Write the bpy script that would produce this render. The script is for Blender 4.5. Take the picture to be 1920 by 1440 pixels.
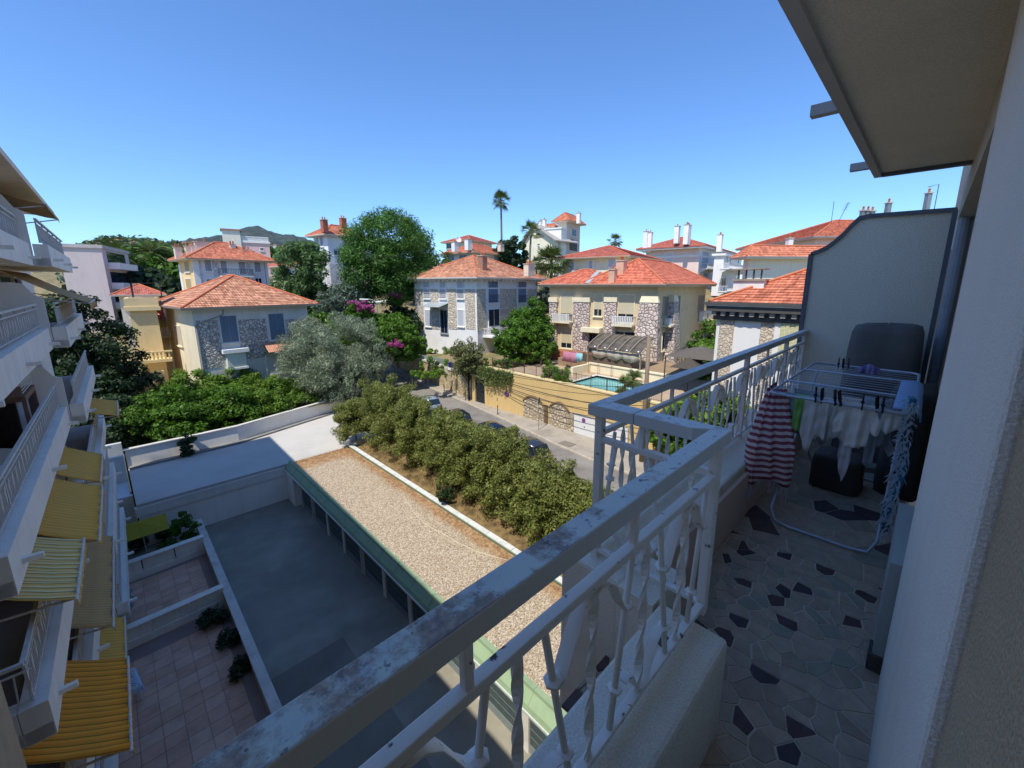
import bpy, math, random
import numpy as np
from mathutils import Vector, Matrix
from math import sin, cos, tan, pi, radians, sqrt, atan2, hypot

for o in list(bpy.data.objects): bpy.data.objects.remove(o)
SC = bpy.context.scene
COL = SC.collection

# ------------------------------------------------------------------ camera
# world: eye at the origin, X along the balcony, Y along the garage court, Z up, metres
FPX, CX, CY, PITCH, YAW = 764.0, 985.0, 690.0, 11.47, 44.4     # survey of the photograph (1920x1440 px)
_y, _p = radians(YAW), radians(PITCH)
FW = Vector((cos(_y)*cos(_p), sin(_y)*cos(_p), -sin(_p)))
RT = Vector((sin(_y), -cos(_y), 0.0))
UP = RT.cross(FW)
cam_d = bpy.data.cameras.new('camera'); cam = bpy.data.objects.new('camera', cam_d); COL.objects.link(cam)
cam_d.sensor_fit = 'HORIZONTAL'; cam_d.sensor_width = 36.0; cam_d.lens = FPX/1920*36
cam_d.shift_x = (960-CX)/1920; cam_d.shift_y = (CY-720)/1920
cam_d.clip_start = 0.05; cam_d.clip_end = 20000
cam.matrix_world = Matrix(((RT.x, UP.x, -FW.x, 0), (RT.y, UP.y, -FW.y, 0), (RT.z, UP.z, -FW.z, 0), (0, 0, 0, 1)))
SC.camera = cam

# ------------------------------------------------------------------ sky, sun, exposure
SUN_AZ = Vector((-0.95, -0.31, 0)).normalized(); SUN_EL = radians(59)
SUN_DIR = Vector((SUN_AZ.x*cos(SUN_EL), SUN_AZ.y*cos(SUN_EL), sin(SUN_EL)))
W = bpy.data.worlds.new('World'); SC.world = W; W.use_nodes = True
wn = W.node_tree; bg = wn.nodes['Background']
sky = wn.nodes.new('ShaderNodeTexSky'); sky.sky_type = 'NISHITA'; sky.sun_disc = False
sky.sun_elevation = SUN_EL
sky.sun_rotation = atan2(SUN_DIR.x, SUN_DIR.y)
sky.altitude = 0; sky.air_density = 1.0; sky.dust_density = 0.0; sky.ozone_density = 3.0
tint = wn.nodes.new('ShaderNodeMix'); tint.data_type = 'RGBA'; tint.blend_type = 'MULTIPLY'; tint.inputs[0].default_value = 1.0; tint.inputs[7].default_value = (.61, .85, 1.14, 1)     # the clear deep-blue southern sky, same over the whole dome
wn.links.new(sky.outputs[0], tint.inputs[6]); wn.links.new(tint.outputs[2], bg.inputs[0]); bg.inputs[1].default_value = 0.093
sd = bpy.data.lights.new('sun', 'SUN'); sd.energy = 2.5; sd.angle = radians(0.53); sd.color = (1.0, 0.95, 0.86)
so = bpy.data.objects.new('sun', sd); COL.objects.link(so)
so.rotation_euler = (-SUN_DIR).to_track_quat('-Z', 'Y').to_euler(); so.location = (0, 0, 60)
SC.view_settings.view_transform = 'Standard'; SC.view_settings.look = 'None'
SC.view_settings.exposure = 1.08; SC.view_settings.gamma = 1.0; SC.view_settings.use_curve_mapping = False
SC.render.engine = 'CYCLES'
SC.cycles.use_denoising = True; SC.cycles.max_bounces = 8; SC.cycles.diffuse_bounces = 6
SC.cycles.transparent_max_bounces = 8; SC.cycles.caustics_reflective = False; SC.cycles.caustics_refractive = False

# ------------------------------------------------------------------ survey helpers: a photo pixel to a place
def ray(px, py): return FW + RT*((px-CX)/FPX) + UP*((CY-py)/FPX)
def onz(px, py, z): v = ray(px, py); return v*(z/v.z)
def onx(px, py, x): v = ray(px, py); return v*(x/v.x)
def ony(px, py, y): v = ray(px, py); return v*(y/v.y)
def at(px, py, rng): v = ray(px, py); return v*(rng/hypot(v.x, v.y))
def onplane(px, py, p0, ang):
    a = radians(ang); n = Vector((-sin(a), cos(a), 0)); v = ray(px, py); return v*(Vector(p0).dot(n)/v.dot(n))

# ------------------------------------------------------------------ colours and materials
def lin(h):
    h = h.lstrip('#'); out = []
    for i in (0, 2, 4):
        c = int(h[i:i+2], 16)/255; out.append(c/12.92 if c <= .04045 else ((c+.055)/1.055)**2.4)
    return (*out, 1.0)
def scl(c, k): return (min(c[0]*k, 1), min(c[1]*k, 1), min(c[2]*k, 1), 1)
class NT:
    def __init__(s, name, rough=.75, metallic=0.0, spec=.3):
        s.m = bpy.data.materials.new(name); s.m.use_nodes = True; s.t = s.m.node_tree
        s.b = s.t.nodes['Principled BSDF']; s.out = s.t.nodes['Material Output']
        s.b.inputs['Roughness'].default_value = rough; s.b.inputs['Metallic'].default_value = metallic
        s.b.inputs['Specular IOR Level'].default_value = spec
        s._tc = None
    def n(s, typ, **kw):
        nd = s.t.nodes.new(typ)
        for k, v in kw.items(): setattr(nd, k, v)
        return nd
    def l(s, a, b): s.t.links.new(a, b)
    @property
    def tc(s):
        if s._tc is None: s._tc = s.n('ShaderNodeTexCoord')
        return s._tc
    def val(s, sock, x):
        if hasattr(x, 'is_linked') or isinstance(x, bpy.types.NodeSocket): s.l(x, sock)
        else: sock.default_value = x
    def math(s, op, a, b=0.0, c=None):
        nd = s.n('ShaderNodeMath', operation=op); s.val(nd.inputs[0], a); s.val(nd.inputs[1], b)
        if c is not None: s.val(nd.inputs[2], c)
        return nd.outputs[0]
    def noise(s, scale, detail=3, vec=None, rough=.6):
        nd = s.n('ShaderNodeTexNoise'); nd.inputs['Scale'].default_value = scale; nd.inputs['Detail'].default_value = detail
        nd.inputs['Roughness'].default_value = rough
        s.l(vec or s.tc.outputs['Object'], nd.inputs['Vector']); return nd.outputs[0]
    def ramp(s, fac, stops):
        nd = s.n('ShaderNodeValToRGB'); e = nd.color_ramp.elements
        while len(e) < len(stops): e.new(.5)
        for i, (p, c) in enumerate(stops): e[i].position = p; e[i].color = c if len(c) == 4 else (*c, 1)
        s.l(fac, nd.inputs[0]); return nd.outputs[0]
    def mix(s, fac, a, b, mode='MIX'):
        nd = s.n('ShaderNodeMix', data_type='RGBA', blend_type=mode)
        s.val(nd.inputs[0], fac); s.val(nd.inputs[6], a); s.val(nd.inputs[7], b); return nd.outputs[2]
    def sep(s, vec):
        nd = s.n('ShaderNodeSeparateXYZ'); s.l(vec, nd.inputs[0]); return nd.outputs
    def comb(s, x, y, z):
        nd = s.n('ShaderNodeCombineXYZ'); s.val(nd.inputs[0], x); s.val(nd.inputs[1], y); s.val(nd.inputs[2], z); return nd.outputs[0]
    def bump(s, h, strength=.3, dist=.02):
        nd = s.n('ShaderNodeBump'); nd.inputs['Strength'].default_value = strength; nd.inputs['Distance'].default_value = dist
        s.l(h, nd.inputs['Height']); s.l(nd.outputs[0], s.b.inputs['Normal'])
    def base(s, c): s.val(s.b.inputs['Base Color'], c)
MATS = {}
def cached(fn):
    def w(name, *a, **k):
        if name not in MATS: MATS[name] = fn(name, *a, **k)
        return MATS[name]
    return w
@cached
def plaster(name, col, var=.18, scale=.9, rough=.85, bs=60, bd=.004, stain=.35, streak=True, grain=0):
    t = NT(name, rough); c = lin(col)
    n1 = t.noise(scale, 5); n2 = t.noise(scale*9, 4)
    k = t.ramp(n1, [(.3, scl(c, 1-var)), (.5, c), (.72, scl(c, 1+var*.5))])
    k = t.mix(t.math('MULTIPLY', n2, var), k, scl(c, .6))
    if streak:     # rain streaks: noise stretched along the height
        o = t.sep(t.tc.outputs['Object']); v = t.comb(t.math('MULTIPLY', o[0], 3.5), t.math('MULTIPLY', o[1], 3.5), t.math('MULTIPLY', o[2], .25))
        st = t.ramp(t.noise(1.0, 4, v), [(.52, (0, 0, 0)), (.78, (1, 1, 1))])
        k = t.mix(t.math('MULTIPLY', st, stain), k, scl(c, .62))
    if grain: k = t.mix(t.math('MULTIPLY', t.ramp(t.noise(grain, 2), [(.44, (1, 1, 1)), (.58, (0, 0, 0))]), .35), k, scl(c, .5))
    t.base(k); t.bump(t.noise(bs, 4), .6 if grain else .35, bd); return t.m
@cached
def plain(name, col, rough=.6, metallic=0, var=.1, scale=8, spec=.3, bd=0):
    t = NT(name, rough, metallic, spec); c = lin(col)
    t.base(t.ramp(t.noise(scale, 4), [(.3, scl(c, 1-var)), (.7, scl(c, 1+var))]))
    if bd: t.bump(t.noise(scale*6, 3), .4, bd)
    return t.m
@cached
def stonework(name, stone, joint, scale=3.2, width=.10, flat=False, bd=.05, mixc=None, sq=1.0):
    t = NT(name, .9); c = lin(stone); j = lin(joint)
    o = t.tc.outputs['Object']; s = t.sep(o)
    v = t.comb(t.math('ADD', s[0], s[1]), t.math('SUBTRACT', s[0], s[1]), t.math('MULTIPLY', s[2], sq)) if flat else o
    nv = t.n('ShaderNodeTexNoise'); nv.inputs['Scale'].default_value = 2.5; t.l(v, nv.inputs['Vector'])
    vv = t.n('ShaderNodeVectorMath', operation='MULTIPLY_ADD'); t.l(nv.outputs[1], vv.inputs[0]); vv.inputs[1].default_value = (.16, .16, .16); t.l(v, vv.inputs[2])
    e = t.n('ShaderNodeTexVoronoi', feature='DISTANCE_TO_EDGE'); e.inputs['Scale'].default_value = scale; t.l(vv.outputs[0], e.inputs['Vector'])
    q = t.n('ShaderNodeTexVoronoi', feature='F1'); q.inputs['Scale'].default_value = scale; t.l(vv.outputs[0], q.inputs['Vector'])
    g = t.sep(q.outputs['Color'])
    cc = t.ramp(g[0], [(0, scl(c, .72)), (.45, c), (.8, scl(lin(mixc), 1.0) if mixc else scl(c, 1.12)), (1, scl(c, 1.2))])
    cc = t.mix(t.math('MULTIPLY', t.noise(22, 4), .35), cc, scl(c, .55))
    f = t.ramp(e.outputs[0], [(width*.45, (0, 0, 0)), (width, (1, 1, 1))])
    t.base(t.mix(f, j, cc))
    h = t.math('ADD', t.ramp(e.outputs[0], [(0, (0, 0, 0)), (width*2.6, (1, 1, 1))]), t.math('MULTIPLY', t.noise(18, 4), .35))
    t.bump(h, .8, bd); return t.m
@cached
def rooftile(name, col, col2, tw=.24, rw=.36, age=.4):
    # u runs along the eave, v up the slope, both in metres
    t = NT(name, .85); c = lin(col); d = lin(col2)
    uv = t.n('ShaderNodeUVMap'); s = t.sep(uv.outputs[0])
    row = t.math('DIVIDE', s[1], rw); col_ = t.math('DIVIDE', s[0], tw)
    fr = t.math('FLOOR', row); fc = t.math('FLOOR', t.math('ADD', col_, t.math('MULTIPLY', fr, .5)))
    wn_ = t.n('ShaderNodeTexWhiteNoise', noise_dimensions='2D'); t.l(t.comb(fc, fr, 0), wn_.inputs['Vector'])
    k = t.ramp(wn_.outputs[0], [(0, scl(d, .75)), (.25, d), (.55, c), (.85, scl(c, 1.12)), (1, scl(c, 1.35))])
    ag = t.ramp(t.noise(.7, 6), [(.42, (0, 0, 0)), (.68, (1, 1, 1))])
    k = t.mix(t.math('MULTIPLY', ag, age), k, lin('#7d5444'))
    k = t.mix(t.math('MULTIPLY', t.ramp(t.noise(7, 4), [(.55, (0, 0, 0)), (.7, (1, 1, 1))]), age*.7), k, lin('#4a3a34'))
    prof = t.math('ABSOLUTE', t.math('SINE', t.math('MULTIPLY', col_, pi)))
    fracr = t.math('SUBTRACT', row, fr)
    t.base(k)
    h = t.math('SUBTRACT', t.math('MULTIPLY', prof, .8), t.math('MULTIPLY', fracr, .5))
    t.bump(h, .9, .06); return t.m
@cached
def foliage(name, dark, light, trans=.35, scale=.8, rough=.55, tip=None):
    t = NT(name, rough, 0, .35); a, b = lin(dark), lin(light)
    geo = t.n('ShaderNodeNewGeometry')
    f = t.math('ADD', t.math('MULTIPLY', t.noise(scale, 3), .7), t.math('MULTIPLY', geo.outputs['Random Per Island'], .45))
    k = t.ramp(f, [(.28, a), (.55, tuple((a[i]+b[i])/2 for i in range(3))), (.85, b)] + ([(.97, lin(tip))] if tip else []))
    t.base(k)
    tr = t.n('ShaderNodeBsdfTranslucent'); t.l(t.mix(.5, k, b), tr.inputs[0])
    mx = t.n('ShaderNodeMixShader'); mx.inputs[0].default_value = trans
    t.l(t.b.outputs[0], mx.inputs[1]); t.l(tr.outputs[0], mx.inputs[2]); t.l(mx.outputs[0], t.out.inputs[0]); return t.m
@cached
def stripes(name, c1, c2, period=.2, duty=.5, axis=0, rough=.8, c3=None, trans=.0):
    t = NT(name, rough); s = t.sep(t.tc.outputs['Object'])
    fr = t.math('FRACT', t.math('DIVIDE', s[axis], period))
    f = t.math('LESS_THAN', fr, duty); k = t.mix(f, lin(c2), lin(c1))
    if c3:
        f3 = t.math('LESS_THAN', t.math('ABSOLUTE', t.math('SUBTRACT', fr, .5)), .08); k = t.mix(f3, k, lin(c3))
    k = t.mix(t.math('MULTIPLY', t.noise(3, 4), .45), k, scl(lin(c1), .55)); t.base(k)
    t.bump(t.noise(5, 2), .2, .02)
    if trans:
        tr = t.n('ShaderNodeBsdfTranslucent'); t.l(k, tr.inputs[0]); mx = t.n('ShaderNodeMixShader'); mx.inputs[0].default_value = trans
        t.l(t.b.outputs[0], mx.inputs[1]); t.l(tr.outputs[0], mx.inputs[2]); t.l(mx.outputs[0], t.out.inputs[0])
    return t.m
@cached
def cloth(name, col, trans=.25, var=.12, scale=6):
    t = NT(name, .9, 0, .1); c = lin(col)
    k = t.ramp(t.noise(scale, 4), [(.3, scl(c, 1-var)), (.7, scl(c, 1+var*.4))]); t.base(k); t.bump(t.noise(150, 2), .2, .002)
    tr = t.n('ShaderNodeBsdfTranslucent'); t.l(k, tr.inputs[0]); mx = t.n('ShaderNodeMixShader'); mx.inputs[0].default_value = trans
    t.l(t.b.outputs[0], mx.inputs[1]); t.l(tr.outputs[0], mx.inputs[2]); t.l(mx.outputs[0], t.out.inputs[0]); return t.m
@cached
def glass(name, col='#1a2430', rough=.08):
    t = NT(name, rough, 0, .6); t.base(t.ramp(t.noise(.6, 2), [(.3, scl(lin(col), .7)), (.7, scl(lin(col), 1.5))])); return t.m
@cached
def slatted(name, col, pitch=.09, vertical=False, rough=.6):
    t = NT(name, rough); s = t.sep(t.tc.outputs['Object']); c = lin(col)
    q = t.math('ADD', s[0], s[1]) if vertical else s[2]
    fr = t.math('FRACT', t.math('DIVIDE', q, pitch))
    k = t.mix(t.math('MULTIPLY', t.noise(4, 4), .4), c, scl(c, .7)); t.base(k)
    t.bump(t.math('PINGPONG', fr, .5), .8, .03); return t.m

# ------------------------------------------------------------------ mesh builder
class MB:
    def __init__(s): s.v = []; s.f = []; s.uv = {}
    def add(s, vs, fs):
        b = len(s.v); s.v += [tuple(p) for p in vs]; s.f += [tuple(i+b for i in f) for f in fs]; return s
    def box(s, x0, y0, z0, x1, y1, z1):
        x0, x1 = min(x0, x1), max(x0, x1); y0, y1 = min(y0, y1), max(y0, y1); z0, z1 = min(z0, z1), max(z0, z1)
        return s.add([(x0,y0,z0),(x1,y0,z0),(x1,y1,z0),(x0,y1,z0),(x0,y0,z1),(x1,y0,z1),(x1,y1,z1),(x0,y1,z1)],
                     [(0,3,2,1),(4,5,6,7),(0,1,5,4),(1,2,6,5),(2,3,7,6),(3,0,4,7)])
    def bar(s, p, q, w, h, up=(0, 0, 1), w2=None, h2=None):
        p, q = Vector(p), Vector(q); d = (q-p).normalized(); u = Vector(up)
        if abs(d.dot(u)) > .99: u = Vector((1, 0, 0))
        a = d.cross(u).normalized(); b = a.cross(d).normalized(); w2 = w if w2 is None else w2; h2 = h if h2 is None else h2
        vs = []
        for c, ww, hh in ((p, w, h), (q, w2, h2)):
            vs += [c-a*ww/2-b*hh/2, c+a*ww/2-b*hh/2, c+a*ww/2+b*hh/2, c-a*ww/2+b*hh/2]
        return s.add(vs, [(0,3,2,1),(4,5,6,7),(0,1,5,4),(1,2,6,5),(2,3,7,6),(3,0,4,7)])
    def tube(s, pts, r, n=8, cap=True, r2=None):
        pts = [Vector(p) for p in pts]; m = len(pts); rings = []
        d0 = (pts[1]-pts[0]).normalized(); a = d0.orthogonal().normalized()
        for i, p in enumerate(pts):
            d = (pts[min(i+1, m-1)]-pts[max(i-1, 0)]).normalized()
            a = (a-d*a.dot(d)).normalized() if (a-d*a.dot(d)).length > 1e-6 else d.orthogonal().normalized()
            b = d.cross(a); rr = r if r2 is None else r+(r2-r)*i/(m-1)
            if callable(r): rr = r(i/(m-1))
            rings.append([p+(a*cos(2*pi*k/n)+b*sin(2*pi*k/n))*rr for k in range(n)])
        vs = [p for rg in rings for p in rg]; fs = []
        for i in range(m-1):
            for k in range(n): fs.append((i*n+k, i*n+(k+1) % n, (i+1)*n+(k+1) % n, (i+1)*n+k))
        if cap: fs += [tuple(range(n-1, -1, -1)), tuple((m-1)*n+k for k in range(n))]
        return s.add(vs, fs)
    def lathe(s, prof, c=(0, 0, 0), n=16):
        cx, cy, cz = c; vs = []; fs = []; m = len(prof)
        for r, z in prof: vs += [(cx+r*cos(2*pi*k/n), cy+r*sin(2*pi*k/n), cz+z) for k in range(n)]
        for i in range(m-1):
            for k in range(n): fs.append((i*n+k, i*n+(k+1) % n, (i+1)*n+(k+1) % n, (i+1)*n+k))
        fs += [tuple(range(n-1, -1, -1)), tuple((m-1)*n+k for k in range(n))]
        return s.add(vs, fs)
    def prism(s, poly, vec):          # polygon of 3d points pushed along vec
        n = len(poly); v = Vector(vec); a = [Vector(p) for p in poly]
        return s.add(a+[p+v for p in a], [tuple(range(n-1, -1, -1)), tuple(range(n, 2*n))]+[(i, (i+1) % n, n+(i+1) % n, n+i) for i in range(n)])
    def quad(s, *p, uv=None):
        s.add(p, [tuple(range(len(p)))])
        if uv: s.uv[len(s.f)-1] = uv
        return s
    def sheet(s, g):                  # grid of points g[i][j]
        n, m = len(g), len(g[0]); return s.add([p for r in g for p in r], [(i*m+j, i*m+j+1, (i+1)*m+j+1, (i+1)*m+j) for i in range(n-1) for j in range(m-1)])
    def ext(s, o): return s.add(o.v, o.f)
    def mesh(s, name):
        me = bpy.data.meshes.new(name); me.from_pydata([tuple(p) for p in s.v], [], s.f)
        if s.uv:
            l = me.uv_layers.new(name='UVMap'); 
            for p in me.polygons:
                u = s.uv.get(p.index)
                if u:
                    for k, li in enumerate(p.loop_indices): l.data[li].uv = u[k]
        return me
    def build(s, name, mat, parent=None, smooth=False, bevel=0, thick=0, label=None):
        me = s.mesh(name); o = bpy.data.objects.new(name, me); COL.objects.link(o)
        me.materials.append(mat); o.parent = parent
        if smooth: me.polygons.foreach_set('use_smooth', [True]*len(me.polygons))
        if thick: md = o.modifiers.new('Solidify', 'SOLIDIFY'); md.thickness = thick; md.offset = 0
        if bevel: md = o.modifiers.new('Bevel', 'BEVEL'); md.width = bevel; md.segments = 2; md.limit_method = 'ANGLE'
        if label: o['label'] = label
        return o
def box(*a): return MB().box(*a)
def tag(o, label=None, cat=None, group=None, kind=None):
    if label: o['label'] = label
    if cat: o['category'] = cat
    if group: o['group'] = group
    if kind: o['kind'] = kind
    elif cat: o['kind'] = 'thing'
    return o
def empty(name, loc=(0, 0, 0), rz=0.0, label=None, cat=None, group=None):
    o = bpy.data.objects.new(name, None); COL.objects.link(o); o.location = loc; o.rotation_euler = (0, 0, radians(rz))
    o.empty_display_size = .3
    return tag(o, label, cat, group)
def copy_tree(o, parent=None):
    c = o.copy(); COL.objects.link(c); c.parent = parent
    for ch in list(o.children): copy_tree(ch, c)
    return c
# ------------------------------------------------------------------ ground, court, street
RND = random.Random(7)
ZC, ZR, ZST = -16.2, -13.4, -13.0       # court floor, garage roof, street
CTRL = [(29,-40,-11),(29,0,-11),(29,12,-9.6),(31,17,-11.9),(31,22,-11.9),(34,20,-11.9),(34,25,-11.7),(33,14,-11.5),(29,35,-9.4),(31,50,-9.6),(34,62,-10),(36,46,-8.2),(45,48,-6.5),(42,30,-8.2),(52,22,-8),(60,5,-7),(34,5,-12),
        (60,42,-3),(85,42,0),(78,78,4),(60,75,-1),(36,82,-3.5),(16,76,-8),(6,52,-11.6),(14,48,-12.4),(-2,62,-12.2),(-12,48,-13),(-8,105,-6),(15,135,4),(50,150,7),(150,150,8),(120,20,2),(160,-40,4),(-80,80,-12),
        (0,250,8),(200,350,8),(-200,300,4),(400,200,6),(300,600,8),(0,600,8),(-300,600,8),(700,700,8)]
CT = np.array(CTRL, float)
def gz(x, y):
    w = 1/(((CT[:,0]-x)**2+(CT[:,1]-y)**2)**1.5+1); return float((w*CT[:,2]).sum()/w.sum())
def wall_x(y): return 28.1 if y < 37 else 28.1+(y-37)*.137
def road_l(y): return 17.2 if y < 30 else 17.2+(y-30)*.11
def sheet_xy(mb, ys, xa, xb, nx, pw=1.0, off=0.0):
    mb.sheet([[(xa(y)+(xb(y)-xa(y))*(j/nx)**pw, y, gz(xa(y)+(xb(y)-xa(y))*(j/nx)**pw, y)+off) for j in range(nx+1)] for y in ys])
earth = NT('earth', .95)
earth.base(earth.ramp(earth.noise(.25, 6), [(.35, lin('#5b5a3c')), (.5, lin('#8a7a5a')), (.62, lin('#6d6b45')), (.75, lin('#4c5532'))])); earth.bump(earth.noise(3, 5), .5, .08)
g = MB()
sheet_xy(g, np.arange(-80, 96, 3.5), lambda y: wall_x(y)+.32, lambda y: 520, 40, 2.0)
sheet_xy(g, np.arange(43.2, 96, 2.2), lambda y: -160, lambda y: road_l(y)-.6, 34, .6)
sheet_xy(g, np.concatenate([np.arange(94, 200, 8), np.arange(200, 900, 30)]), lambda y: -400, lambda y: 700, 60)
tag(g.build('ground', earth.m, smooth=True), kind='structure')

def asphalt(name, a, b, crack=True, speck=220):
    t = NT(name, .9); n = t.noise(.5, 6)
    k = t.ramp(n, [(.3, lin(a)), (.55, lin(b)), (.75, scl(lin(b), 1.25))])
    k = t.mix(t.math('MULTIPLY', t.noise(speck, 2), .5), k, scl(lin(a), .5))
    p = t.ramp(t.noise(.22, 3), [(.5, (0, 0, 0)), (.56, (1, 1, 1))]); k = t.mix(t.math('MULTIPLY', p, .35), k, scl(lin(a), .7))
    t.base(k); t.bump(t.noise(speck, 3), .4, .01); return t.m
tag(MB().sheet([[(x, y, ZC) for y in (-6, 10, 22, 33.6)] for x in (-16, -4, 2.4, 8.6)]).build('court_floor', asphalt('court asphalt', '#8c8678', '#a09988')), kind='structure')
tag(MB().box(2.5, 2, ZC+.004, 5.6, 17.5, ZC+.008).build('patched_paving', asphalt('patch asphalt', '#7a7568', '#888376')), kind='structure')
# street: carriageway, pavement, kerb, verge behind the hedge
road = MB(); ys = [-70, -20, 0, 10, 17, 21, 28, 36.5, 50.5, 65, 80, 98]
kerbx = [22.5, 23.5, 23.8, 24.0, 24.2, 24.7, 25.9, 27.1, 28.5, 30.2, 32.2, 34.6]
def kx(y): return float(np.interp(y, ys, kerbx))
road.sheet([[(road_l(y)+3.0, y, ZST), (road_l(y)+5, y, ZST+.03), (kx(y)+.05, y, ZST)] for y in ys] + [[(16.9+10, 130, ZST), (30, 130, ZST), (42, 130, ZST)]])
tag(road.build('road', asphalt('road asphalt', '#77726b', '#8f8a82')), kind='structure')
pv = plaster('pavement concrete', '#a39a8c', .25, .8, .9, 90, .006, streak=False)
pm = MB()
for a, b in zip(ys[:-1], ys[1:]):
    n = max(1, int((b-a)/2))
    for i in range(n):
        y0, y1 = a+(b-a)*i/n, a+(b-a)*(i+1)/n
        pm.sheet([[(kx(y), y, ZST+.12), (wall_x(y)+.02, y, ZST+.14)] for y in (y0, y1)])
pm.sheet([[(road_l(y)-.1, y, ZST+.12), (road_l(y)+3.0, y, ZST+.12), (road_l(y)+3.0, y, ZST-.1)] for y in ys[:-1]])
tag(pm.build('pavement', pv), kind='structure')
kerb_root = tag(empty('kerb', (0, 0, 0)), kind='structure')
kst = plaster('kerb stone', '#b9ad99', .2, 2.0, .9, 70, .006, streak=False)
y = 6.0
while y < 62:
    a, b = y, y+1.0; 
    MB().prism([(kx(a)-.14, a+.01, ZST-.05), (kx(a)+.02, a+.01, ZST-.05), (kx(a)+.02, a+.01, ZST+.13), (kx(a)-.12, a+.01, ZST+.125)], (kx(b)-kx(a), b-a-.02, 0)).build('kerb_stone', kst, kerb_root)
    y += 1.0
tag(MB().prism([(kx(18)+.45, 19.2, ZST+.146), (kx(18)+1.3, 19.2, ZST+.147), (kx(18)+1.25, 20.4, ZST+.147), (kx(18)+.42, 20.4, ZST+.146)], (0, 0, .006)).build('manhole_cover', plain('manhole', '#7e7468', .8), None), 'square metal inspection cover set in the pavement before the white garage door', 'cover')

# ------------------------------------------------------------------ driveway platform and its walls
white_r = plaster('white render', '#f0eadf', .1, .5, .85, 50, .004, .25)
drive_c = plaster('driveway concrete', '#bfbab2', .12, .35, .85, 60, .003, streak=False)
dk = plaster('dirty ledge', '#8c8a84', .3, 1.5, .9, 40, .01)
tag(MB().prism([(-.4, 33.4, ZR-.2), (-.5, 40.9, ZR-.2), (6.5, 41.2, ZR-.2), (17.2, 44.6, ZR-.2), (17.2, 33.4, ZR-.2)], (0, 0, .22)).build('driveway', drive_c), kind='structure')
w = empty('retaining_wall', (-.4, 33.4, ZC), 0, 'white rendered retaining wall under the driveway, above the shaded court', 'wall')
MB().box(0, -.02, 0, 8.3, .3, 2.05).build('wall_face', white_r, w)
MB().box(-.1, -.09, 2.0, 8.25, .32, 2.62).build('slab_edge', plaster('slab edge', '#e8e2d8', .12, .6), w)
MB().box(2.2, -.06, .05, 2.26, -.022, 1.5).build('drain_pipe', plain('pipe grey', '#4a4a48'), w)
tag(w, None, None)
w = empty('garden_wall', (-.5, 40.9, ZR), 0, 'low white rendered wall above the driveway, under the overhanging garden shrubs', 'wall')
def wall_run(pts, h, t, mb):
    for (x0, y0), (x1, y1) in zip(pts[:-1], pts[1:]):
        mb.prism([(x0, y0, 0), (x1, y1, 0), (x1, y1+t, 0), (x0, y0+t, 0)], (0, 0, h))
m = MB(); wall_run([(0, 0), (7, .3), (17.6, 3.7)], 1.45, .22, m); m.build('wall_face', white_r, w)
m = MB(); wall_run([(.05, -.5), (7, -.22), (17.6, 3.15)], .17, .5, m); m.build('ledge', dk, w)
m = MB(); m.prism([(-.1, -.1, 1.45), (7, .2, 1.45), (17.6, 3.6, 1.45), (17.6, 4.0, 1.45), (7, .6, 1.45), (-.1, .3, 1.45)], (0, 0, .06)); m.build('coping', plaster('coping', '#cfcbc3', .2, 1), w)
w = empty('corner_wall', (-7, 33.6, ZC), 0, 'stepped grey terrace walls beside the potted shrubs at the end of the white retaining wall', 'wall')
MB().box(-1, 2.2, 0, 6.5, 2.5, 2.6).build('back_wall', plaster('grey render', '#c9cccb', .2), w)
MB().box(-1, 5.5, 1, 6.4, 5.8, 4.4).build('upper_wall', plaster('grey render', '#c9cccb', .2), w)
MB().box(-1, -.3, 0, 9.0, -.05, .75).build('low_wall', white_r, w)
MB().box(-1, 2.5, 2.4, 6.4, 5.5, 2.5).build('step', plaster('grey render', '#c9cccb', .2), w)
MB().box(-1, 7.2, 1, 6.4, 7.5, 4.9).build('top_wall', plaster('grey render', '#c9cccb', .2), w)
tag(MB().prism([(-8, 41.1, ZR+.6), (-.6, 41.1, ZR+.6), (-.6, 50, ZR+.8), (-8, 50, ZR+.8)], (0, 0, .05)).build('garden_path', plaster('path', '#8f8172', .3, 1, streak=False)), kind='structure')

# ------------------------------------------------------------------ terraces in front of the opposite wing
tile_m = plaster('terrace tile', '#cfa288', .22, 1.4, .85, 80, .003, streak=False)
tile_m2 = plaster('terrace tile pale', '#d8ae94', .22, 1.4, .85, 80, .003, streak=False)
ter_w = plaster('terrace wall', '#ebe4d6', .2, .9, .9, 45, .005, .4)
ZT = ZC+.25
tf = tag(empty('terrace_floor', (-3.2, 12, ZT)), kind='structure')
MB().box(-4, -10, -.6, 5.35, 18.2, -.03).build('bed', plaster('grout', '#9a857c', .2, streak=False), tf)
for (ya, yb, st) in ((-2.6, 10.9, .62), (11.35, 17.0, .62)):
    nx, ny = int(5.3/st), int((yb-ya)/st)
    for i in range(nx):
        for j in range(ny):
            x0, y0 = .0+i*st, ya+j*st; dz = RND.uniform(-.004, .004)
            if x0+st > 5.25: continue
            MB().box(x0+.008, y0+.008, -.04, x0+st-.008, y0+st-.008, dz).build('tile', tile_m if RND.random() < .6 else tile_m2, tf)
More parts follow.
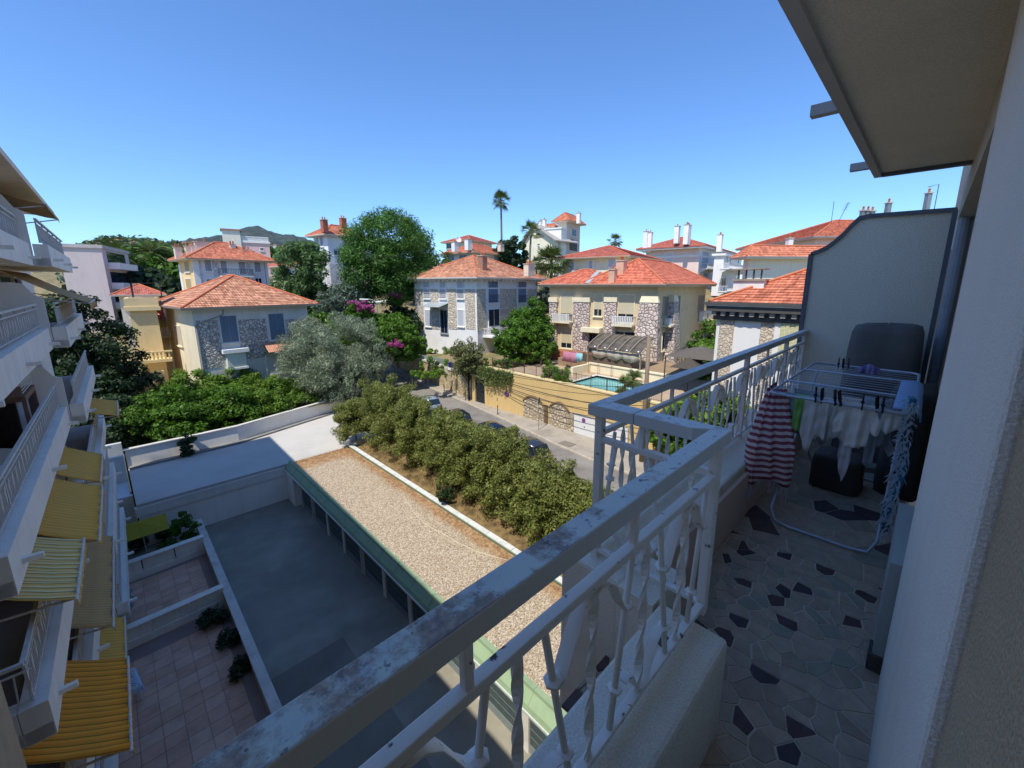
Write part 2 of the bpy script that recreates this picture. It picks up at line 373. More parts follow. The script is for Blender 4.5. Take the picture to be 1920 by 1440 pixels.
for i, (yy, hh, lab) in enumerate(((23.3, 1.15, 'pale panelled wall between the two tiled terraces, nearer the camera'), (29.1, 1.25, 'pale panelled wall beside the yellow garden parasol'))):
    w = empty('terrace_wall', (-3.4, yy, ZT-.2), 2, lab, 'wall', 'walls dividing the terraces')
    MB().box(0, 0, 0, 5.6, .34, .55).build('base', ter_w, w)
    for k in range(4): MB().box(.04+k*1.4, .04, .55, 1.38+k*1.4, .30, hh).build('panel', plaster('terrace panel %d' % (k % 2), ('#e2dccf', '#eae4d6')[k % 2], .2, .9), w)
    MB().box(0, -.03, hh, 5.6, .37, hh+.05).build('coping', ter_w, w)
w = empty('boundary_wall', (2.15, -4, ZC), 0, 'long low grey wall separating the tiled terraces from the dark court', 'wall')
MB().box(0, 0, 0, .26, 36.5, 1.0).build('wall_face', plaster('boundary render', '#c4beb5', .25, .8, .9, 40, .006, .4), w)
MB().box(-.04, 0, 1.0, .31, 36.5, 1.06).build('coping', plaster('boundary coping', '#d0cac0', .25, 1.2), w)

# ------------------------------------------------------------------ row of garages with the gravel roof
G = empty('garage_row', (8.25, 33.4, ZC), 0, 'row of lock-up garages with dark doors under a flat gravel roof', 'garage')
gw = plaster('garage wall', '#d6d8d5', .15, .8)
door_m = plain('garage door', '#4b5858', .55, 0, .15, 3); pil = plaster('garage pillar', '#dcd6ca', .15, 1.2)
MB().box(.12, -36.5, 0, 4.5, -.02, 2.4).build('wall', gw, G)
MB().box(-.42, -1.75, 0, .11, -.03, 2.3).build('end_wall', white_r, G)
for k in range(14):
    y1 = -1.8-2.6*k
    MB().box(-.05, y1-.32, 0, .11, y1, 2.35).build('pillar', pil, G)
    d = MB().box(.03, y1-2.6, .0, .10, y1-.32, 2.2).build('door', door_m, G)
    md = MB()
    for q in range(1, 6): md.box(.022, y1-2.58, q*.36, .028, y1-.34, q*.36+.02)
    md.box(.015, y1-2.6, 0, .029, y1-.32, .34); md.build('bottom_rail', plain('door rail', '#7d8786', .6), d)
    if k % 3 == 1: MB().tube([(-.1, y1-.16, .05), (-.1, y1-.16, 2.3)], .045, 8).build('downpipe', plain('downpipe', '#c4c6c2'), G)
grn = plaster('green zinc', '#93a884', .12, 1.5, .6, 30, .003, .2)
fm = MB().prism([(-.42, 0, 2.42), (-.40, 0, 2.36), (-.36, 0, 2.36), (.12, 0, 2.72), (.12, 0, 3.0), (-.08, 0, 3.02), (-.1, 0, 2.9), (-.36, 0, 2.6)], (0, -36.6, 0)).build('fascia', grn, G)
MB().box(-.46, -36.6, 2.34, -.4, 0, 2.42).build('gutter', plain('gutter', '#c9cdc6', .4), G)
for k in range(24):
    MB().box(-.38, -1.5*k-.02, 2.63, .13, -1.5*k+.02, 3.035).build('fascia_joint', grn, G) if False else MB().prism([(-.37, -1.5*k-.3, 2.605), (-.1, -1.5*k-.3, 2.905), (-.08, -1.5*k-.3, 3.03), (.1, -1.5*k-.3, 3.01), (.1, -1.5*k-.3, 3.02), (-.09, -1.5*k-.3, 3.045), (-.115, -1.5*k-.3, 2.91), (-.38, -1.5*k-.3, 2.61)], (0, .03, 0)).build('fascia_seam', grn, G)
grav = NT('roof gravel', .95)
vo = grav.n('ShaderNodeTexVoronoi', feature='F1'); vo.inputs['Scale'].default_value = 26; grav.l(grav.tc.outputs['Object'], vo.inputs['Vector'])
s3 = grav.sep(vo.outputs['Color'])
kc = grav.ramp(s3[0], [(0, lin('#7d6c57')), (.35, lin('#a6937a')), (.7, lin('#bfae95')), (1, lin('#dccfb9'))])
ob = grav.sep(grav.tc.outputs['Object'])
# dried weeds drifting in from the planted edge and the far end
edge = grav.math('ADD', grav.math('MULTIPLY', grav.math('ADD', ob[0], -3.45), .9), grav.math('MULTIPLY', grav.noise(.6, 5), 1.2))
endf = grav.math('ADD', grav.math('MULTIPLY', grav.math('ADD', ob[1], 2.6), .55), grav.math('MULTIPLY', grav.noise(.9, 5), 1.0))
wf = grav.ramp(grav.math('MAXIMUM', edge, endf), [(.62, (0, 0, 0)), (1.0, (1, 1, 1))])
dry = grav.ramp(grav.noise(5, 6), [(.3, lin('#7d6248')), (.5, lin('#ab8a66')), (.7, lin('#c8ac84'))])
grav.base(grav.mix(wf, kc, dry)); grav.bump(vo.outputs['Distance'], .9, .03)
MB().box(.1, -36.6, 2.4, 4.45, -.05, 2.86).build('gravel_roof', grav.m, G)
ck = plaster('kerb white', '#d5d6d0', .25, 2, .85, 60, .006, .3)
y = 0
for k in range(19):
    MB().box(4.4, -2*k-1.985, 2.5, 4.72, -2*k-.01, 3.02+RND.uniform(-.012, .012)).build('edge_kerb', ck, G)
MB().box(4.36, -36.5, 2.6, 4.4, -.05, 2.97).build('green_upstand', plain('green upstand', '#61735c', .7), G)
m = MB(); rr = random.Random(3)
for k in range(14000):      # loose gravel: low four-sided pebbles on the roof
    x, yy = rr.uniform(.15, 4.2), -rr.uniform(.2, 31); r = rr.uniform(.014, .034); a = rr.uniform(0, 3)
    m.add([(x+r*cos(a), yy+r*sin(a), 2.855), (x-r*.8*sin(a), yy+r*cos(a), 2.855), (x-r*cos(a), yy-r*sin(a), 2.855), (x+r*sin(a), yy-r*.8*cos(a), 2.855), (x, yy, 2.86+r*.9)], [(0, 1, 4), (1, 2, 4), (2, 3, 4), (3, 0, 4)])
o = m.build('loose_gravel', grav.m, G); o['kind'] = 'stuff'
m = MB()
for k in range(5200):       # dry grass blades
    t = rr.random()
    if t < .72: x, yy = 4.3-abs(rr.gauss(0, .45)), -rr.uniform(.1, 27)
    else: x, yy = rr.uniform(.3, 4.3), -abs(rr.gauss(.1, .9))-.1
    if x < .3: continue
    h = rr.uniform(.05, .16); a = rr.uniform(0, 6.3); dx, dy = cos(a), sin(a); lean = rr.uniform(.02, .16)
    m.add([(x-dy*.008, yy+dx*.008, 2.85), (x+dy*.008, yy-dx*.008, 2.85), (x+dx*lean, yy+dy*lean, 2.85+h)], [(0, 1, 2)])
o = m.build('dry_weeds', foliage('dry weeds', '#6e4826', '#c08a4c', .2, 1.5), G); o['kind'] = 'stuff'
pts = [onz(x, y, ZR+.07) for x, y in ((757, 930), (775, 960), (800, 985), (830, 1000), (860, 1018), (890, 1032), (920, 1042), (950, 1050))]
tag(MB().tube(pts, .013, 6).build('cable', plain('cable', '#d6c9ae'), None), 'thin pale cable lying loose across the gravel garage roof', 'cable')
# planted bank between the garages and the street
bank = NT('bank soil', .95); bank.base(bank.ramp(bank.noise(2, 6), [(.35, lin('#54452f')), (.6, lin('#8b744e')), (.75, lin('#6d6a3d'))])); bank.bump(bank.noise(8, 5), .6, .06)
tag(MB().sheet([[(12.95+(17.0-12.95)*j/6, y, ZR+.16+.34*min(1, j/3)+.05*sin(j*1.3+y*.7)) for j in range(7)] for y in np.arange(-5, 34, 1.5)]).build('planted_bank', bank.m, smooth=True), kind='structure')
tag(MB().box(16.9, -5, -16, 17.2, 33.3, ZST+.35).build('low_street_wall', plaster('street wall', '#b8ac98', .2), None), 'low rendered wall between the hedge and the carriageway', 'wall')
def hex_up(col, k=1.3, cap=.80):
    c = lin(col); m_ = max(c[:3]); k = min(k, cap/m_) if m_ > 0 else k
    out = '#'
    for v in c[:3]:
        v = v*k; v = 12.92*v if v <= .0031308 else 1.055*v**(1/2.4)-.055; out += '%02x' % int(round(min(1, v)*255))
    return out
def hpl(name, col='#cccccc', *a, **k): return plaster(name, hex_up(col), *a, **k)
def hst(name, stone, joint, *a, **k):
    if k.get('mixc'): k['mixc'] = hex_up(k['mixc'], 1.4, .75)
    return stonework(name, hex_up(stone, 1.45, .7), hex_up(joint, 1.3), *a, **k)
# ------------------------------------------------------------------ houses
class House:
    def __init__(s, name, label, C, R, rot, xr, xl, zb, ze=None, cat='house', group='villas on the hillside', Lx=None, Ly=None):
        c = at(C[0], C[1], R); s.rot = rot; s.c = c; s.ze = c.z if ze is None else ze; s.zb = zb; s.h = s.ze-zb
        s.Lx = Lx or (onplane(xr, C[1], c, rot)-c).to_2d().length; s.Ly = Ly or (onplane(xl, C[1], c, 90+rot)-c).to_2d().length
        s.root = empty(name, (c.x, c.y, zb), rot, label, cat, group)
    def local(s, p):
        d = Vector(p)-s.c; a = radians(s.rot); return Vector((d.x*cos(a)+d.y*sin(a), -d.x*sin(a)+d.y*cos(a), p[2]-s.zb))
    def pix(s, side, px, py):
        p = s.local(onplane(px, py, s.c, s.rot if side == 'R' else 90+s.rot)); return (p.x if side == 'R' else p.y), p.z
    def b(s, side, a0, a1, z0, z1, o0, o1, mb=None):
        mb = mb or MB()
        return mb.box(a0, -o0, z0, a1, -o1, z1) if side == 'R' else mb.box(-o0, a0, z0, -o1, a1, z1)
    def rect(s, side, x0, y0, x1, y1):
        xm, ym = (x0+x1)/2, (y0+y1)/2
        a0, a1 = sorted((s.pix(side, x0, ym)[0], s.pix(side, x1, ym)[0])); z1, z0 = s.pix(side, xm, y0)[1], s.pix(side, xm, y1)[1]
        return a0, a1, z0, z1
    def walls(s, mat, band=None):
        MB().box(0, 0, 0, s.Lx, s.Ly, s.h).build('wall', mat, s.root)
    def panel(s, side, x0, y0, x1, y1, mat, name='stone_panel', out=.05):
        a0, a1, z0, z1 = s.rect(side, x0, y0, x1, y1); return s.b(side, a0, a1, z0, z1, 0, out).build(name, mat, s.root)
    def window(s, side, x0, y0, x1, y1, style='shutter', sm=None, fm=None, rail=False, sill=True, local=None):
        a0, a1, z0, z1 = local or s.rect(side, x0, y0, x1, y1); sm = sm or slatted('grey shutter', '#8d96a0'); fm = fm or WHITE
        f = MB(); t = .1
        s.b(side, a0-t, a0, z0-t, z1+t, .0, .09, f); s.b(side, a1, a1+t, z0-t, z1+t, .0, .09, f); s.b(side, a0, a1, z1, z1+t, .0, .09, f); s.b(side, a0, a1, z0-t, z0, .0, .09, f)
        o = f.build('window', fm, s.root)
        am = (a0+a1)/2
        if style in ('shutter', 'half', 'blind'):
            zc = z0 if style == 'shutter' else z0+(z1-z0)*.3
            if style == 'blind':
                s.b(side, a0, a1, zc, z1, .01, .05).build('roller_blind', sm, o); 
            else:
                s.b(side, a0, am-.015, z0, z1, .012, .06).build('shutter', sm, o); s.b(side, am+.015, a1, z0, z1, .012, .06).build('shutter', sm, o)
        if style in ('glass', 'half', 'blind', 'open'):
            s.b(side, a0, a1, z0, z1, .004, .012).build('pane', glass('pane'), o)
            s.b(side, am-.03, am+.03, z0, z1, .012, .04).build('mullion', fm, o)
        if style == 'open':
            w = (a1-a0)/2
            s.b(side, a0-w, a0-.02, z0, z1, .02, .07).build('shutter', sm, o); s.b(side, a1+.02, a1+w, z0, z1, .02, .07).build('shutter', sm, o)
        if sill: s.b(side, a0-.18, a1+.18, z0-.2, z0-.1, .0, .2).build('sill', fm, o)
        if rail:
            m = MB(); zt = z0+.95
            s.b(side, a0-.1, a1+.1, zt, zt+.05, .22, .27, m); s.b(side, a0-.1, a1+.1, z0+.08, z0+.11, .23, .26, m)
            n = max(4, int((a1-a0)/.16))
            for k in range(n+1): aa = a0-.08+(a1-a0+.16)*k/n; s.b(side, aa-.012, aa+.012, z0, zt, .235, .255, m)
            m.build('window_rail', plain('iron rail', '#4a5058'), o)
        return o
    def band(s, z0, z1, out, mat, name='cornice'):
        MB().box(-out, -out, z0, s.Lx+out, s.Ly+out, z1).build(name, mat, s.root)
    def roof(s, mat, ov=.8, hr=2.4, rect=None, z=None, ridge=None, gut='#b9b1a6', soff=None, name='roof', cap=None, under=.22, brackets=False):
        x0, y0, x1, y1 = rect or (0, 0, s.Lx, s.Ly); z = s.h if z is None else z
        x0 -= ov; y0 -= ov; x1 += ov; y1 += ov; w, d = x1-x0, y1-y0
        if ridge is None: ridge = max(.02, abs(w-d)/2+ .02)
        if w >= d: ra, rb = Vector((x0+d/2+0 if w > d else (x0+x1)/2-.01, (y0+y1)/2, z+hr)), Vector((x1-d/2 if w > d else (x0+x1)/2+.01, (y0+y1)/2, z+hr))
        else: ra, rb = Vector(((x0+x1)/2, y0+w/2, z+hr)), Vector(((x0+x1)/2, y1-w/2, z+hr))
        A, B, Cc, D = Vector((x0, y0, z)), Vector((x1, y0, z)), Vector((x1, y1, z)), Vector((x0, y1, z))
        slopes = [(A, B, rb, ra), (B, Cc, rb, rb), (Cc, D, ra, rb), (D, A, ra, ra)] if w >= d else [(A, B, ra, ra), (B, Cc, rb, ra), (Cc, D, rb, rb), (D, A, ra, rb)]
        m = MB()
        for (p, q, r, u) in slopes:
            e = (q-p); L = e.length; e = e.normalized(); mid = (r+u)/2; up = mid-p; up = up-e*up.dot(e); S = up.length; n = max(4, min(30, int(S/.36))); nrm = e.cross(up).normalized()
            if nrm.z < 0: nrm = -nrm
            for i in range(n):
                t0, t1 = i/n, (i+1)/n
                a0, b0, b1, a1 = p.lerp(u, t0), q.lerp(r, t0), q.lerp(r, t1), p.lerp(u, t1)
                a0 = a0+nrm*.05; b0 = b0+nrm*.05; uv = []
                for pt, tt in ((a0, t0), (b0, t0), (b1, t1), (a1, t1)): uv.append(((pt-p).dot(e), tt*S))
                m.quad(a0, b0, b1, a1, uv=uv)
                m.quad(p.lerp(u, t0), q.lerp(r, t0), b0, a0, uv=[uv[0], uv[1], uv[1], uv[0]])
        ro = m.build(name, mat, s.root)
        caps = MB()
        for (p, q) in ((A, ra), (D, ra if w >= d else rb), (B, rb if w >= d else ra), (Cc, rb)) + (((ra, rb),) if (ra-rb).length > .3 else ()):
            caps.tube([p+Vector((0, 0, .06)), q+Vector((0, 0, .06))], .11, 6)
        caps.build('ridge_cap', cap or mat_cap, ro)
        gm = MB(); g = .1
        gm.box(x0-g, y0-g, z-.12, x1+g, y0, z+.03); gm.box(x0-g, y1, z-.12, x1+g, y1+g, z+.03); gm.box(x0-g, y0+.001, z-.12, x0, y1-.001, z+.03); gm.box(x1, y0+.001, z-.12, x1+g, y1-.001, z+.03)
        gm.build('gutter', plain('gutter '+gut, gut, .5), ro)
        MB().box(x0+.02, y0+.02, z-under, x1-.02, y1-.02, z-.06).build('soffit', soff or hpl('soffit', '#c9c2b5', .12), ro)
        if brackets:
            bm = soff or hpl('soffit', '#c9c2b5', .12); n = int((y1-y0-2*ov)/.8)
            for k in range(n+1):
                yy = y0+ov+.1+k*(y1-y0-2*ov-.2)/n; MB().box(x0+.12, yy-.07, z-under-.26, x0+ov, yy+.07, z-under).build('bracket', bm, ro)
            n = int((x1-x0-2*ov)/.8)
            for k in range(n+1):
                xx = x0+ov+.1+k*(x1-x0-2*ov-.2)/n; MB().box(xx-.07, y0+.12, z-under-.26, xx+.07, y0+ov, z-under).build('bracket', bm, ro)
        s.top = ro; return ro
    def chimney(s, px, py, w=.8, d=.6, h=1.4, mat=None, rng=None, pots=2, drop=1.1):
        p = s.local(at(px, py, rng or (s.c.to_2d().length+3))); x, y, z = p
        o = MB().box(x-w/2, y-d/2, z-drop, x+w/2, y+d/2, z+h).build('chimney', mat or hpl('chimney plaster', '#c9b7a2', .2), s.top)
        MB().box(x-w/2-.08, y-d/2-.08, z+h, x+w/2+.08, y+d/2+.08, z+h+.1).build('chimney_cap', hpl('chimney cap', '#a99f92', .2), s.top)
        for k in range(pots):
            q = x+(k-(pots-1)/2)*w/max(1, pots)
            MB().lathe([(.12, 0), (.1, .35), (.14, .36), (.02, .5)], (q, y, z+h+.1), 8).build('chimney_pot', hpl('terracotta pot', '#9c5a3c', .2), s.top)
    def balcony(s, side, x0, y0, x1, y1, depth=.9, mat=None, railm=None, style='bars', z=None, h=.95, a=None):
        a0, a1 = a or s.rect(side, x0, y0, x1, y1)[:2]; zz = s.rect(side, x0, y0, x1, y1)[2] if z is None else z
        mat = mat or WHITE; o = s.b(side, a0, a1, zz-.2, zz, 0, depth).build('balcony', mat, s.root)
        m = MB(); rm = railm or WHITE
        s.b(side, a0, a1, zz+h-.06, zz+h, depth-.1, depth, m)
        for aa in (a0, a1-.06): s.b(side, aa, aa+.06, zz+h-.06, zz+h, 0, depth-.1, m)
        n = max(4, int((a1-a0)/.2))
        for k in range(n):
            aa = a0+.04+(a1-a0-.08)*(k+.5)/n; r = .055 if style == 'baluster' else .018
            s.b(side, aa-r, aa+r, zz, zz+h-.06, depth-.06-r, depth-.06+r, m)
        for k in range(3):
            q = depth*(k+.5)/3
            for aa in (a0+.03, a1-.03): s.b(side, aa-.02, aa+.02, zz, zz+h-.06, q-.02, q+.02, m)
        m.build('balustrade', rm, o)
        if style != 'bars':
            for aa in (a0+.1, a1-.3):
                br = MB()
                if side == 'R': br.prism([(aa, 0, zz-.2), (aa, -depth*.85, zz-.2), (aa, -.15, zz-.85), (aa, 0, zz-.85)], (.2, 0, 0))
                else: br.prism([(0, aa, zz-.2), (-depth*.85, aa, zz-.2), (-.15, aa, zz-.85), (0, aa, zz-.85)], (0, .2, 0))
                br.build('bracket', mat, o)
        return o
WHITE = hpl('white trim', '#dedcd6', .08, 1.5, .8, 60, .002, .2)
CREAM = hpl('cream trim', '#e0d4b4', .1, 1.2, .8, 60, .003, .25)
mat_cap = hpl('ridge terracotta', '#b0684a', .25, 2, .9)
TILE_A = rooftile('aged orange tiles', '#cf9878', '#bd8262', age=.42)
TILE_B = rooftile('new red tiles', '#cf7a5e', '#c46c52', age=.05)
TILE_C = rooftile('red tiles', '#c07462', '#b26858', age=.12)
TILE_D = rooftile('orange tiles', '#cc8062', '#bc7054', age=.2)
BLUEG = slatted('blue grey shutters', '#6f7f95', .5, True)
GREYS = slatted('pale grey shutters', '#a4a9b0', .09)

# --- stone villa with aged roof, middle of the view
H6 = House('stone_villa', 'pale stone-faced villa with aged orange hip roof and doorstep canopy, above the street wall', (893, 520), 52, 9, 1007, 776, -9.3)
H6.walls(hpl('grey white plaster', '#d3d1cc', .1, .7, .85, 50, .003, .3))
st6 = hst('villa stone', '#b5aa99', '#8d8478', 3.2, .07, bd=.06, mixc='#cdbfa6')
for x0, x1 in ((779, 794), (809, 823), (840, 856), (873, 891)): H6.panel('L', x0, 542, x1, 617, st6)
for x0, x1 in ((894, 911), (938, 968), (989, 1006)): H6.panel('R', x0, 542, x1, 620, st6)
H6.band(H6.pix('L', 890, 542)[1], H6.pix('L', 890, 542)[1]+.16, .1, WHITE, 'string_course')
for x0, x1 in ((795, 806), (825, 836), (858, 869)):
    H6.window('L', x0, 524, x1, 559, 'half', slatted('off white shutter', '#bfc1c4'), rail=True)
for x0, x1 in ((798, 808), (859, 870)): H6.window('L', x0, 582, x1, 611, 'shutter', slatted('off white shutter', '#bfc1c4'))
d = H6.window('L', 827, 582, 839, 624, 'glass', fm=plain('door grey', '#8f9296')); d.name = 'door'
a0, a1, z0, z1 = H6.rect('L', 807, 574, 841, 582)
m = MB(); m.prism([(-.05, a0, z1+.45), (-1.7, a0, z1), (-1.7, a0, z1-.06), (-.05, a0, z1+.39)], (0, a1-a0, 0)); m.build('door_canopy', plain('canopy glass', '#9aa2a4', .3), H6.root)
for x0, x1 in ((915, 933), (971, 986)):
    H6.window('R', x0, 524, x1, 567, 'shutter', BLUEG, rail=True)
H6.window('R', 916, 580, 936, 611, 'glass', BLUEG)
H6.balcony('R', 905, 625, 940, 640, 1.6, z=H6.pix('R', 916, 628)[1], a=(1.0, 5.6))
H6.roof(TILE_A, 1.0, 3.1, brackets=True, gut='#c3bdb2')
H6.chimney(905, 500, .9, .8, 1.3, hpl('brick chimney', '#8f6a58', .3, 6), 55); H6.chimney(992, 503, 1.5, .8, .5, rng=58, pots=3); H6.chimney(826, 507, .5, .5, .4, rng=60, pots=1)

# --- beige villa with the pool
H10 = House('beige_villa', 'beige villa with bright red roof and tapering stone buttresses behind the pool', (1233, 560), 46.5, 7, 1322, 1030, -9.2, ze=.15)
H10.walls(hpl('beige plaster', '#bfae8c', .12, .7, .85, 50, .003, .3))
st10 = hst('buttress stone', '#b3a59b', '#6f5f57', 2.6, .085, bd=.07, mixc='#cdbdb0')
for x0, x1, bt in ((1032, 1046, 655), (1077, 1106, 659), (1134, 1156, 660)):
    a0, a1, z0, z1 = H10.rect('L', x0, 566, x1, bt); H10.b('L', a0, a1, z0, z1, 0, .35).build('stone_buttress', st10, H10.root)
    H10.b('L', a0-.08, a1+.08, z1, z1+.55, 0, .42).build('buttress_cap', CREAM, H10.root)
def buttress(H, side, a0, a1, z0, z1, o0, o1, flare, mat, capm):
    m = MB(); A = lambda a, o, z: (a, -o, z) if side == 'R' else (-o, a, z)
    lo = [A(a0-flare, 0, z0), A(a1+flare, 0, z0), A(a1+flare, o1, z0), A(a0-flare, o1, z0)]; hi = [A(a0, 0, z1), A(a1, 0, z1), A(a1, o0, z1), A(a0, o0, z1)]
    m.add(lo+hi, [(0,3,2,1),(4,5,6,7),(0,1,5,4),(1,2,6,5),(2,3,7,6),(3,0,4,7)]); m.build('stone_buttress', mat, H.root)
    m = MB(); hi2 = [A(a0+.1, 0, z1+.7), A(a1-.1, 0, z1+.7), A(a1-.1, o0-.1, z1+.7), A(a0+.1, o0-.1, z1+.7)]; lo2 = [A(a0-.06, 0, z1), A(a1+.06, 0, z1), A(a1+.06, o0+.06, z1), A(a0-.06, o0+.06, z1)]
    m.add(lo2+hi2, [(0,3,2,1),(4,5,6,7),(0,1,5,4),(1,2,6,5),(2,3,7,6),(3,0,4,7)]); m.build('buttress_cap', capm, H.root)
zt10 = H10.pix('L', 1220, 567)[1]
buttress(H10, 'L', -.3, 1.7, 0, zt10, .6, 1.3, .5, st10, CREAM)
buttress(H10, 'R', 3.4, 4.9, 0, zt10, .7, 1.4, .45, st10, CREAM)
bl = slatted('cream roller blind', '#cfc3a2', .06)
H10.window('L', 1052, 556, 1073, 601, 'blind', bl, CREAM); H10.balcony('L', 1042, 590, 1074, 602, .9, CREAM, WHITE, 'baluster')
H10.window('L', 1053, 622, 1072, 652, 'blind', bl, CREAM)
H10.window('L', 1115, 552, 1129, 592, 'blind', bl, CREAM)
H10.window('L', 1160, 553, 1189, 604, 'blind', bl, CREAM); H10.balcony('L', 1153, 595, 1192, 608, 1.0, CREAM, WHITE, 'baluster')
a0, a1, z0, z1 = H10.rect('L', 1096, 615, 1131, 622); H10.b('L', a0, a1, z0, z1+.1, 0, 1.0).build('door_hood', CREAM, H10.root)
H10.window('L', 1104, 626, 1118, 660, 'glass', fm=plain('wood door', '#6d5138')).name = 'door'
H10.window('L', 1150, 622, 1190, 660, 'glass', fm=CREAM)
for x0, x1, y0, y1 in ((1243, 1251, 557, 592), (1265, 1273, 556, 601), (1309, 1319, 555, 581)): H10.window('R', x0, y0, x1, y1, 'shutter', slatted('taupe shutter', '#8a8178', .09), hpl('taupe trim', '#9d917d', .1))
H10.window('R', 1255, 566, 1261, 601, 'glass')
for x0, x1, y0, y1 in ((1241, 1250, 622, 655), (1259, 1270, 618, 655), (1307, 1318, 607, 650)): H10.window('R', x0, y0, x1, y1, 'glass', fm=CREAM)
for x0, x1, y0, y1 in ((1244, 1257, 596, 607), (1309, 1325, 583, 600)):
    a0, a1, z0, z1 = H10.rect('R', x0, y0, x1, y1); o = H10.b('R', a0, a1, z0, z1, .1, .7).build('air_conditioner', plain('ac white', '#dcdcd8', .5), H10.root)
    q = MB().lathe([(.33, 0), (.33, .02)], (0, 0, 0), 16).build('fan_grille', plain('ac grille', '#6d7072'), o); q.rotation_euler = (radians(90), 0, 0); q.location = ((a0+a1)/2, -.71, (z0+z1)/2)
    H10.b('R', a0-.2, a1+.2, z0-.25, z0-.03, 0, .95).build('ledge', CREAM, H10.root)
LW = H10.pix('L', 1109, 560)[0]
H10.roof(TILE_B, 1.1, 2.9, rect=(0, 0, H10.Lx, LW), brackets=False, gut='#a8907c', soff=hpl('beige soffit', '#b5a58a', .12), under=.3)
H10.roof(TILE_B, 1.1, 1.75, rect=(.3, LW-.9, 6, H10.Ly), gut='#a8907c', soff=hpl('beige soffit', '#b5a58a', .12), z=H10.h+.004, under=.31, name='roof')
H10.top = [o for o in H10.root.children if o.name.startswith('roof')][0]
H10.chimney(1165, 510, 1.0, .9, 1.2, hpl('pink chimney', '#c39a80', .15), 49.5, 3, drop=1.6); H10.chimney(1149, 520, .8, .7, .8, hpl('pink chimney', '#c39a80', .15), 48, 1, drop=.9)
zinc = plain('zinc flashing', '#a9b2b6', .5, .2)
va = Vector((-1.1, LW+.05, H10.h+.1)); vb = Vector((1.7, LW+.1, H10.h+1.5)); MB().bar(va, vb, .55, .05, (0, 0, 1)).build('valley_flashing', zinc, H10.top)

# --- villa at the left with rounded stone infill, below the big villa
H1 = House('grey_villa', 'grey villa with orange hip roof and rounded stone infill, behind the olive tree', (361, 592), 50, 5, 577, 316, -11.8, ze=-2.05, Ly=12.5)
H1.walls(hpl('cream plaster', '#cfc4aa', .1, .7, .85, 50, .003, .3))
H1.b('R', 0, H1.Lx, 0, H1.h, 0, .03).build('front_render', hpl('grey render front', '#b9b8b3', .12, .7), H1.root)
st1 = hst('round stone infill', '#aca79e', '#76736f', 3.3, .14, bd=.05)
for r in ((374, 600, 414, 690), (449, 598, 502, 672), (540, 598, 566, 690)): H1.panel('R', *r, st1, out=.07)
for r in ((414, 592, 445, 641), (505, 588, 533, 636)): H1.window('R', *r, 'shutter', slatted('slate blue shutter', '#5f7488', .42, True), hpl('pale surround', '#b5b5b1', .1), sill=True)
a0, a1, z0, z1 = H1.rect('R', 413, 653, 462, 660); H1.b('R', a0, a1, z0, z1, 0, .9).build('canopy', WHITE, H1.root); H1.b('R', a0+.3, a1-.3, z0-1.5, z0, 0, .7).build('bay', hpl('pale green bay', '#b5bcb0', .1), H1.root)
H1.b('R', a0+.2, a1-.2, z0-1.7, z0-1.5, 0, .8).build('bay_sill', WHITE, H1.root)
a0, a1, z0, z1 = H1.rect('R', 495, 646, 545, 655); m = MB()
n = 14
for k in range(n):
    q = a0+(a1-a0)*(k+.5)/n; m.tube([(q, -.05, z1+.25), (q, -1.3, z0-.1)], .11, 6)
m.build('porch_tiles', TILE_A if False else hpl('porch terracotta', '#b08068', .25, 3), H1.root)
H1.window('R', 500, 665, 540, 700, 'glass', sill=False)
H1.window('L', 329, 612, 340, 645, 'shutter', slatted('pale shutter', '#c9bfae'), CREAM)
H1.roof(TILE_A, .9, 3.1, gut='#8d7a6c', brackets=False, soff=hpl('grey soffit', '#a9a7a2', .1))
MB().tube([(2.5, -.06, H1.h), (2.4, -.1, H1.h-.8), (.15, -.1, H1.h-1.6), (.15, -.1, .2)], .06, 8).build('downpipe', plain('zinc pipe', '#8f8a84', .5), H1.root)
o = MB().tube([(8, 4, H1.h+2.2), (8, 4, H1.h+4.6)], .03, 6); 
for k in range(5): o.bar((8-.5, 4+.0, H1.h+4.5-k*.18), (8.5, 4, H1.h+4.5-k*.18), .02, .02)
o.build('aerial', plain('aerial', '#55534f', .4, .6), H1.top)

# --- tall villa behind it
H3 = House('big_villa', 'tall pale villa with orange roof and yellow side wall, above the grey villa', (362, 484), 74, 6, 500, 334, -9.5)
H3.walls(hpl('pale grey stucco', '#c9c8c8', .1, .6))
H3.b('L', .0, H3.Ly, 0, H3.h, 0, .03).build('side_render', hpl('yellow side', '#d9bd8b', .12, .6), H3.root)
for r in ((371, 489, 380, 560), (400, 488, 410, 520), (464, 490, 472, 560)): H3.panel('R', *r, hst('grey block', '#b9b8b8', '#9a9a9a', 2.2, .05, True), out=.05)
for r in ((384, 488, 396, 508), (414, 489, 425, 512), (448, 491, 460, 514), (477, 491, 488, 510), (441, 528, 462, 545)): H3.window('R', *r, 'shutter', slatted('violet grey shutter', '#a09fa6'))
for r in ((389, 524, 404, 546), (480, 522, 491, 545), (420, 528, 436, 545)): H3.window('R', *r, 'glass')
H3.balcony('R', 409, 508, 470, 517, 1.3, WHITE, plain('iron rail dark', '#5d5f5d'), 'bracketed')
for r in ((350, 490, 361, 509), (353, 523, 365, 543)): H3.window('L', r[0]-3, r[1], r[2]-5, r[3], 'shutter', slatted('straw shutter', '#b39c6f'))
H3.b('R', -.2, .5, 0, H3.h, 0, .12).build('corner_pilaster', WHITE, H3.root); H3.b('L', H3.Ly-.9, H3.Ly+.1, 0, H3.h*.95, 0, .12).build('side_pilaster', WHITE, H3.root)
H3.roof(TILE_D, 1.0, 2.6, gut='#b08a70')
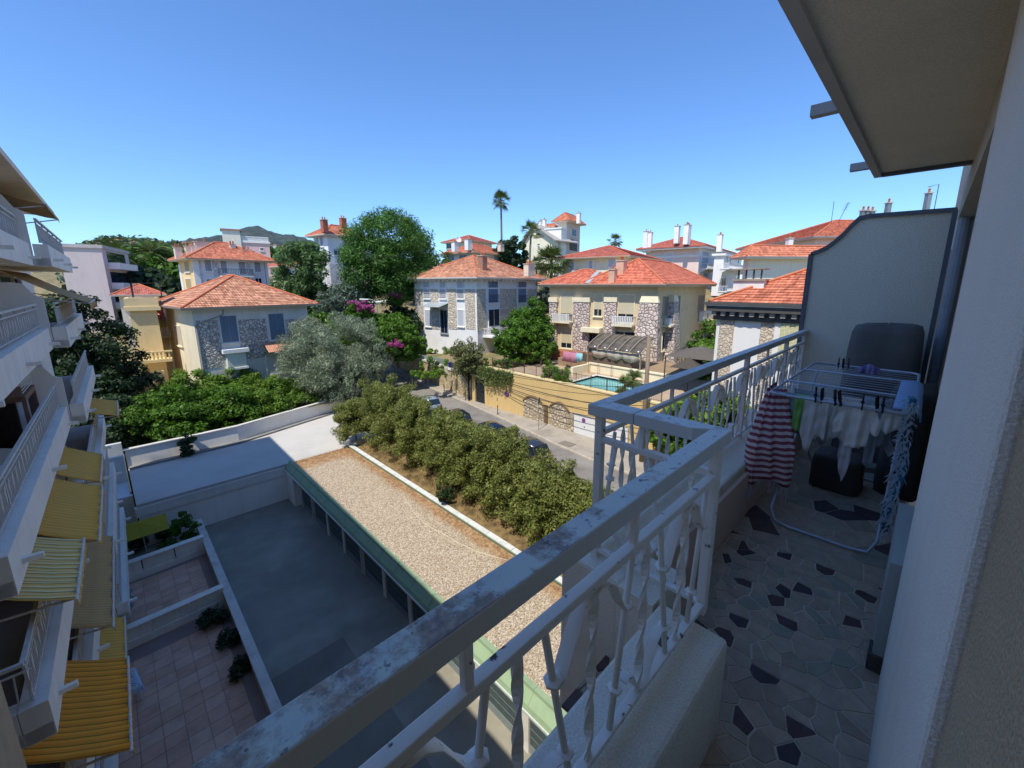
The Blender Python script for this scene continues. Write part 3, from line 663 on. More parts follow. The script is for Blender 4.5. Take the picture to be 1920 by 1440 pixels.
for px, py, wd in ((334, 474, .8), (354, 472, .8), (366, 470, 1.0), (436, 468, .7), (462, 478, 1.3), (378, 464, 1.7)): H3.chimney(px, py, wd, .7, .7, hpl('pale chimney', '#c4b9a8', .15), 78, 2)

# --- pink house with a roof terrace above it
H3b = House('pink_house', 'pink house with white balustraded roof terrace just below the mountain', (446, 470), 130, -10, 506, 425, 2, ze=11.2)
H3b.walls(hpl('pink plaster', '#cba9a2', .1, .6)); H3b.band(H3b.h-.5, H3b.h, .25, WHITE)
m = MB(); n = 40
for k in range(n): xx = k*H3b.Lx/n; m.box(xx, -.1, H3b.h, xx+.12, .1, H3b.h+.9)
m.box(-.1, -.14, H3b.h+.9, H3b.Lx, .14, H3b.h+1.1); m.build('balustrade', WHITE, H3b.root)
MB().box(-2.8, -.5, 0, .9, 3.5, H3b.h+2.3).build('stair_tower', hpl('cream tower', '#ddd6c4', .1), H3b.root)
MB().box(-3.1, -.8, H3b.h+2.3, 1.2, 3.8, H3b.h+2.6).build('tower_roof', hpl('flat red roof', '#b0765f', .2), H3b.root)
H3b.window('R', 488, 465, 494, 470, 'glass'); H3b.window('R', 470, 470, 478, 480, 'glass')

# --- red roofed house half hidden by the ailanthus
H4 = House('hidden_house', 'cream house with red roofs, half hidden behind the light feathery tree', (566, 497), 92, 5, 604, 506, -6)
H4.walls(hpl('warm cream', '#cfc0a6', .1)); H4.roof(TILE_C, .8, 2.2)
for r in ((520, 505, 527, 522), (540, 505, 548, 522)): H4.window('L', *r, 'shutter', GREYS)
H4.chimney(536, 478, .9, .7, .8, rng=96)
# --- white tower villa beside the pine
H5 = House('white_villa', 'tall white villa with orange pyramid roof and brick chimney, beside the umbrella pine', (613, 440), 84, 10, 676, 587, -3.5)
H5.walls(hpl('bright white', '#d9d8d6', .08, .6)); H5.roof(TILE_D, 1.0, 2.1, gut='#c9b8a6')
H5.b('L', 0, H5.Ly, 0, H5.h*.62, 0, .06).build('stone_base', hst('white block', '#cfcbc4', '#b0aba2', 2.2, .05, True), H5.root); H5.b('R', 0, H5.Lx, 0, H5.h*.6, 0, .06).build('stone_base', hst('white block', '#cfcbc4', '#b0aba2', 2.2, .05, True), H5.root)
for r in ((594, 446, 598, 463), (601, 445, 606, 462)): H5.window('L', *r, 'shutter', GREYS)
for r in ((643, 443, 655, 470),): H5.window('R', *r, 'shutter', GREYS)
H5.window('R', 626, 470, 640, 478, 'glass', rail=True)
H5.chimney(608, 424, .9, .9, 1.0, hpl('brick', '#9c5b46', .3, 4), 83, 2); H5.chimney(643, 416, 1.0, .8, .6, hpl('brick', '#9c5b46', .3, 4), 88, 2)
# --- two stacked red roofs behind the stone villa
H7 = House('ochre_house', 'low house with orange roof and two white chimneys, directly behind the stone villa', (887, 473), 90, 8, 950, 838, -3)
H7.walls(hpl('grey beige', '#bdb6a8', .1)); H7.roof(TILE_D, 1.0, 2.2, gut='#b9a08c'); H7.chimney(853, 462, 1.1, .9, .8, WHITE, 90, 1); H7.chimney(878, 459, 1.2, 1.0, 1.0, WHITE, 89, 1); H7.chimney(939, 462, 1.2, .9, .4, rng=93)
for r in ((840, 478, 852, 488), (862, 478, 876, 488)): H7.window('L', *r, 'glass')
for r in ((898, 476, 908, 490), (925, 476, 936, 492)): H7.window('R', *r, 'shutter', GREYS)
H7b = House('rear_house', 'red roofed house with satellite dish, rising behind the low ochre house', (880, 451), 112, 8, 922, 836, -1)
H7b.walls(hpl('grey beige', '#bdb6a8', .1)); H7b.roof(TILE_C, 1.0, 2.0, gut='#b08a78'); H7b.window('L', 838, 457, 846, 466, 'glass'); H7b.window('L', 848, 456, 856, 465, 'glass')
dish = MB().lathe([(.02, 0), (.5, .1), (.75, .28), (.72, .3), (.3, .1), (.02, .03)], (0, 0, 0), 16).build('satellite_dish', WHITE, H7b.root); dish.location = H7b.local(at(859, 450, 109)); dish.rotation_euler = (radians(70), 0, radians(-20))
# --- tower house
H8 = House('gabled_house', 'cream gabled house with red roofed lookout tower on the skyline', (1041, 449), 106, 0, 1046, 983, 2.5)
H8.walls(hpl('pale cream', '#ded8bd', .06, .5)); gm = MB(); pk = H8.local(onplane(1004, 424, H8.c, 90)); 
gm.prism([(-.01, 0, H8.h), (-.01, pk.y, pk.z), (-.01, H8.Ly, H8.h)], (8, 0, 0)); gm.build('gable', hpl('pale cream', '#ded8bd'), H8.root)
for (ya, za, yb, zb_) in ((-.9, H8.h-.5, pk.y, pk.z+.15), (H8.Ly+.9, H8.h-.5, pk.y, pk.z+.15)):
    MB().prism([(-1.0, ya, za), (-1.0, yb, zb_), (-1.0, yb, zb_+.25), (-1.0, ya, za+.25)], (9.5, 0, 0)).build('roof', hpl('grey slate', '#8f8a84', .15), H8.root)
for r in ((1008, 457, 1012, 460), (1009, 462, 1012, 465)): H8.window('L', *r, 'glass', sill=False)
H8.b('L', *H8.rect('L', 1001, 443, 1020, 445)[:4], 0, .15).build('sill_band', hpl('umber band', '#a08f6c'), H8.root)
t8 = at(1062, 430, 110); T = House('lookout_tower', 'square lookout tower with red pyramid roof and white chimney, behind the cream gable', (1063, 414), 110, 12, 1088, 1046, 0, cat='tower')
T.walls(hpl('tower grey', '#b5aa9b', .1)); T.roof(TILE_D, 1.2, 2.3, gut='#a0684e'); T.chimney(1085, 411, .9, .9, 1.4, WHITE, 112, 1)
T.window('R', 1072, 430, 1080, 443, 'glass'); T.window('L', 1049, 426, 1053, 440, 'glass', fm=WHITE); T.panel('R', 1068, 450, 1082, 470, plain('dark loggia', '#4b4640'), 'loggia'); T.b('L', 0, 4.5, 0, T.h-2.2, 0, 3.0).build('annexe', WHITE, T.root)
MB().box(-3.2, -.2, T.h-2.2, .05, 4.8, T.h-1.9).build('annexe_cornice', WHITE, T.root)
H8b = House('terracotta_wing', 'small pale wing with white chimneys between gabled house and tower', (1040, 425), 113, 4, 1046, 1010, 2, cat='house')
H8b.walls(WHITE); H8b.roof(TILE_D, .3, .9); H8b.chimney(1014, 420, 1.2, .8, .6, WHITE, 113, 2); H8b.chimney(1021, 419, .8, .8, .9, WHITE, 113, 1)
# --- red roofed house above the beige villa
H9 = House('pale_house', 'pale yellow house with long plain red roof, right behind the beige villa', (1174, 480), 70, 8, 1228, 1056, -4)
H9.walls(hpl('pale yellow', '#d8d0b4', .08, .6)); H9.roof(TILE_C, 1.1, 2.3, gut='#b39a84')
for r in ((1069, 491, 1076, 512), (1104, 489, 1111, 510), (1141, 486, 1155, 500)): H9.window('L', *r, 'shutter', slatted('pale blue shutter', '#b9c0cc'))
for r in ((1182, 487, 1190, 500), (1209, 487, 1219, 502)): H9.window('R', *r, 'shutter', slatted('pale blue shutter', '#b9c0cc'))
# --- pink and white house with tall chimneys
H11 = House('rose_house', 'large rose and white house with tall white chimneys and stacked balconies', (1312, 462), 92, 6, 1378, 1212, -2)
H11.walls(hpl('rose plaster', '#d9c0b4', .06, .6)); H11.b('R', 0, H11.Lx, 0, H11.h, 0, .04).build('front_render', hpl('rose white', '#d8d5d2', .06), H11.root)
H11.band(H11.h-2.0, H11.h-1.6, .2, WHITE); H11.roof(TILE_C, 1.6, 2.6, gut='#8f5a4a', soff=WHITE, under=.35)
for r in ((1235, 475, 1245, 496), (1250, 474, 1262, 495)): H11.window('L', *r, 'shutter', slatted('white shutter', '#d4d4d2'), WHITE)
for r in ((1316, 472, 1327, 500), (1318, 512, 1326, 530)): H11.window('R', *r, 'shutter', slatted('grey blue shutter', '#a9b4c4'))
H11.balcony('R', 1313, 495, 1331, 504, 1.4, WHITE, WHITE, 'bracketed')
H11.chimney(1211, 451, .9, .9, 1.8, WHITE, 95, 1, drop=2.5); H11.chimney(1219, 451, .8, .8, 1.6, WHITE, 95, 1, drop=2.5); H11.chimney(1269, 446, 1.0, .9, 2.2, WHITE, 92, 1); H11.chimney(1288, 448, 1.9, .9, 2.6, WHITE, 91, 3); H11.chimney(1350, 452, 1.2, .9, 1.2, WHITE, 97, 2, drop=2.2)
B = House('bay_tower', 'white octagonal bay with balconies at the corner of the rose house', (1358, 476), 88, 6, 1392, 1340, -2, cat='tower')
B.walls(hpl('bay white', '#dcd9d3', .06)); B.band(B.h-.3, B.h+.1, .4, WHITE)
for r in ((1360, 478, 1364, 493), (1366, 478, 1370, 493), (1380, 480, 1385, 494), (1352, 520, 1360, 536), (1378, 516, 1384, 540)): B.window('R', *r, 'glass', fm=WHITE, sill=False)
for yy in (505, 545): B.balcony('R', 1336, yy-9, 1396, yy, 1.6, WHITE, WHITE, 'bracketed', a=(-2.2, B.Lx+.4))
# --- long house on the right behind the partition
H12 = House('right_house', 'cream house with orange tiled roof, showing above the balcony partition', (1405, 482), 58, -40, 1720, 1396, -6, Lx=22)
H12.walls(hpl('cream right', '#ddd5c2', .07, .6)); H12.roof(TILE_D, 1.1, 1.35, gut='#8c8a86', soff=WHITE, brackets=False)
H12.chimney(1480, 454, .6, .6, .4, WHITE, 62, 1)
H12b = House('upper_house', 'cream house with big orange roof, aerials and metal chimney flues, at the upper right', (1530, 445), 66, -45, 1900, 1512, -6, Lx=44, Ly=17)
H12b.walls(hpl('cream right', '#ddd5c2')); H12b.roof(TILE_D, 1.0, 3.3, gut='#8c8a86')
for px, py in ((1617, 404), (1626, 404), (1634, 405), (1665, 390), (1740, 372)): H12b.chimney(px, py, .45, .45, .5, plain('flue', '#8f9496', .4, .5), 66, 1, drop=1.6)
p = H12b.local(at(1558, 420, 64)); MB().tube([p, p+Vector((0, 0, 2.6))], .03, 6).build('mast', plain('aerial', '#55534f', .4, .6), H12b.root); am = MB(); p2 = H12b.local(at(1572, 416, 64)); am.tube([p2, p2+Vector((.9, 0, 2.2))], .03, 6)
for k in range(4): am.bar(p2+Vector((.55+.1*k, -.4, 1.4+.24*k)), p2+Vector((.55+.1*k, .4, 1.4+.24*k)), .03, .03)
am.build('aerial', plain('aerial', '#55534f', .4, .6), H12b.root); am = MB(); p3_ = H12b.local(at(1755, 375, 64)); am.tube([p3_+Vector((0, 0, -1)), p3_+Vector((0, 0, 1.6)), p3_+Vector((-1.1, 0, 1.3))], .04, 6); am.build('aerial', plain('aerial', '#55534f', .4, .6), H12b.root)
# --- near white house with the dentil cornice
c13 = onx(1346, 590, 27.6); H13 = House('cornice_house', 'white and stone house with dark bracketed cornice, seen past the end of the balcony rail', (1346, 585), c13.to_2d().length, 0, 1400, 1330, -13, ze=-1.55, Lx=9, Ly=.5)
st13 = hst('rubble', '#b5a794', '#93877a', 4.5, .06, bd=.03, mixc='#cdbfa9', sq=2.2)
MB().box(0, -22, 0, 9, 0, H13.h).build('wall', hpl('white smooth', '#dcdad6', .05, .6, .8, 50, .002, .12), H13.root)
def w13(x): return onx(x, 640, 27.6).y-H13.c.y
for x0, x1 in ((1347, 1374), (1424, 1452)): MB().box(-.06, w13(x0), 0, 0, w13(x1), H13.h-.35).build('stone_panel', st13, H13.root)
MB().box(-.06, -22, 0, 0, w13(1506), H13.h-.35).build('stone_panel', st13, H13.root)
shm = slatted('pale yellow shutter', '#cfcb9c', .08)
y0, y1 = w13(1498), w13(1461); zt, zb_ = onx(1480, 600, 27.6).z+13, onx(1480, 670, 27.6).z+13
f = MB().box(-.1, y0-.15, zb_-.1, 0, y1+.3, zt+.12).build('window', WHITE, H13.root)
for k in range(4):
    q0, q1 = y0+(y1-y0)*k/4+.02, y0+(y1-y0)*(k+1)/4-.02; MB().box(-.15, q0, zb_, -.1, q1, zt).build('shutter', shm, f)
gd = hpl('dark zinc', '#4b4a48', .15, 1.5)
MB().box(-.55, -22.2, H13.h-.05, 9.3, .55, H13.h+.28).build('cornice', gd, H13.root); MB().box(-.62, -22.2, H13.h+.28, 9.3, .62, H13.h+.36).build('cornice_edge', WHITE, H13.root)
MB().box(-.7, -22.2, H13.h+.36, 9.3, .7, H13.h+.5).build('gutter', gd, H13.root)
MB().box(-.2, -22.1, H13.h-.6, 9.2, .2, H13.h-.05).build('frieze', gd, H13.root)
for k in range(24):
    yy = .1-k*.55
    MB().box(-.42, yy-.13, H13.h-.32, -.2, yy+.13, H13.h-.05).build('dentil', hpl('dentil', '#8f8d88', .1), H13.root)
H13.roof(TILE_D, .6, 2.3, rect=(.3, -22, 9, -.1), z=H13.h+.5, gut='#4b4a48')
r13 = H13.top; ch = at(1405, 556, c13.to_2d().length+1.6); q = H13.local(ch)
MB().box(q.x-.5, q.y-.9, q.z-.8, q.x+.5, q.y+.9, q.z+1.0).build('chimney', WHITE, r13); MB().box(q.x-.6, q.y-1.0, q.z+1.0, q.x+.6, q.y+1.0, q.z+1.12).build('chimney_cap', hpl('mossy cap', '#8a8272', .3), r13)
for k in range(4): MB().box(q.x-.35, q.y-.7+k*.45, q.z+1.12, q.x-.25, q.y-.62+k*.45, q.z+1.7).build('chimney_prop', gd, r13)
MB().box(q.x-.55, q.y-.9, q.z+1.7, q.x+.5, q.y+.9, q.z+1.78).build('chimney_slab', hpl('mossy cap', '#8a8272', .3), r13)
# --- yellow house with tower and outside stair at the left
H2 = House('yellow_tower_house', 'yellow tower with balustraded top and outside stair, between dark trees and grey villa', (238, 562), 57, -4, 290, 237, -12.3, Ly=4.5, cat='tower')
yel = hpl('yellow ochre', '#d6c090', .1, .6); H2.walls(yel); H2.band(H2.h-1.1, H2.h-.7, .35, yel); H2.band(H2.h-.7, H2.h+.15, .25, yel, 'parapet')
MB().box(.1, .1, H2.h+.15, H2.Lx-.1, H2.Ly-.1, H2.h+.2).build('terrace', hpl('terrace floor', '#9c8a70'), H2.root)
H2.b('R', -.4, 2.6, H2.h*.42, H2.h*.42+.25, 0, 1.5).build('balcony', yel, H2.root)
m = MB()
for k in range(10): m.box(-.35+k*.3, -1.45, H2.h*.42+.25, -.2+k*.3, -1.3, H2.h*.42+1.0)
m.box(-.4, -1.5, H2.h*.42+1.0, 2.7, -1.25, H2.h*.42+1.15); m.build('balustrade', yel, H2.root)
m = MB(); n = 14
for k in range(n): m.box(-2.8+k*.32, -2.6, 0, -2.48+k*.32, -1.3, .22*(k+1))
m.build('stair', yel, H2.root); MB().prism([(-3.2, -2.85, 0), (1.8, -2.85, 0), (1.8, -2.85, 3.9), (1.2, -2.85, 3.9), (-3.2, -2.85, 1.0)], (0, .22, 0)).build('stair_wall', yel, H2.root)
m = MB(); m.box(.4, .4, H2.h+.15, .5, .5, H2.h+1.6); m.box(2.6, .4, H2.h+.15, 2.7, .5, H2.h+1.6); m.box(.4, 2.5, H2.h+.15, .5, 2.6, H2.h+1.6); m.box(.3, .3, H2.h+1.6, 2.8, 2.7, H2.h+1.65); m.build('pergola', plain('dark pergola', '#3c3a38'), H2.root)
H2c = House('yellow_house', 'small yellow house with red roof and white balustrade, squeezed behind the grey villa', (274, 600), 62, 4, 330, 276, -12, Ly=6)
H2c.walls(yel); H2c.roof(TILE_C, .6, 1.4); H2c.window('R', 290, 602, 300, 630, 'glass', fm=yel)
H2c.balcony('R', 296, 615, 326, 628, 1.4, CREAM, WHITE, 'baluster')
H2d = House('shed_house', 'low red roofed house directly behind the yellow tower', (222, 553), 82, -4, 298, 224, -10, Ly=7)
H2d.walls(hpl('grey beige', '#bdb6a8')); H2d.roof(TILE_C, .8, 1.5)
# --- apartment block beyond the opposite wing
H14 = House('apartment_block', 'plain grey-pink apartment block with end balconies, beyond the opposite wing', (108, 463), 92, -14, 189, 100, -10, cat='building', group='apartment buildings', Ly=14)
H14.walls(hpl('blank gable', '#b5aaa6', .06, .4)); MB().box(-.2, -.2, H14.h, H14.Lx+.2, H14.Ly+.2, H14.h+.5).build('parapet', hpl('grey parapet', '#a7a29e'), H14.root)
for k in range(5):
    zz = H14.h-3.0-k*3.1
    MB().box(H14.Lx, 1.5, zz, H14.Lx+1.4, 12, zz+1.0).build('balcony', WHITE, H14.root); MB().box(H14.Lx, 2, zz+1.05, H14.Lx+.04, 11.5, zz+2.7).build('window', glass('pane'), H14.root)
# ------------------------------------------------------------------ opposite wing of the apartment building
WA = 89.1; WROOT_Z = ZC
wu = Vector((cos(radians(WA)), sin(radians(WA)), 0)); wn_ = Vector((-wu.y, wu.x, 0))     # along the wing, away from the court
D0 = 1.95
wo = wn_*D0
Wg = empty('apartment_wing', (wo.x, wo.y, WROOT_Z), WA-90, 'white apartment wing with stacked balconies, yellow awnings and ironwork railings', 'building', 'apartment buildings')
# local: y runs along the wing (10.3 .. 33.6), x = 0 is the balcony front, -x into the building
def wz(z): return z-WROOT_Z
FL = [-1.95-2.92*k for k in range(-1, 5)]       # floor levels, top one first
Y0, Y1, YS = 10.35, 33.2, 22.6
wing_w = plaster('wing plaster', '#ece4d6', .12, .6, .85, 50, .003, .3)
slab_m = plaster('wing slab edge', '#f3ecdf', .1, .7, .85, 50, .003, .4)
rail_m = plain('wing rail', '#d2cec6', .6, 0, .12, 10)
MB().box(-9, Y0-.3, 0, -1.35, Y1+3.8, wz(FL[0])+2.75).build('wall', wing_w, Wg)
MB().box(-9.2, Y0-1.2, wz(FL[0])+2.66, .22, Y1+1.0, wz(FL[0])+2.86).build('roof_slab', plaster('roof soffit', '#ecdcc6', .1), Wg)
MB().box(-9.2, Y0-1.2, wz(FL[0])+2.86, .12, Y1+.9, wz(FL[0])+3.08).build('roof_edge', slab_m, Wg)
MB().box(-9, Y0, wz(FL[0])+2.9, -1.36, Y1+3.9, wz(6.7)).build('shadow_block', wing_w, Wg)  # unseen upper block, added to carry the wing's shadow edge across the driveway
dark_room = plain('dark room', '#7a726c', .8); curtain_m = cloth('pale curtain', '#a7acb8', .15)
def wing_rail(zf, x, ya, yb, far):
    r = MB(); zt = wz(zf)+1.33; zb = wz(zf)+.5
    r.box(x-.05, ya, zt-.06, x+.02, yb, zt); r.box(x-.035, ya, zt-.2, x+.0, yb, zt-.165); r.box(x-.035, ya, zb+.04, x, yb, zb+.07)
    rg = r.build('handrail', rail_m, Wg)
    for k in range(int((yb-ya)/1.9)+1):
        yy = min(ya+k*1.9, yb-.05); MB().box(x-.04, yy, zb, x, yy+.05, zt-.06).build('rail_post', rail_m, rg)
    m = MB(); n = int((yb-ya)/.105); rr = random.Random(int(zf*10)+int(ya))
    for k in range(n):
        yy = ya+.05+k*.105; lean = rr.uniform(-.03, .03)
        m.bar((x-.018, yy, zb+.07), (x-.018, yy+lean, zt-.2), .018, .018, (0, 1, 0))
        if k % 4 == 1: m.prism([(x-.03, yy-.06, zt-.42), (x-.03, yy, zt-.26), (x-.03, yy+.07, zt-.3), (x-.03, yy+.02, zt-.55), (x-.03, yy-.05, zt-.66)], (.02, 0, 0))
    o = m.build('balusters', rail_m, rg); o['kind'] = 'stuff'
    return rg
for i, zf in enumerate(FL):
    for far in (0, 1):
        ya, yb = ((YS, Y1), (Y0, YS-.15))[1-far]
        x = .42 if far else 0.0
        if i == 0: x -= .0
        if i == 5 and far: yb -= 0
        top = wz(zf)
        MB().box(-1.4, ya, top-.28, x+.04, yb, top-.02).build('balcony_slab', slab_m, Wg)
        b_ = MB().box(x-.3, ya, top-.30, x+.06, yb, top+.45).build('balcony_upstand', slab_m, Wg)
        MB().box(-1.35, ya, top-.02, x-.3, yb, top).build('balcony_floor', plaster('wing floor', '#a3a3a6', .2), Wg)
        wing_rail(zf, x-.1, ya+.1, yb-.06, far)
        for q in range(3):      # rainwater spouts
            yy = ya+.8+q*(yb-ya-1.6)/2; MB().box(x+.06, yy-.05, top-.1, x+.32, yy+.05, top).build('drain_spout', slab_m, Wg)
    # end rail of the near balcony, turned towards the camera
    r = MB(); zt, zb = wz(zf)+1.33, wz(zf)+.5
    r.box(-1.3, Y0+.03, zt-.06, -.1, Y0+.1, zt); r.box(-1.3, Y0+.05, zt-.2, -.1, Y0+.08, zt-.165); r.box(-1.3, Y0+.05, zb+.04, -.1, Y0+.08, zb+.07)
    for k in range(9): r.bar((-1.25+k*.14, Y0+.065, zb+.05), (-1.22+k*.14+(k % 3-1)*.05, Y0+.065, zt-.17), .02, .02, (0, 1, 0))
    r.build('end_rail', rail_m, Wg)
    MB().box(-1.38, Y0, wz(zf)-.26, -.31, Y0+.3, wz(zf)+.44).build('end_upstand', slab_m, Wg)
    # partition between neighbouring flats, openings and curtains
    pz = wz(zf)
    prof = [(-1.36, YS-.1, pz), (.1, YS-.1, pz), (.1, YS-.1, pz+1.5), (-.1, YS-.1, pz+1.62), (-.3, YS-.1, pz+2.0), (-.55, YS-.1, pz+2.05), (-1.36, YS-.1, pz+2.05)]
    MB().prism(prof, (0, .1, 0)).build('partition', slab_m, Wg)
    for k, (ya, yb, kind) in enumerate(((11.2, 13.4, 1), (14.6, 16.8, 0), (18.2, 20.6, 1), (23.6, 25.6, 0), (27.0, 29.2, 1), (30.4, 32.2, 0))):
        w = MB().box(-1.36, ya-.12, pz+.02, -1.28, yb+.12, pz+2.4).build('window', slab_m, Wg)
        MB().box(-1.3, ya, pz+.05, -1.27, yb, pz+2.28).build('pane', dark_room if kind == 0 else glass('wing glass', '#5a646c'), w)
        if (k+i) % 2 == 0:
            g_ = []
            for a in range(13): g_.append([(-1.22+.05*sin(a*1.9), ya+(yb-ya)*.48*a/12, pz+.08), (-1.22+.05*sin(a*1.9), ya+(yb-ya)*.48*a/12, pz+2.25)])
            MB().sheet(g_).build('curtain', curtain_m, w, smooth=True)
# awnings (each its own thing), measured from the wing's front
aw_y = stripes('yellow striped awning', '#ffca60', '#f0b450', .16, .5, 1, trans=.2)
aw_p = stripes('pale yellow awning', '#ffd070', '#fff0b4', .14, .45, 1, trans=.2, c3='#7d7440')
aw_o = stripes('orange striped awning', '#ffb038', '#f09c30', .17, .55, 1, trans=.2, c3='#8a6a20')
aw_b = stripes('faded awning', '#dcb67a', '#c8a26c', .12, .5, 1, trans=.2)
def awning(label, ya, yb, zf, x_in, z_in, x_out, z_out, mat, val=.22):
    A = empty('awning', Wg.location, WA-90, label, 'awning', 'awnings over the balconies')
    n = 18; g_ = []
    for a in range(n+1):
        yy = ya+(yb-ya)*a/n; sag = .03*sin(a*2.1)
        g_.append([(x_in+(x_out-x_in)*t, yy, wz(zf)+z_in+(z_out-z_in)*t-.10*sin(pi*t)+sag*t) for t in (0, .25, .5, .75, 1)])
    MB().sheet(g_).build('fabric', mat, A, thick=.012, smooth=True)
    v = MB(); m2 = 26
    for a in range(m2):
        y0_, y1_ = ya+(yb-ya)*a/m2, ya+(yb-ya)*(a+1)/m2; zz = wz(zf)+z_out
        v.add([(x_out, y0_, zz), (x_out, y1_, zz), (x_out+.02, y1_-.01, zz-val*.6), (x_out+.03, (y0_+y1_)/2, zz-val), (x_out+.02, y0_+.01, zz-val*.6)], [(0, 1, 2, 3, 4)])
    v.build('valance', mat, A, thick=.008)
    MB().tube([(x_out, ya-.05, wz(zf)+z_out), (x_out, yb+.05, wz(zf)+z_out)], .03, 8).build('front_bar', rail_m, A)
    for yy in (ya+.1, yb-.1): MB().bar((x_in-.1, yy, wz(zf)+z_in-.9), (x_out, yy, wz(zf)+z_out-.02), .04, .04).build('arm', rail_m, A)
    return A
awning('pale yellow awning with scalloped edge, let down beneath the third balcony, nearest the camera', 11.5, 14.3, FL[3], -.9, 2.55, .52, 1.55, aw_p)
awning('wide yellow awning sloping over the second balcony rail, beside the scalloped one', 14.5, 18.6, FL[3], -.9, 2.55, .75, 1.3, aw_y)
awning('yellow awning farther along the same balcony, above the flower boxes', 18.8, 22.0, FL[3], -.9, 2.6, .72, 1.4, aw_y)
awning('small yellow awning at the far end of the wing, over grey curtains', 27.3, 31.0, FL[3], -.9, 2.6, 1.2, 1.6, aw_y)
awning('bright orange striped awning hanging low at the bottom corner of the wing', 10.6, 13.6, FL[4], -.9, 2.55, .85, 1.2, aw_o)
awning('faded brown awning stretched along the middle of a lower balcony', 14.8, 20.6, FL[4], -.9, 2.6, .62, 1.5, aw_b)
awning('olive awning over the lowest balcony, half hidden behind its rail', 15.0, 19.8, FL[5], -.9, 2.55, .5, 1.5, aw_y)
awning('short yellow awning rolled almost in under the uppermost balcony', 11.0, 18.5, FL[1], -1.2, 2.55, -.35, 2.25, aw_y)
awning('grey-brown awning tilted steeply off the far end of the balcony at eye level', 24.0, 30.5, FL[1], -.9, 2.5, 1.15, 1.25, aw_b, .3)
awning('dark awning with glass screen over the uppermost balcony', 24.2, 29.2, FL[0], -.9, 2.5, .55, 2.0, aw_b, .15)
def on_wing(name, label, cat, y, zf, x=-.7, group=None):
    p = Wg.location+wu*y+(-wn_)*x; return empty(name, (p.x, p.y, zf), WA-90, label, cat, group)
# furniture on the balcony below eye level
t = on_wing('balcony_table', 'round white table among plastic chairs on the furnished balcony opposite', 'table', 14.6, FL[2])
MB().lathe([(.42, .7), (.42, .74)], n=20).build('table_top', WHITE, t); MB().tube([(0, 0, 0), (0, 0, .7)], .03, 8).build('leg', WHITE, t)
for k, (yy, xx, lab) in enumerate(((13.7, -.75, 'white plastic chair by the near side of the round balcony table'), (15.5, -.6, 'white plastic chair by the far side of the round balcony table'), (12.6, -.8, 'white plastic chair beside the cushion stack on the furnished balcony'))):
    c = on_wing('plastic_chair', lab, 'chair', yy, FL[2], xx, 'plastic balcony chairs')
    MB().box(-.24, -.24, .41, .24, .24, .45).build('seat', WHITE, c, bevel=.02); MB().prism([(-.24, .2, .45), (.24, .2, .45), (.2, .3, .86), (0, .32, .92), (-.2, .3, .86)], (0, .03, 0)).build('backrest', WHITE, c)
    for sx in (-.2, .2):
        for sy in (-.2, .2): MB().bar((sx, sy, 0), (sx*.95, sy*.95, .41), .035, .035).build('leg', WHITE, c)
c = on_wing('dark_cabinet', 'dark brown wooden screen with slatted top on the furnished balcony', 'screen', 18.2, FL[2], -.7)
wd = plain('dark wood', '#7d6154', .6); MB().box(-.55, -.9, 1.75, .5, .9, 1.9).build('top_board', wd, c); MB().box(.42, -.95, 0, .5, -.85, 1.9).build('post', wd, c); MB().box(.42, .85, 0, .5, .95, 1.9).build('post', wd, c); MB().box(-.55, .82, 0, .45, .9, 1.75).build('side_board', plain('mid wood', '#6a544c', .6), c)
m = MB()
for k in range(4): m.bar((.46, -.9, 1.98+k*.08), (.46, .9, 1.98+k*.08), .02, .02)
m.build('rods', rail_m, c)
g_ = [[(.3+.06*sin(a*1.7), -.8+1.5*a/14, .1), (.3+.06*sin(a*1.7), -.8+1.5*a/14, 1.74)] for a in range(15)]; MB().sheet(g_).build('curtain', curtain_m, c, smooth=True)
pg = plain('planter', '#3b3f42', .7)
for k, (yy, zf, lab) in enumerate(((19.9, FL[2], 'dark planter on the furnished balcony, under the wooden screen'), (21.0, FL[3], 'flower box at the far end of the awning balcony'))):
    c = on_wing('planter', lab, 'planter', yy, zf, -.55, 'balcony planters'); MB().box(-.16, -.5, 0, .16, .5, .3).build('tub', pg, c, bevel=.01)
    m = MB(); rr = random.Random(k)
    for q in range(160):
        x, y_, a = rr.uniform(-.16, .16), rr.uniform(-.5, .5), rr.uniform(0, 6.3); h = rr.uniform(.15, .5); m.add([(x, y_, .28), (x+.05*cos(a), y_+.05*sin(a), .28+h), (x+.09*cos(a+.5), y_+.09*sin(a+.5), .28+h*.8)], [(0, 1, 2)])
    m.build('leaves', foliage('planter leaves', '#2c3d22', '#5a7040'), c)
o = on_wing('lounge_drape', 'ochre striped sun blind hanging inside the lower corner balcony', 'blind', 11.3, FL[3], -1.0)
MB().sheet([[(.3, -.6, .1), (.3, -.6, 2.4)], [(-.2, .7, .1), (-.3, .7, 2.4)]]).build('fabric', stripes('ochre blind', '#b98524', '#a87a24', .3, .88, 1, c3='#4a3614'), o, thick=.01)
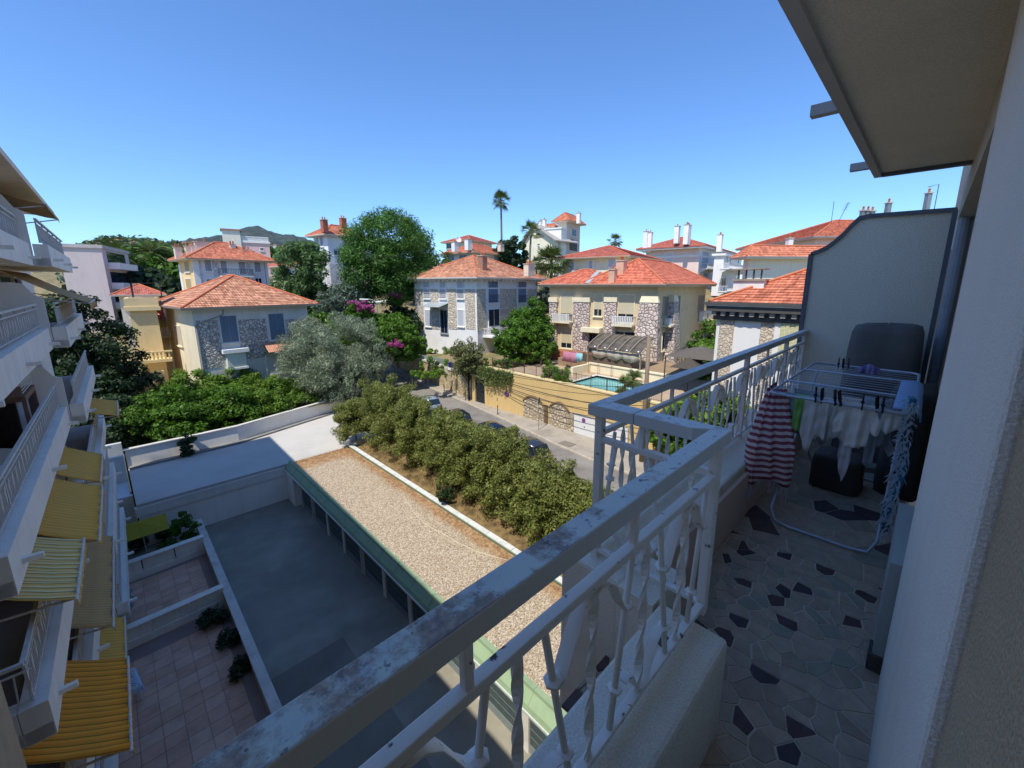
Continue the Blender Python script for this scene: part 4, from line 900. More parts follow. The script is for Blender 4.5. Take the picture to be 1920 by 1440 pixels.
# terrace things at the foot of the wing
def ground_thing(name, label, cat, x, y, rz=0, z=None, group=None): return empty(name, (x, y, ZT if z is None else z), rz, label, cat, group)
t = ground_thing('terrace_table', 'garden table under a blue and white patterned cloth on the near tiled terrace', 'table', -1.55, 20.4, 8)
for sx in (-.32, .32):
    for sy in (-.55, .55): MB().bar((sx, sy, 0), (sx, sy, .7), .04, .04).build('leg', WHITE, t)
MB().box(-.38, -.62, .7, .38, .62, .73).build('table_top', WHITE, t)
ch = NT('patterned cloth', .9); vv = ch.n('ShaderNodeTexVoronoi'); vv.inputs['Scale'].default_value = 9; ch.l(ch.tc.outputs['Object'], vv.inputs['Vector'])
ch.base(ch.ramp(vv.outputs['Distance'], [(.25, lin('#4a6f9c')), (.35, lin('#c4cdd8')), (.6, lin('#aebccc'))]))
g_ = []
for a in range(13):
    row = []
    for b in range(17):
        x, y = -.52+1.04*a/12, -.78+1.56*b/16; ox, oy = max(0, abs(x)-.39), max(0, abs(y)-.63)
        row.append((x-(x and math.copysign(ox*.7, x)), y-(y and math.copysign(oy*.7, y)), .745-(ox+oy)*1.5+.012*sin(9*(x+y))))
    g_.append(row)
tag(MB().sheet(g_).build('tablecloth', ch.m, None, smooth=True), 'blue and white patterned cloth draped over the terrace table', 'tablecloth'); bpy.data.objects['tablecloth'].location = t.location; bpy.data.objects['tablecloth'].rotation_euler = t.rotation_euler
b_ = tag(MB().lathe([(.02, 0), (.16, .02), (.2, .14), (.18, .15), (.1, .05)], n=14).build('bowl', plain('dark bowl', '#23262c'), None), 'dark bowl standing on the patterned tablecloth', 'bowl'); b_.location = (-1.68, 20.6, ZT+.75)
p = ground_thing('parasol', 'square yellow garden parasol over the terrace beside the green shrub', 'parasol', -.35, 31.1, 0)
MB().tube([(0, 0, 0), (0, 0, 2.3)], .025, 8).build('pole', rail_m, p)
MB().add([(-1.15, -1.05, 1.95), (1.15, -1.05, 1.95), (1.15, 1.05, 2.05), (-1.15, 1.05, 2.05), (0, 0, 2.35)], [(0, 1, 4), (1, 2, 4), (2, 3, 4), (3, 0, 4)]).build('canopy', cloth('yellow parasol', '#b3a13e', .3), p, thick=.01)
MB().lathe([(.3, 0), (.3, .08), (.05, .12)], n=16).build('base', pg, p)
c = ground_thing('garden_bench', 'dark garden bench in the shade of the yellow parasol', 'bench', .3, 29.9, 10)
MB().box(-.6, -.25, .4, .6, .2, .46).build('seat', pg, c); MB().box(-.6, .17, .46, .6, .23, .9).build('backrest', pg, c)
for sx in (-.55, .55): MB().box(sx-.03, -.25, 0, sx+.03, .2, .4).build('leg', pg, c)
p = ground_thing('folded_sheet', 'translucent pale plastic sheet hung at the edge of the middle terrace', 'sheet', -1.35, 26.0)
MB().sheet([[(-.3, a*.22-.9, .05), (.25+.08*sin(a*2), a*.22-.9, .9+.1*cos(a))] for a in range(9)]).build('sheet', cloth('pale sheet', '#aab8bd', .4), p, thick=.01, smooth=True)
# ------------------------------------------------------------------ our own building and balcony
ZF = -1.95; YF = -.10; ZCEIL = 1.05; XD = 6.75      # floor, facade plane, ceiling, partition
stucco = plaster('rough stucco', '#cdb593', .16, 2.5, .95, 150, .02, .25, grain=190)
smooth_w = plaster('painted surround', '#f3eadb', .07, 1.2, .8, 160, .006, .3, grain=260)
grey_w = plaster('grey facade', '#c9bca6', .12, 1.2, .9, 140, .01, .25, grain=200)
soff_m = plaster('ceiling render', '#f4e8d0', .14, .9, .92, 120, .008, .15, streak=False, grain=170)
OB = empty('own_building', (0, YF, ZC), 0, 'rough rendered apartment facade at the right edge, carrying the tiled balcony', 'building', 'apartment buildings')
def oz(z): return z-ZC
MB().box(-30, -14, 0, .76, 0, oz(9.8)).build('wall', stucco, OB)
MB().box(-12, .002, 0, -2.05, 10.0, oz(.9)).build('shade_link_block', stucco, OB)  # unseen block between the wings, added and sized to shade the near court
MB().box(.76, -14, 0, 2.5, .015, oz(9.8)).build('window_surround', smooth_w, OB, bevel=.012)
MB().box(2.5, -14, 0, 26, -.13, oz(9.8)).build('recessed_wall', grey_w, OB)
MB().box(2.5, -.13, oz(ZCEIL-.34), XD+.1, .0, oz(ZCEIL)).build('lintel_beam', grey_w, OB)
MB().box(2.515, -.13, oz(ZF), 3.3, .06, oz(ZF+.62)).build('low_ledge', plaster('low ledge', '#a9aca6', .1, 1.5), OB)
MB().box(2.5, -.12, oz(ZF)+.0, 2.62, .075, oz(ZF+.09)).build('threshold', plain('threshold stone', '#4c4644', .7), OB)
MB().box(XD+.2, -.6, oz(ZF), XD+.75, -.06, oz(6)).build('far_pier', plaster('far pier', '#a4a5a6', .1), OB)
MB().box(9.5, -8, 0, 26, 1.0, oz(.55)).build('far_block', grey_w, OB)
for xx, rr_ in ((XD-.22, .05), (XD+.1, .045)): MB().tube([(xx, -.05, oz(ZF)), (xx, -.05, oz(ZCEIL))], rr_, 10).build('downpipe', plain('painted pipe', '#9aa0a8', .5), OB)
# balcony above
sl = MB().prism([(-4, -.14, oz(ZCEIL)), (5.38, -.14, oz(ZCEIL)), (5.38, .60, oz(ZCEIL)), (-4, .60, oz(ZCEIL))], (0, 0, .18)).build('upper_slab', soff_m, OB)
MB().box(-4, .595, oz(ZCEIL)-.028, 5.42, .65, oz(ZCEIL)+.6).build('drip_edge', plaster('slab face', '#b9b4b0', .08, 1.2), sl)
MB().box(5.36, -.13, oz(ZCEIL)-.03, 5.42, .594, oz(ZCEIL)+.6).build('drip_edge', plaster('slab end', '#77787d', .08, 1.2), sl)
for px_, py_ in ((1545, 186), (1612, 296)):
    q = onz(px_, py_, ZCEIL+.06); xx = ony(px_, py_, .66).x
    MB().box(xx-.035, .65, oz(ZCEIL)+.02, xx+.035, .82, oz(ZCEIL)+.085).build('drain_spout', plaster('slab face', '#b9b4b0'), sl)
# slab, floor tiles
MB().prism([(-4, 0, oz(ZF)-.26), (XD+.1, 0, oz(ZF)-.26), (XD+.1, 1.3, oz(ZF)-.26), (1.68, 1.3, oz(ZF)-.26), (1.68, .72, oz(ZF)-.26), (-4, .72, oz(ZF)-.26)], (0, 0, .24)).build('balcony_slab', plaster('slab grey', '#a8a9a8', .1), OB)
par = plaster('parapet render', '#eee3cd', .16, 1.8, .9, 90, .008, .5, grain=150)
par_in = plaster('parapet inside', '#dcbfaa', .1, 1.5, .9, 70, .004, .2)
ZP = -1.48
MB().box(-4, .51, oz(ZF)-.30, 1.66, .82, oz(ZP)).build('parapet', par, OB, bevel=.02)
MB().box(1.60, .83, oz(ZF)-.30, 1.92, 1.02, oz(ZP)+.002).build('parapet_return', par, OB)
MB().box(1.62, 1.02, oz(ZF)-.62, XD+.12, 1.40, oz(ZP)+.001).build('parapet', par, OB, bevel=.02)
MB().box(1.93, .985, oz(ZF), XD, 1.018, oz(ZP)-.07).build('parapet_lining', par_in, OB)
# crazy paving: cells of a random scatter, each stone cut back from its neighbours
fl = tag(empty('balcony_floor', (0, 0, ZF)), kind='structure')
MB().prism([(-1, YF, -.03), (XD, YF, -.03), (XD, .99, -.03), (1.93, .99, -.03), (1.93, .51, -.03), (-1, .51, -.03)], (0, 0, .027)).build('grout', plaster('grout pale', '#c9bba4', .2, 6, .9, 60, .004, streak=False), fl)
def tile_mat(name, col, v=.16):
    t = NT(name, .55, 0, .4); c = lin(col); t.base(t.ramp(t.noise(14, 5), [(.3, scl(c, 1-v)), (.5, c), (.7, scl(c, 1+v))])); t.bump(t.noise(120, 3), .25, .002); return t.m
TM = [tile_mat('tile grey', '#a8957f'), tile_mat('tile warm grey', '#b09a82'), tile_mat('tile green grey', '#95907c'), tile_mat('tile taupe', '#9c8a74'), tile_mat('tile oxblood', '#57403c', .25), tile_mat('tile teal', '#3a6064', .2), tile_mat('tile plum', '#473a3c', .25)]
rr = random.Random(11); sites = []
def clip(poly, nx, ny, d):
    out = []
    for i in range(len(poly)):
        a, b = poly[i], poly[(i+1) % len(poly)]; da, db = a[0]*nx+a[1]*ny-d, b[0]*nx+b[1]*ny-d
        if da <= 0: out.append(a)
        if da*db < 0: t = da/(da-db); out.append((a[0]+(b[0]-a[0])*t, a[1]+(b[1]-a[1])*t))
    return out
def paving(x0, x1, y0, y1, step, colour):
    pts = []; nx, ny = int((x1-x0)/step), int((y1-y0)/step)
    for i in range(nx+1):
        for j in range(ny+1): pts.append((x0+(i+.5+rr.uniform(-.48, .48))*step, y0+(j+.5+rr.uniform(-.48, .48))*step))
    for k, (px_, py_) in enumerate(pts):
        poly = [(x0, y0), (x1, y0), (x1, y1), (x0, y1)]
        gap = .0022 if rr.random() < .5 else .0055
        for q, (qx, qy) in enumerate(pts):
            if q == k: continue
            dx, dy = qx-px_, qy-py_; L = hypot(dx, dy)
            if L > step*3.2: continue
            nx_, ny_ = dx/L, dy/L; poly = clip(poly, nx_, ny_, px_*nx_+py_*ny_+L/2-gap)
            if len(poly) < 3: break
        if len(poly) < 3: continue
        ar = abs(sum(poly[i][0]*poly[(i+1) % len(poly)][1]-poly[(i+1) % len(poly)][0]*poly[i][1] for i in range(len(poly))))/2
        r = rr.random()+(.3 if ar > .9*step*step else 0); mt = TM[4] if r < .21 else TM[6] if r < .28 else TM[5] if r < .285 else TM[rr.choice((0, 0, 1, 1, 2, 3))]
        h = rr.uniform(-.0012, .0012)
        MB().prism([(x, y, -.02) for x, y in poly], (0, 0, .02+h)).build('paving_stone', mt, fl)
paving(1.25, 3.3, YF, .98, .097, None)
paving(3.303, XD, YF, .98, .205, None)
# partition to the neighbouring flat: swept top
prof = [(1.22, ZF-.2), (1.22, .39), (1.14, .42), (1.06, .46), (.98, .53), (.90, .62), (.83, .72), (.76, .80), (.66, .815), (-.09, .80), (-.09, ZF-.2)]
prt = empty('partition_wall', (XD, 0, ZF), 0, 'pale grey speckled partition with swept top edge at the far end of the balcony', 'wall')
spk = NT('speckled render', .9); spk.base(spk.mix(spk.math('MULTIPLY', spk.ramp(spk.noise(110, 3), [(.42, (1, 1, 1)), (.55, (0, 0, 0))]), .75), spk.ramp(spk.noise(1.5, 4), [(.3, lin('#f2e6cf')), (.7, lin('#f6ecd8'))]), lin('#c4b8a2'))); spk.bump(spk.noise(110, 3), .5, .006)
MB().prism([(0, y, z-ZF) for y, z in prof], (.11, 0, 0)).build('panel', spk.m, prt)
cap = MB(); cp = prof[1:10]
for (a, b) in zip(cp[:-1], cp[1:]): cap.bar((.055, a[0], a[1]-ZF+.02), (.055, b[0], b[1]-ZF+.02), .16, .045, (1, 0, 0)) if False else cap.prism([(-.03, a[0], a[1]-ZF), (-.03, b[0], b[1]-ZF), (-.03, b[0]+.012, b[1]-ZF+.045), (-.03, a[0]+.012, a[1]-ZF+.045)], (.17, 0, 0))
cap.box(-.03, 1.2, 0, .14, 1.25, .39-ZF+.02); cap.build('edge_trim', plain('dark trim', '#6d6f73', .7), prt)
MB().box(-.035, -.09, 0, -.001, -.045, .80-ZF).build('edge_trim', plain('dark trim', '#6d6f73', .7), prt)

# ------------------------------------------------------------------ balcony railing
RL = empty('balcony_railing', (1.7, .55, ZP), 0, 'weathered blue-grey iron railing with twisted bars and curled brackets', 'railing')
def rl(x, y, z): return (x-1.7, y-.55, z-ZP)
paint = NT('blue grey rail paint', .5, 0, .4)
w1 = paint.noise(6, 6, rough=.75); w2 = paint.noise(30, 4)
ob_ = paint.sep(paint.tc.outputs['Object'])
geo = paint.n('ShaderNodeNewGeometry'); nz = paint.sep(geo.outputs['Normal'])[2]
topf = paint.math('GREATER_THAN', nz, .6)
near = paint.ramp(paint.math('MULTIPLY_ADD', ob_[0], -.42, .12), [(0, (0, 0, 0)), (.9, (1, 1, 1))])       # the weathered stretch
wear = paint.math('MULTIPLY', paint.math('MULTIPLY', paint.ramp(paint.math('ADD', w1, paint.math('MULTIPLY', near, .2)), [(.60, (0, 0, 0)), (.70, (1, 1, 1))]), topf), .85)
bl_ = paint.mix(paint.math('MULTIPLY', w2, .4), lin('#d4d4cc'), lin('#bfc2be'))
lich = paint.mix(paint.math('MULTIPLY', paint.math('MULTIPLY', near, topf), .8), bl_, paint.ramp(paint.noise(9, 5), [(.35, lin('#b3bfb8')), (.55, lin('#ccd0b8')), (.7, lin('#b4c2d0'))]))
rust = paint.ramp(paint.noise(55, 5), [(.35, lin('#6a5446')), (.55, lin('#967a62')), (.75, lin('#b8a488'))])
spots = paint.math('MULTIPLY', paint.math('MULTIPLY', paint.ramp(paint.noise(38, 5), [(.60, (0, 0, 0)), (.66, (1, 1, 1))]), topf), .8)
paint.base(paint.mix(spots, paint.mix(wear, lich, rust), lin('#54464a'))); paint.bump(paint.math('ADD', w1, paint.math('MULTIPLY', wear, -.5)), .5, .004)
white_i = NT('white iron paint', .5, 0, .4); ww = white_i.noise(25, 5)
white_i.base(white_i.mix(white_i.ramp(ww, [(.64, (0, 0, 0)), (.70, (1, 1, 1))]), white_i.mix(white_i.math('MULTIPLY', white_i.noise(8, 4), .5), lin('#ece6da'), lin('#d2ccc0')), lin('#4a3c34'))); white_i.bump(ww, .4, .003)
ZTOP = -.6
def handrail(poly, name='top_rail'):      # plan polygon, 58 mm deep
    return MB().prism([rl(x, y, ZTOP-.058) for x, y in poly], (0, 0, .058)).build(name, paint.m, RL, bevel=.004)
handrail([(-3, .520), (1.79, .520), (1.73, .592), (-3, .592)])
handrail([(1.792, .521), (1.792, .93), (1.69, .93), (1.69, .652), (1.732, .594)])
handrail([(1.792, .934), (1.792, 1.112), (1.672, 1.185), (1.69, .934)])
handrail([(1.794, 1.114), (XD-.02, 1.126), (XD-.02, 1.196), (1.674, 1.187)])
XM = 1.725       # centre of the short leg
sq = lambda p, q, w=.03: MB().bar(rl(*p), rl(*q), w, w, (0, 1, 0))
def member(name, p, q, w=.03, h=None): MB().bar(rl(*p), rl(*q), w, h or w).build(name, white_i.m, RL, bevel=.003)
member('middle_rail', (-3, .555, -.80), (1.71, .555, -.80), .034, .028); member('middle_rail', (XM, .57, -.79), (XM, 1.14, -.79), .034, .03); member('middle_rail', (1.75, 1.155, -.77), (XD-.03, 1.16, -.77), .034, .026)
member('bottom_rail', (-3, .555, -1.43), (1.71, .555, -1.43), .034, .02); member('bottom_rail', (XM, .57, -1.43), (XM, 1.14, -1.43), .034, .02); member('bottom_rail', (1.75, 1.155, -1.43), (XD-.03, 1.16, -1.43), .034, .02)
for x, y in ((1.74, .56), (XM, 1.14), (XD-.1, 1.16), (4.2, 1.158), (5.7, 1.16), (-1.2, .555)): member('post', (x, y, ZP-.01), (x, y, ZTOP-.05), .042)
for x, y in ((.4, .555), (1.05, .555), (2.6, 1.157), (3.4, 1.158), (4.9, 1.159), (XM, .9)): member('strut', (x, y, -.79), (x, y, ZTOP-.05), .022)
def twisted():
    m = MB(); n = 26; h = .62; pts = []
    for i in range(n+1):
        a = 2*pi*1.6*i/n; z = h*i/n; w, t = .014, .0055; c_, s_ = cos(a), sin(a)
        pts.append([(w*c_-t*s_, w*s_+t*c_, z), (-w*c_-t*s_, -w*s_+t*c_, z), (-w*c_+t*s_, -w*s_-t*c_, z), (w*c_+t*s_, w*s_-t*c_, z)])
    vs = [p for q in pts for p in q]; fs = []
    for i in range(n):
        for k in range(4): fs.append((i*4+k, i*4+(k+1) % 4, i*4+4+(k+1) % 4, i*4+4+k))
    m.add(vs, fs); return m.mesh('twisted_bar')
TW = twisted(); TW.materials.append(white_i.m)
RB = MB().tube([(0, 0, 0), (0, 0, .62)], .0105, 10).mesh('round_bar'); RB.materials.append(white_i.m); RB.polygons.foreach_set('use_smooth', [True]*len(RB.polygons))
# hump strap: flat iron sweeping from a knot up over the twisted bar and down to the next knot
def strap(prof, w=.044, t=.005):
    m = MB(); up = [(x, z+t) for x, z in prof]
    m.sheet([[(x, -w/2, z), (x, w/2, z)] for x, z in up]); m.sheet([[(x, w/2, z), (x, -w/2, z)] for x, z in prof])
    for (p, q), (a, b) in zip(zip(prof[:-1], prof[1:]), zip(up[:-1], up[1:])):
        for s_ in (-w/2, w/2): m.add([(p[0], s_, p[1]), (q[0], s_, q[1]), (b[0], s_, b[1]), (a[0], s_, a[1])], [(0, 1, 2, 3)])
    me = m.mesh('curled_strap'); me.materials.append(white_i.m); me.polygons.foreach_set('use_smooth', [True]*len(me.polygons)); return me
ST = strap([(-.185, -.02), (-.165, -.02), (-.15, .0), (-.12, .06), (-.085, .115), (-.045, .15), (0, .162), (.04, .155), (.075, .125), (.1, .08), (.125, .03), (.15, -.005), (.175, -.012)])
SV = strap([(-.13, .14), (-.11, .15), (-.085, .135), (-.06, .09), (-.035, .04), (0, .015), (.035, .04), (.06, .09), (.085, .14), (.12, .165), (.15, .15)], .04)
KN = MB().lathe([(.012, 0), (.026, .004), (.026, .012), (.012, .016)], n=6).mesh('knot'); KN.materials.append(white_i.m)
def put(name, me, p, rot=(0, 0, 0), s=(1, 1, 1)):
    o = bpy.data.objects.new(name, me); COL.objects.link(o); o.parent = RL; o.location = rl(*p); o.rotation_euler = rot; o.scale = s; return o
def run(p0, d, length, rz, phase=0.0, zb=-1.42):
    # repeat of 0.6 m: a pair of round bars leaning apart, twisted bars between, humped straps from pair to pair
    P = lambda u, z: (p0[0]+d[0]*u, p0[1]+d[1]*u, zb+z); u = phase-.6
    while u < length:
        for du, ln in ((0, .145), (.18, -.2)):
            x = u+du
            if 0 < x < length:
                o = put('round_bar', RB, P(x-ln*.62, 0), (0, ln, rz))
                for zk in (.13, .42): put('knot', KN, P(x-ln*.62+ln*zk, zk), (0, ln, rz))
        for du in (.09, .39):
            if 0 < u+du < length: put('twisted_bar', TW, P(u+du, 0), (0, 0, rz))
        if .15 < u+.39 < length-.12: put('curled_strap', ST, P(u+.4, .435), (0, 0, rz))
        if .12 < u+.09 < length-.12: put('curled_strap', SV, P(u+.10, -.005), (0, 0, rz))
        u += .6
run((-.8, .555), (1, 0), 2.5, 0, .05)
run((XM, 1.12), (0, -1), .52, -pi/2, .08)
run((1.80, 1.157), (1, .0007), 4.8, 0, .1)

# ------------------------------------------------------------------ drying rack and washing
steel = plain('rack steel', '#b3b9c4', .35, .3, .08, 20); ZK = -.86
RK = empty('drying_rack', (4.5, .4, ZF), 0, 'white folding laundry rack standing on the tiled balcony', 'drying rack')
def rk(x, y, z): return (x-4.5, y-.4, z-ZF)
XA, XB, YA, YB = 3.70, 5.55, -.03, .83
m = MB().tube([rk(*p) for p in ((XA+.05, YA, ZK), (XA, YA+.05, ZK), (XA, YB-.05, ZK), (XA+.05, YB, ZK), (XB-.05, YB, ZK), (XB, YB-.05, ZK), (XB, YA+.05, ZK), (XB-.05, YA, ZK), (XA+.05, YA, ZK))], .011, 8).build('frame', steel, RK, smooth=True)
for k in range(16):
    x = XA+.09+k*(XB-XA-.18)/15; MB().tube([rk(x, YA, ZK), rk(x, YB, ZK)], .0028, 6).build('wire', steel, RK)
for xx in (4.25, 4.95): MB().tube([rk(xx, YA, ZK+.012), rk(xx, YB, ZK+.012)], .009, 8).build('cross_bar', steel, RK)
for (xt, xb) in ((5.1, 3.68), (4.1, 5.2)):
    MB().tube([rk(*p) for p in ((xt, YB-.1, ZK-.01), (xb, YB-.12, ZF+.12), (xb-.02, YB-.16, ZF+.03), (xb-.03, YB-.25, ZF+.015), (xb-.03, YA+.2, ZF+.015), (xb-.02, YA+.1, ZF+.03), (xb, YA+.06, ZF+.12), (xt, YA+.05, ZK-.01))], .010, 8).build('leg', steel, RK, smooth=True)
def drape(name, label, cat, path, w, mat, folds=3, amp=.02, thick=.004, seed=0, grp=None, taper=None, n=22):
    # path: points in the plane across the bar; w: extent along y; hangs with vertical folds
    q = random.Random(seed); m = MB(); g_ = []; ph = q.uniform(0, 6)
    for i in range(n+1):
        t = i/n; row = []
        for j, (x, y, z) in enumerate(path):
            s_ = j/(len(path)-1); ww = w*(1-(taper or 0)*s_); f = amp*(s_**.7)*sin(t*folds*2*pi+ph+s_*1.2)
            row.append((x+f+amp*.4*q.uniform(-1, 1)*s_, y+(t-.5)*ww, z+.01*sin(t*7+ph)*s_))
        g_.append(row)
    o = m.sheet(g_).build(name, mat, None, smooth=True, thick=thick); return tag(o, label, cat, grp)
def vpath(x, y, z0, z1, n=12, back=.03): return [(x+back*k/n, y, z0+(z1-z0)*k/n) for k in range(n+1)]
red = NT('red striped towel', .95, 0, .1); sr = red.sep(red.tc.outputs['Object'])
fz = red.math('FRACT', red.math('DIVIDE', red.math('ADD', sr[2], red.math('MULTIPLY', red.noise(3, 2), .015)), .052)); red.base(red.mix(red.math('LESS_THAN', fz, .5), lin('#dcc8c2'), lin('#98525c'))); red.bump(red.noise(90, 3), .4, .004)
def garment(name, label, pts, y, x, mat, depth=.03, seed=0, grp='washing on the rack', cat='shirt', nrow=3):
    # a flat garment outline in (u along y, v down) hung from a wire, puffed into a thin folded solid
    q = random.Random(seed); m = MB(); n = len(pts)
    # triangulated fan of an outline grid: fill by scanline columns
    us = [p[0] for p in pts]; u0, u1 = min(us), max(us); cols = 34; g_ = []
    def span(u):
        zs = []
        for i in range(n):
            (a, b), (c, d) = pts[i], pts[(i+1) % n]
            if (a-u)*(c-u) <= 0 and abs(a-c) > 1e-9: zs.append(b+(d-b)*(u-a)/(c-a))
        return (max(zs), min(zs)) if zs else (0, 0)
    for i in range(cols+1):
        u = u0+(u1-u0)*min(max(i/cols, .002), .998); hi, lo = span(u); row = []
        for k in range(15):
            v = hi+(lo-hi)*k/14; row.append((x+depth*(sin(u*62+seed)+.5*sin(u*131+seed*3+v*9))*min(1, (hi-v)*5+.25)+.006*sin(v*48+seed*2+u*30), y+u, v))
        g_.append(row)
    o = m.sheet(g_).build(name, mat, None, smooth=True, thick=.004); return tag(o, label, cat, grp)
# red striped hammam towel over the parapet end of the rack, with its knotted fringe
T_ = empty('striped_towel', (3.9, .86, ZF+.2), 0, 'red and white striped towel with knotted fringe hanging over the end of the rack', 'towel', 'washing on the rack')
m = MB(); g_ = []; n = 40
plan = [(3.80, .60), (3.74, .70), (3.66, .80), (3.60, .88), (3.66, .95), (3.85, .97), (4.1, .985), (4.5, .99)]
for i in range(n+1):
    t = i/n*(len(plan)-1); a = min(int(t), len(plan)-2); f = t-a; bx, by = plan[a][0]*(1-f)+plan[a+1][0]*f, plan[a][1]*(1-f)+plan[a+1][1]*f; row = []
    for j in range(17):
        s_ = j/16; sp = .35+.65*min(1, s_*1.6); x = 3.9+(bx-3.9)*sp; y = .82+(by-.82)*sp+.014*sin(i*.9+s_*2)*(.3+s_)
        row.append((x-3.9+.012*sin(i*1.3+j*.4), y-.86, ZK+.015-s_*.78-ZF-.2-.03*sin(i*.5)*s_))
    g_.append(row)
m.sheet(g_).build('cloth', red.m, T_, smooth=True, thick=.005)
fr = MB(); q = random.Random(5)
for i in range(40):
    p = Vector(g_[i][-1]); a = q.uniform(-.02, .02); fr.tube([p, p+Vector((a, .01, -.05)), p+Vector((a*2, q.uniform(-.01, .02), -.10-q.uniform(0, .03)))], .0035, 5)
o = fr.build('fringe', cloth('fringe cotton', '#c9bdc4', .1), T_); o['kind'] = 'stuff'
ZG = ZK-.005
wh = cloth('white cotton', '#f8f2e8', .3); wh2 = cloth('white jersey', '#f2ece2', .3); gy = cloth('grey cotton', '#b3b7bc', .25); lg = cloth('lime cotton', '#a6d878', .3); sage = cloth('sage cotton', '#9bb2a2', .25)
def tee(w, h, sl=.12, k=1.0):      # a top hung upside down by its hem, sleeves dangling
    return [(-w/2, ZG), (w/2, ZG), (w/2*.98, ZG-h*.72), (w/2+sl*.7, ZG-h*.95), (w/2+sl*.3, ZG-h*1.12), (w/2*.72, ZG-h*.93), (w*.16, ZG-h), (-w*.16, ZG-h), (-w/2*.72, ZG-h*.93), (-w/2-sl*.3, ZG-h*1.15), (-w/2-sl*.75, ZG-h*.97), (-w/2*.98, ZG-h*.72)]
garment('shirt', 'sage green top hung on the rack next to the striped towel', tee(.13, .26, .07), .70, 3.86, sage, .012, 1)
garment('shirt', 'lime green top hung on the rack, the only bright green piece', tee(.12, .31, .04), .61, 3.84, lg, .016, 2)
garment('shirt', 'pale grey T-shirt hung on the rack behind the lime green top', tee(.2, .42, .06), .60, 4.05, gy, .014, 3)
garment('shirt', 'white long-sleeved shirt with dangling cuff, hung beside the lime green top', [(-.08, ZG), (.08, ZG), (.085, ZG-.30), (.05, ZG-.44), (.01, ZG-.45), (-.01, ZG-.3), (-.08, ZG-.33)], .52, 3.80, wh2, .014, 4)
garment('shirt', 'white blouse with ruffled hem in the middle of the rack', tee(.15, .32, .06), .42, 3.86, wh, .018, 5)
garment('shirt', 'white cardigan with dangling cord, hung behind the white blouse', tee(.16, .36, .06), .34, 4.0, wh2, .016, 13)
garment('shirt', 'white top with dark hem line, frontmost on the rack', [(-.1, ZG+.02), (.07, ZG+.02), (.13, ZG-.16), (.12, ZG-.24), (.06, ZG-.2), (.05, ZG-.33), (-.09, ZG-.29), (-.08, ZG-.18), (-.14, ZG-.2), (-.15, ZG-.12)], .27, 3.74, wh, .018, 6)
garment('cloth_strip', 'white tassel scarf dangling below the white tops', [(-.03, ZG-.22), (.035, ZG-.22), (.04, ZG-.42), (.02, ZG-.55), (-.005, ZG-.62), (-.03, ZG-.53), (-.04, ZG-.42)], .30, 3.78, cloth('tassel cream', '#d6cdca', .25), .012, 7, cat='scarf')
garment('shirt', 'thin grey-white T-shirt hanging behind the white tops', tee(.2, .4, .07), .18, 4.12, gy, .014, 8)
garment('shirt', 'long pale sleeve hanging down at the wall side of the rack', [(-.035, ZG), (.035, ZG), (.03, ZG-.46), (.0, ZG-.5), (-.03, ZG-.46)], .17, 3.9, cloth('pale grey', '#c3c8d0', .25), .01, 9)
garment('shirt', 'small white frilled piece pegged at the wall end of the front bar', [(-.05, ZG+.01), (.05, ZG+.01), (.07, ZG-.12), (.02, ZG-.17), (-.03, ZG-.13), (-.07, ZG-.16)], .07, 3.76, wh, .02, 10)
# teal towel with ragged white edges down the wall side
T2 = empty('frayed_towel', (3.75, .0, ZF+.2), 0, 'teal towel with shaggy white frayed edges hanging at the wall side of the rack', 'towel', 'washing on the rack')
g_ = []; q = random.Random(9)
for j in range(19):
    s_ = j/18; g_.append([(.01+.05*sin(s_*5)+dx, -.01+.02*sin(s_*9)+dx*.2, 1.0-s_*.99) for dx in (-.05, -.02, .02, .05)])
tl = NT('teal towel', .95); tl.base(tl.ramp(tl.noise(9, 4), [(.35, lin('#1d4d66')), (.6, lin('#3f86a0')), (.75, lin('#8fb4c0'))])); tl.bump(tl.noise(120, 2), .5, .006)
MB().sheet(g_).build('cloth', tl.m, T2, smooth=True, thick=.03)
fr = MB()
for k in range(420):
    s_ = q.random(); side = q.choice((-.055, .055)); zc = 1.0-s_; p = Vector((.01+.05*sin(s_*5)+side+q.uniform(-.01, .01), -.01+q.uniform(-.03, .03), zc)); d = Vector((math.copysign(q.uniform(.01, .045), side), q.uniform(-.03, .03), q.uniform(-.05, .01)))
    e = Vector((0, .006, .006)); fr.add([p-e, p+e, p+d], [(0, 1, 2)]); fr.add([p-e*.5+d*.4, p+e+d*.3, p+d*1.3+Vector((0, .01, -.012))], [(0, 1, 2)])
o = fr.build('frayed_edge', cloth('frayed white', '#c9d2d8', .2), T2); o['kind'] = 'stuff'
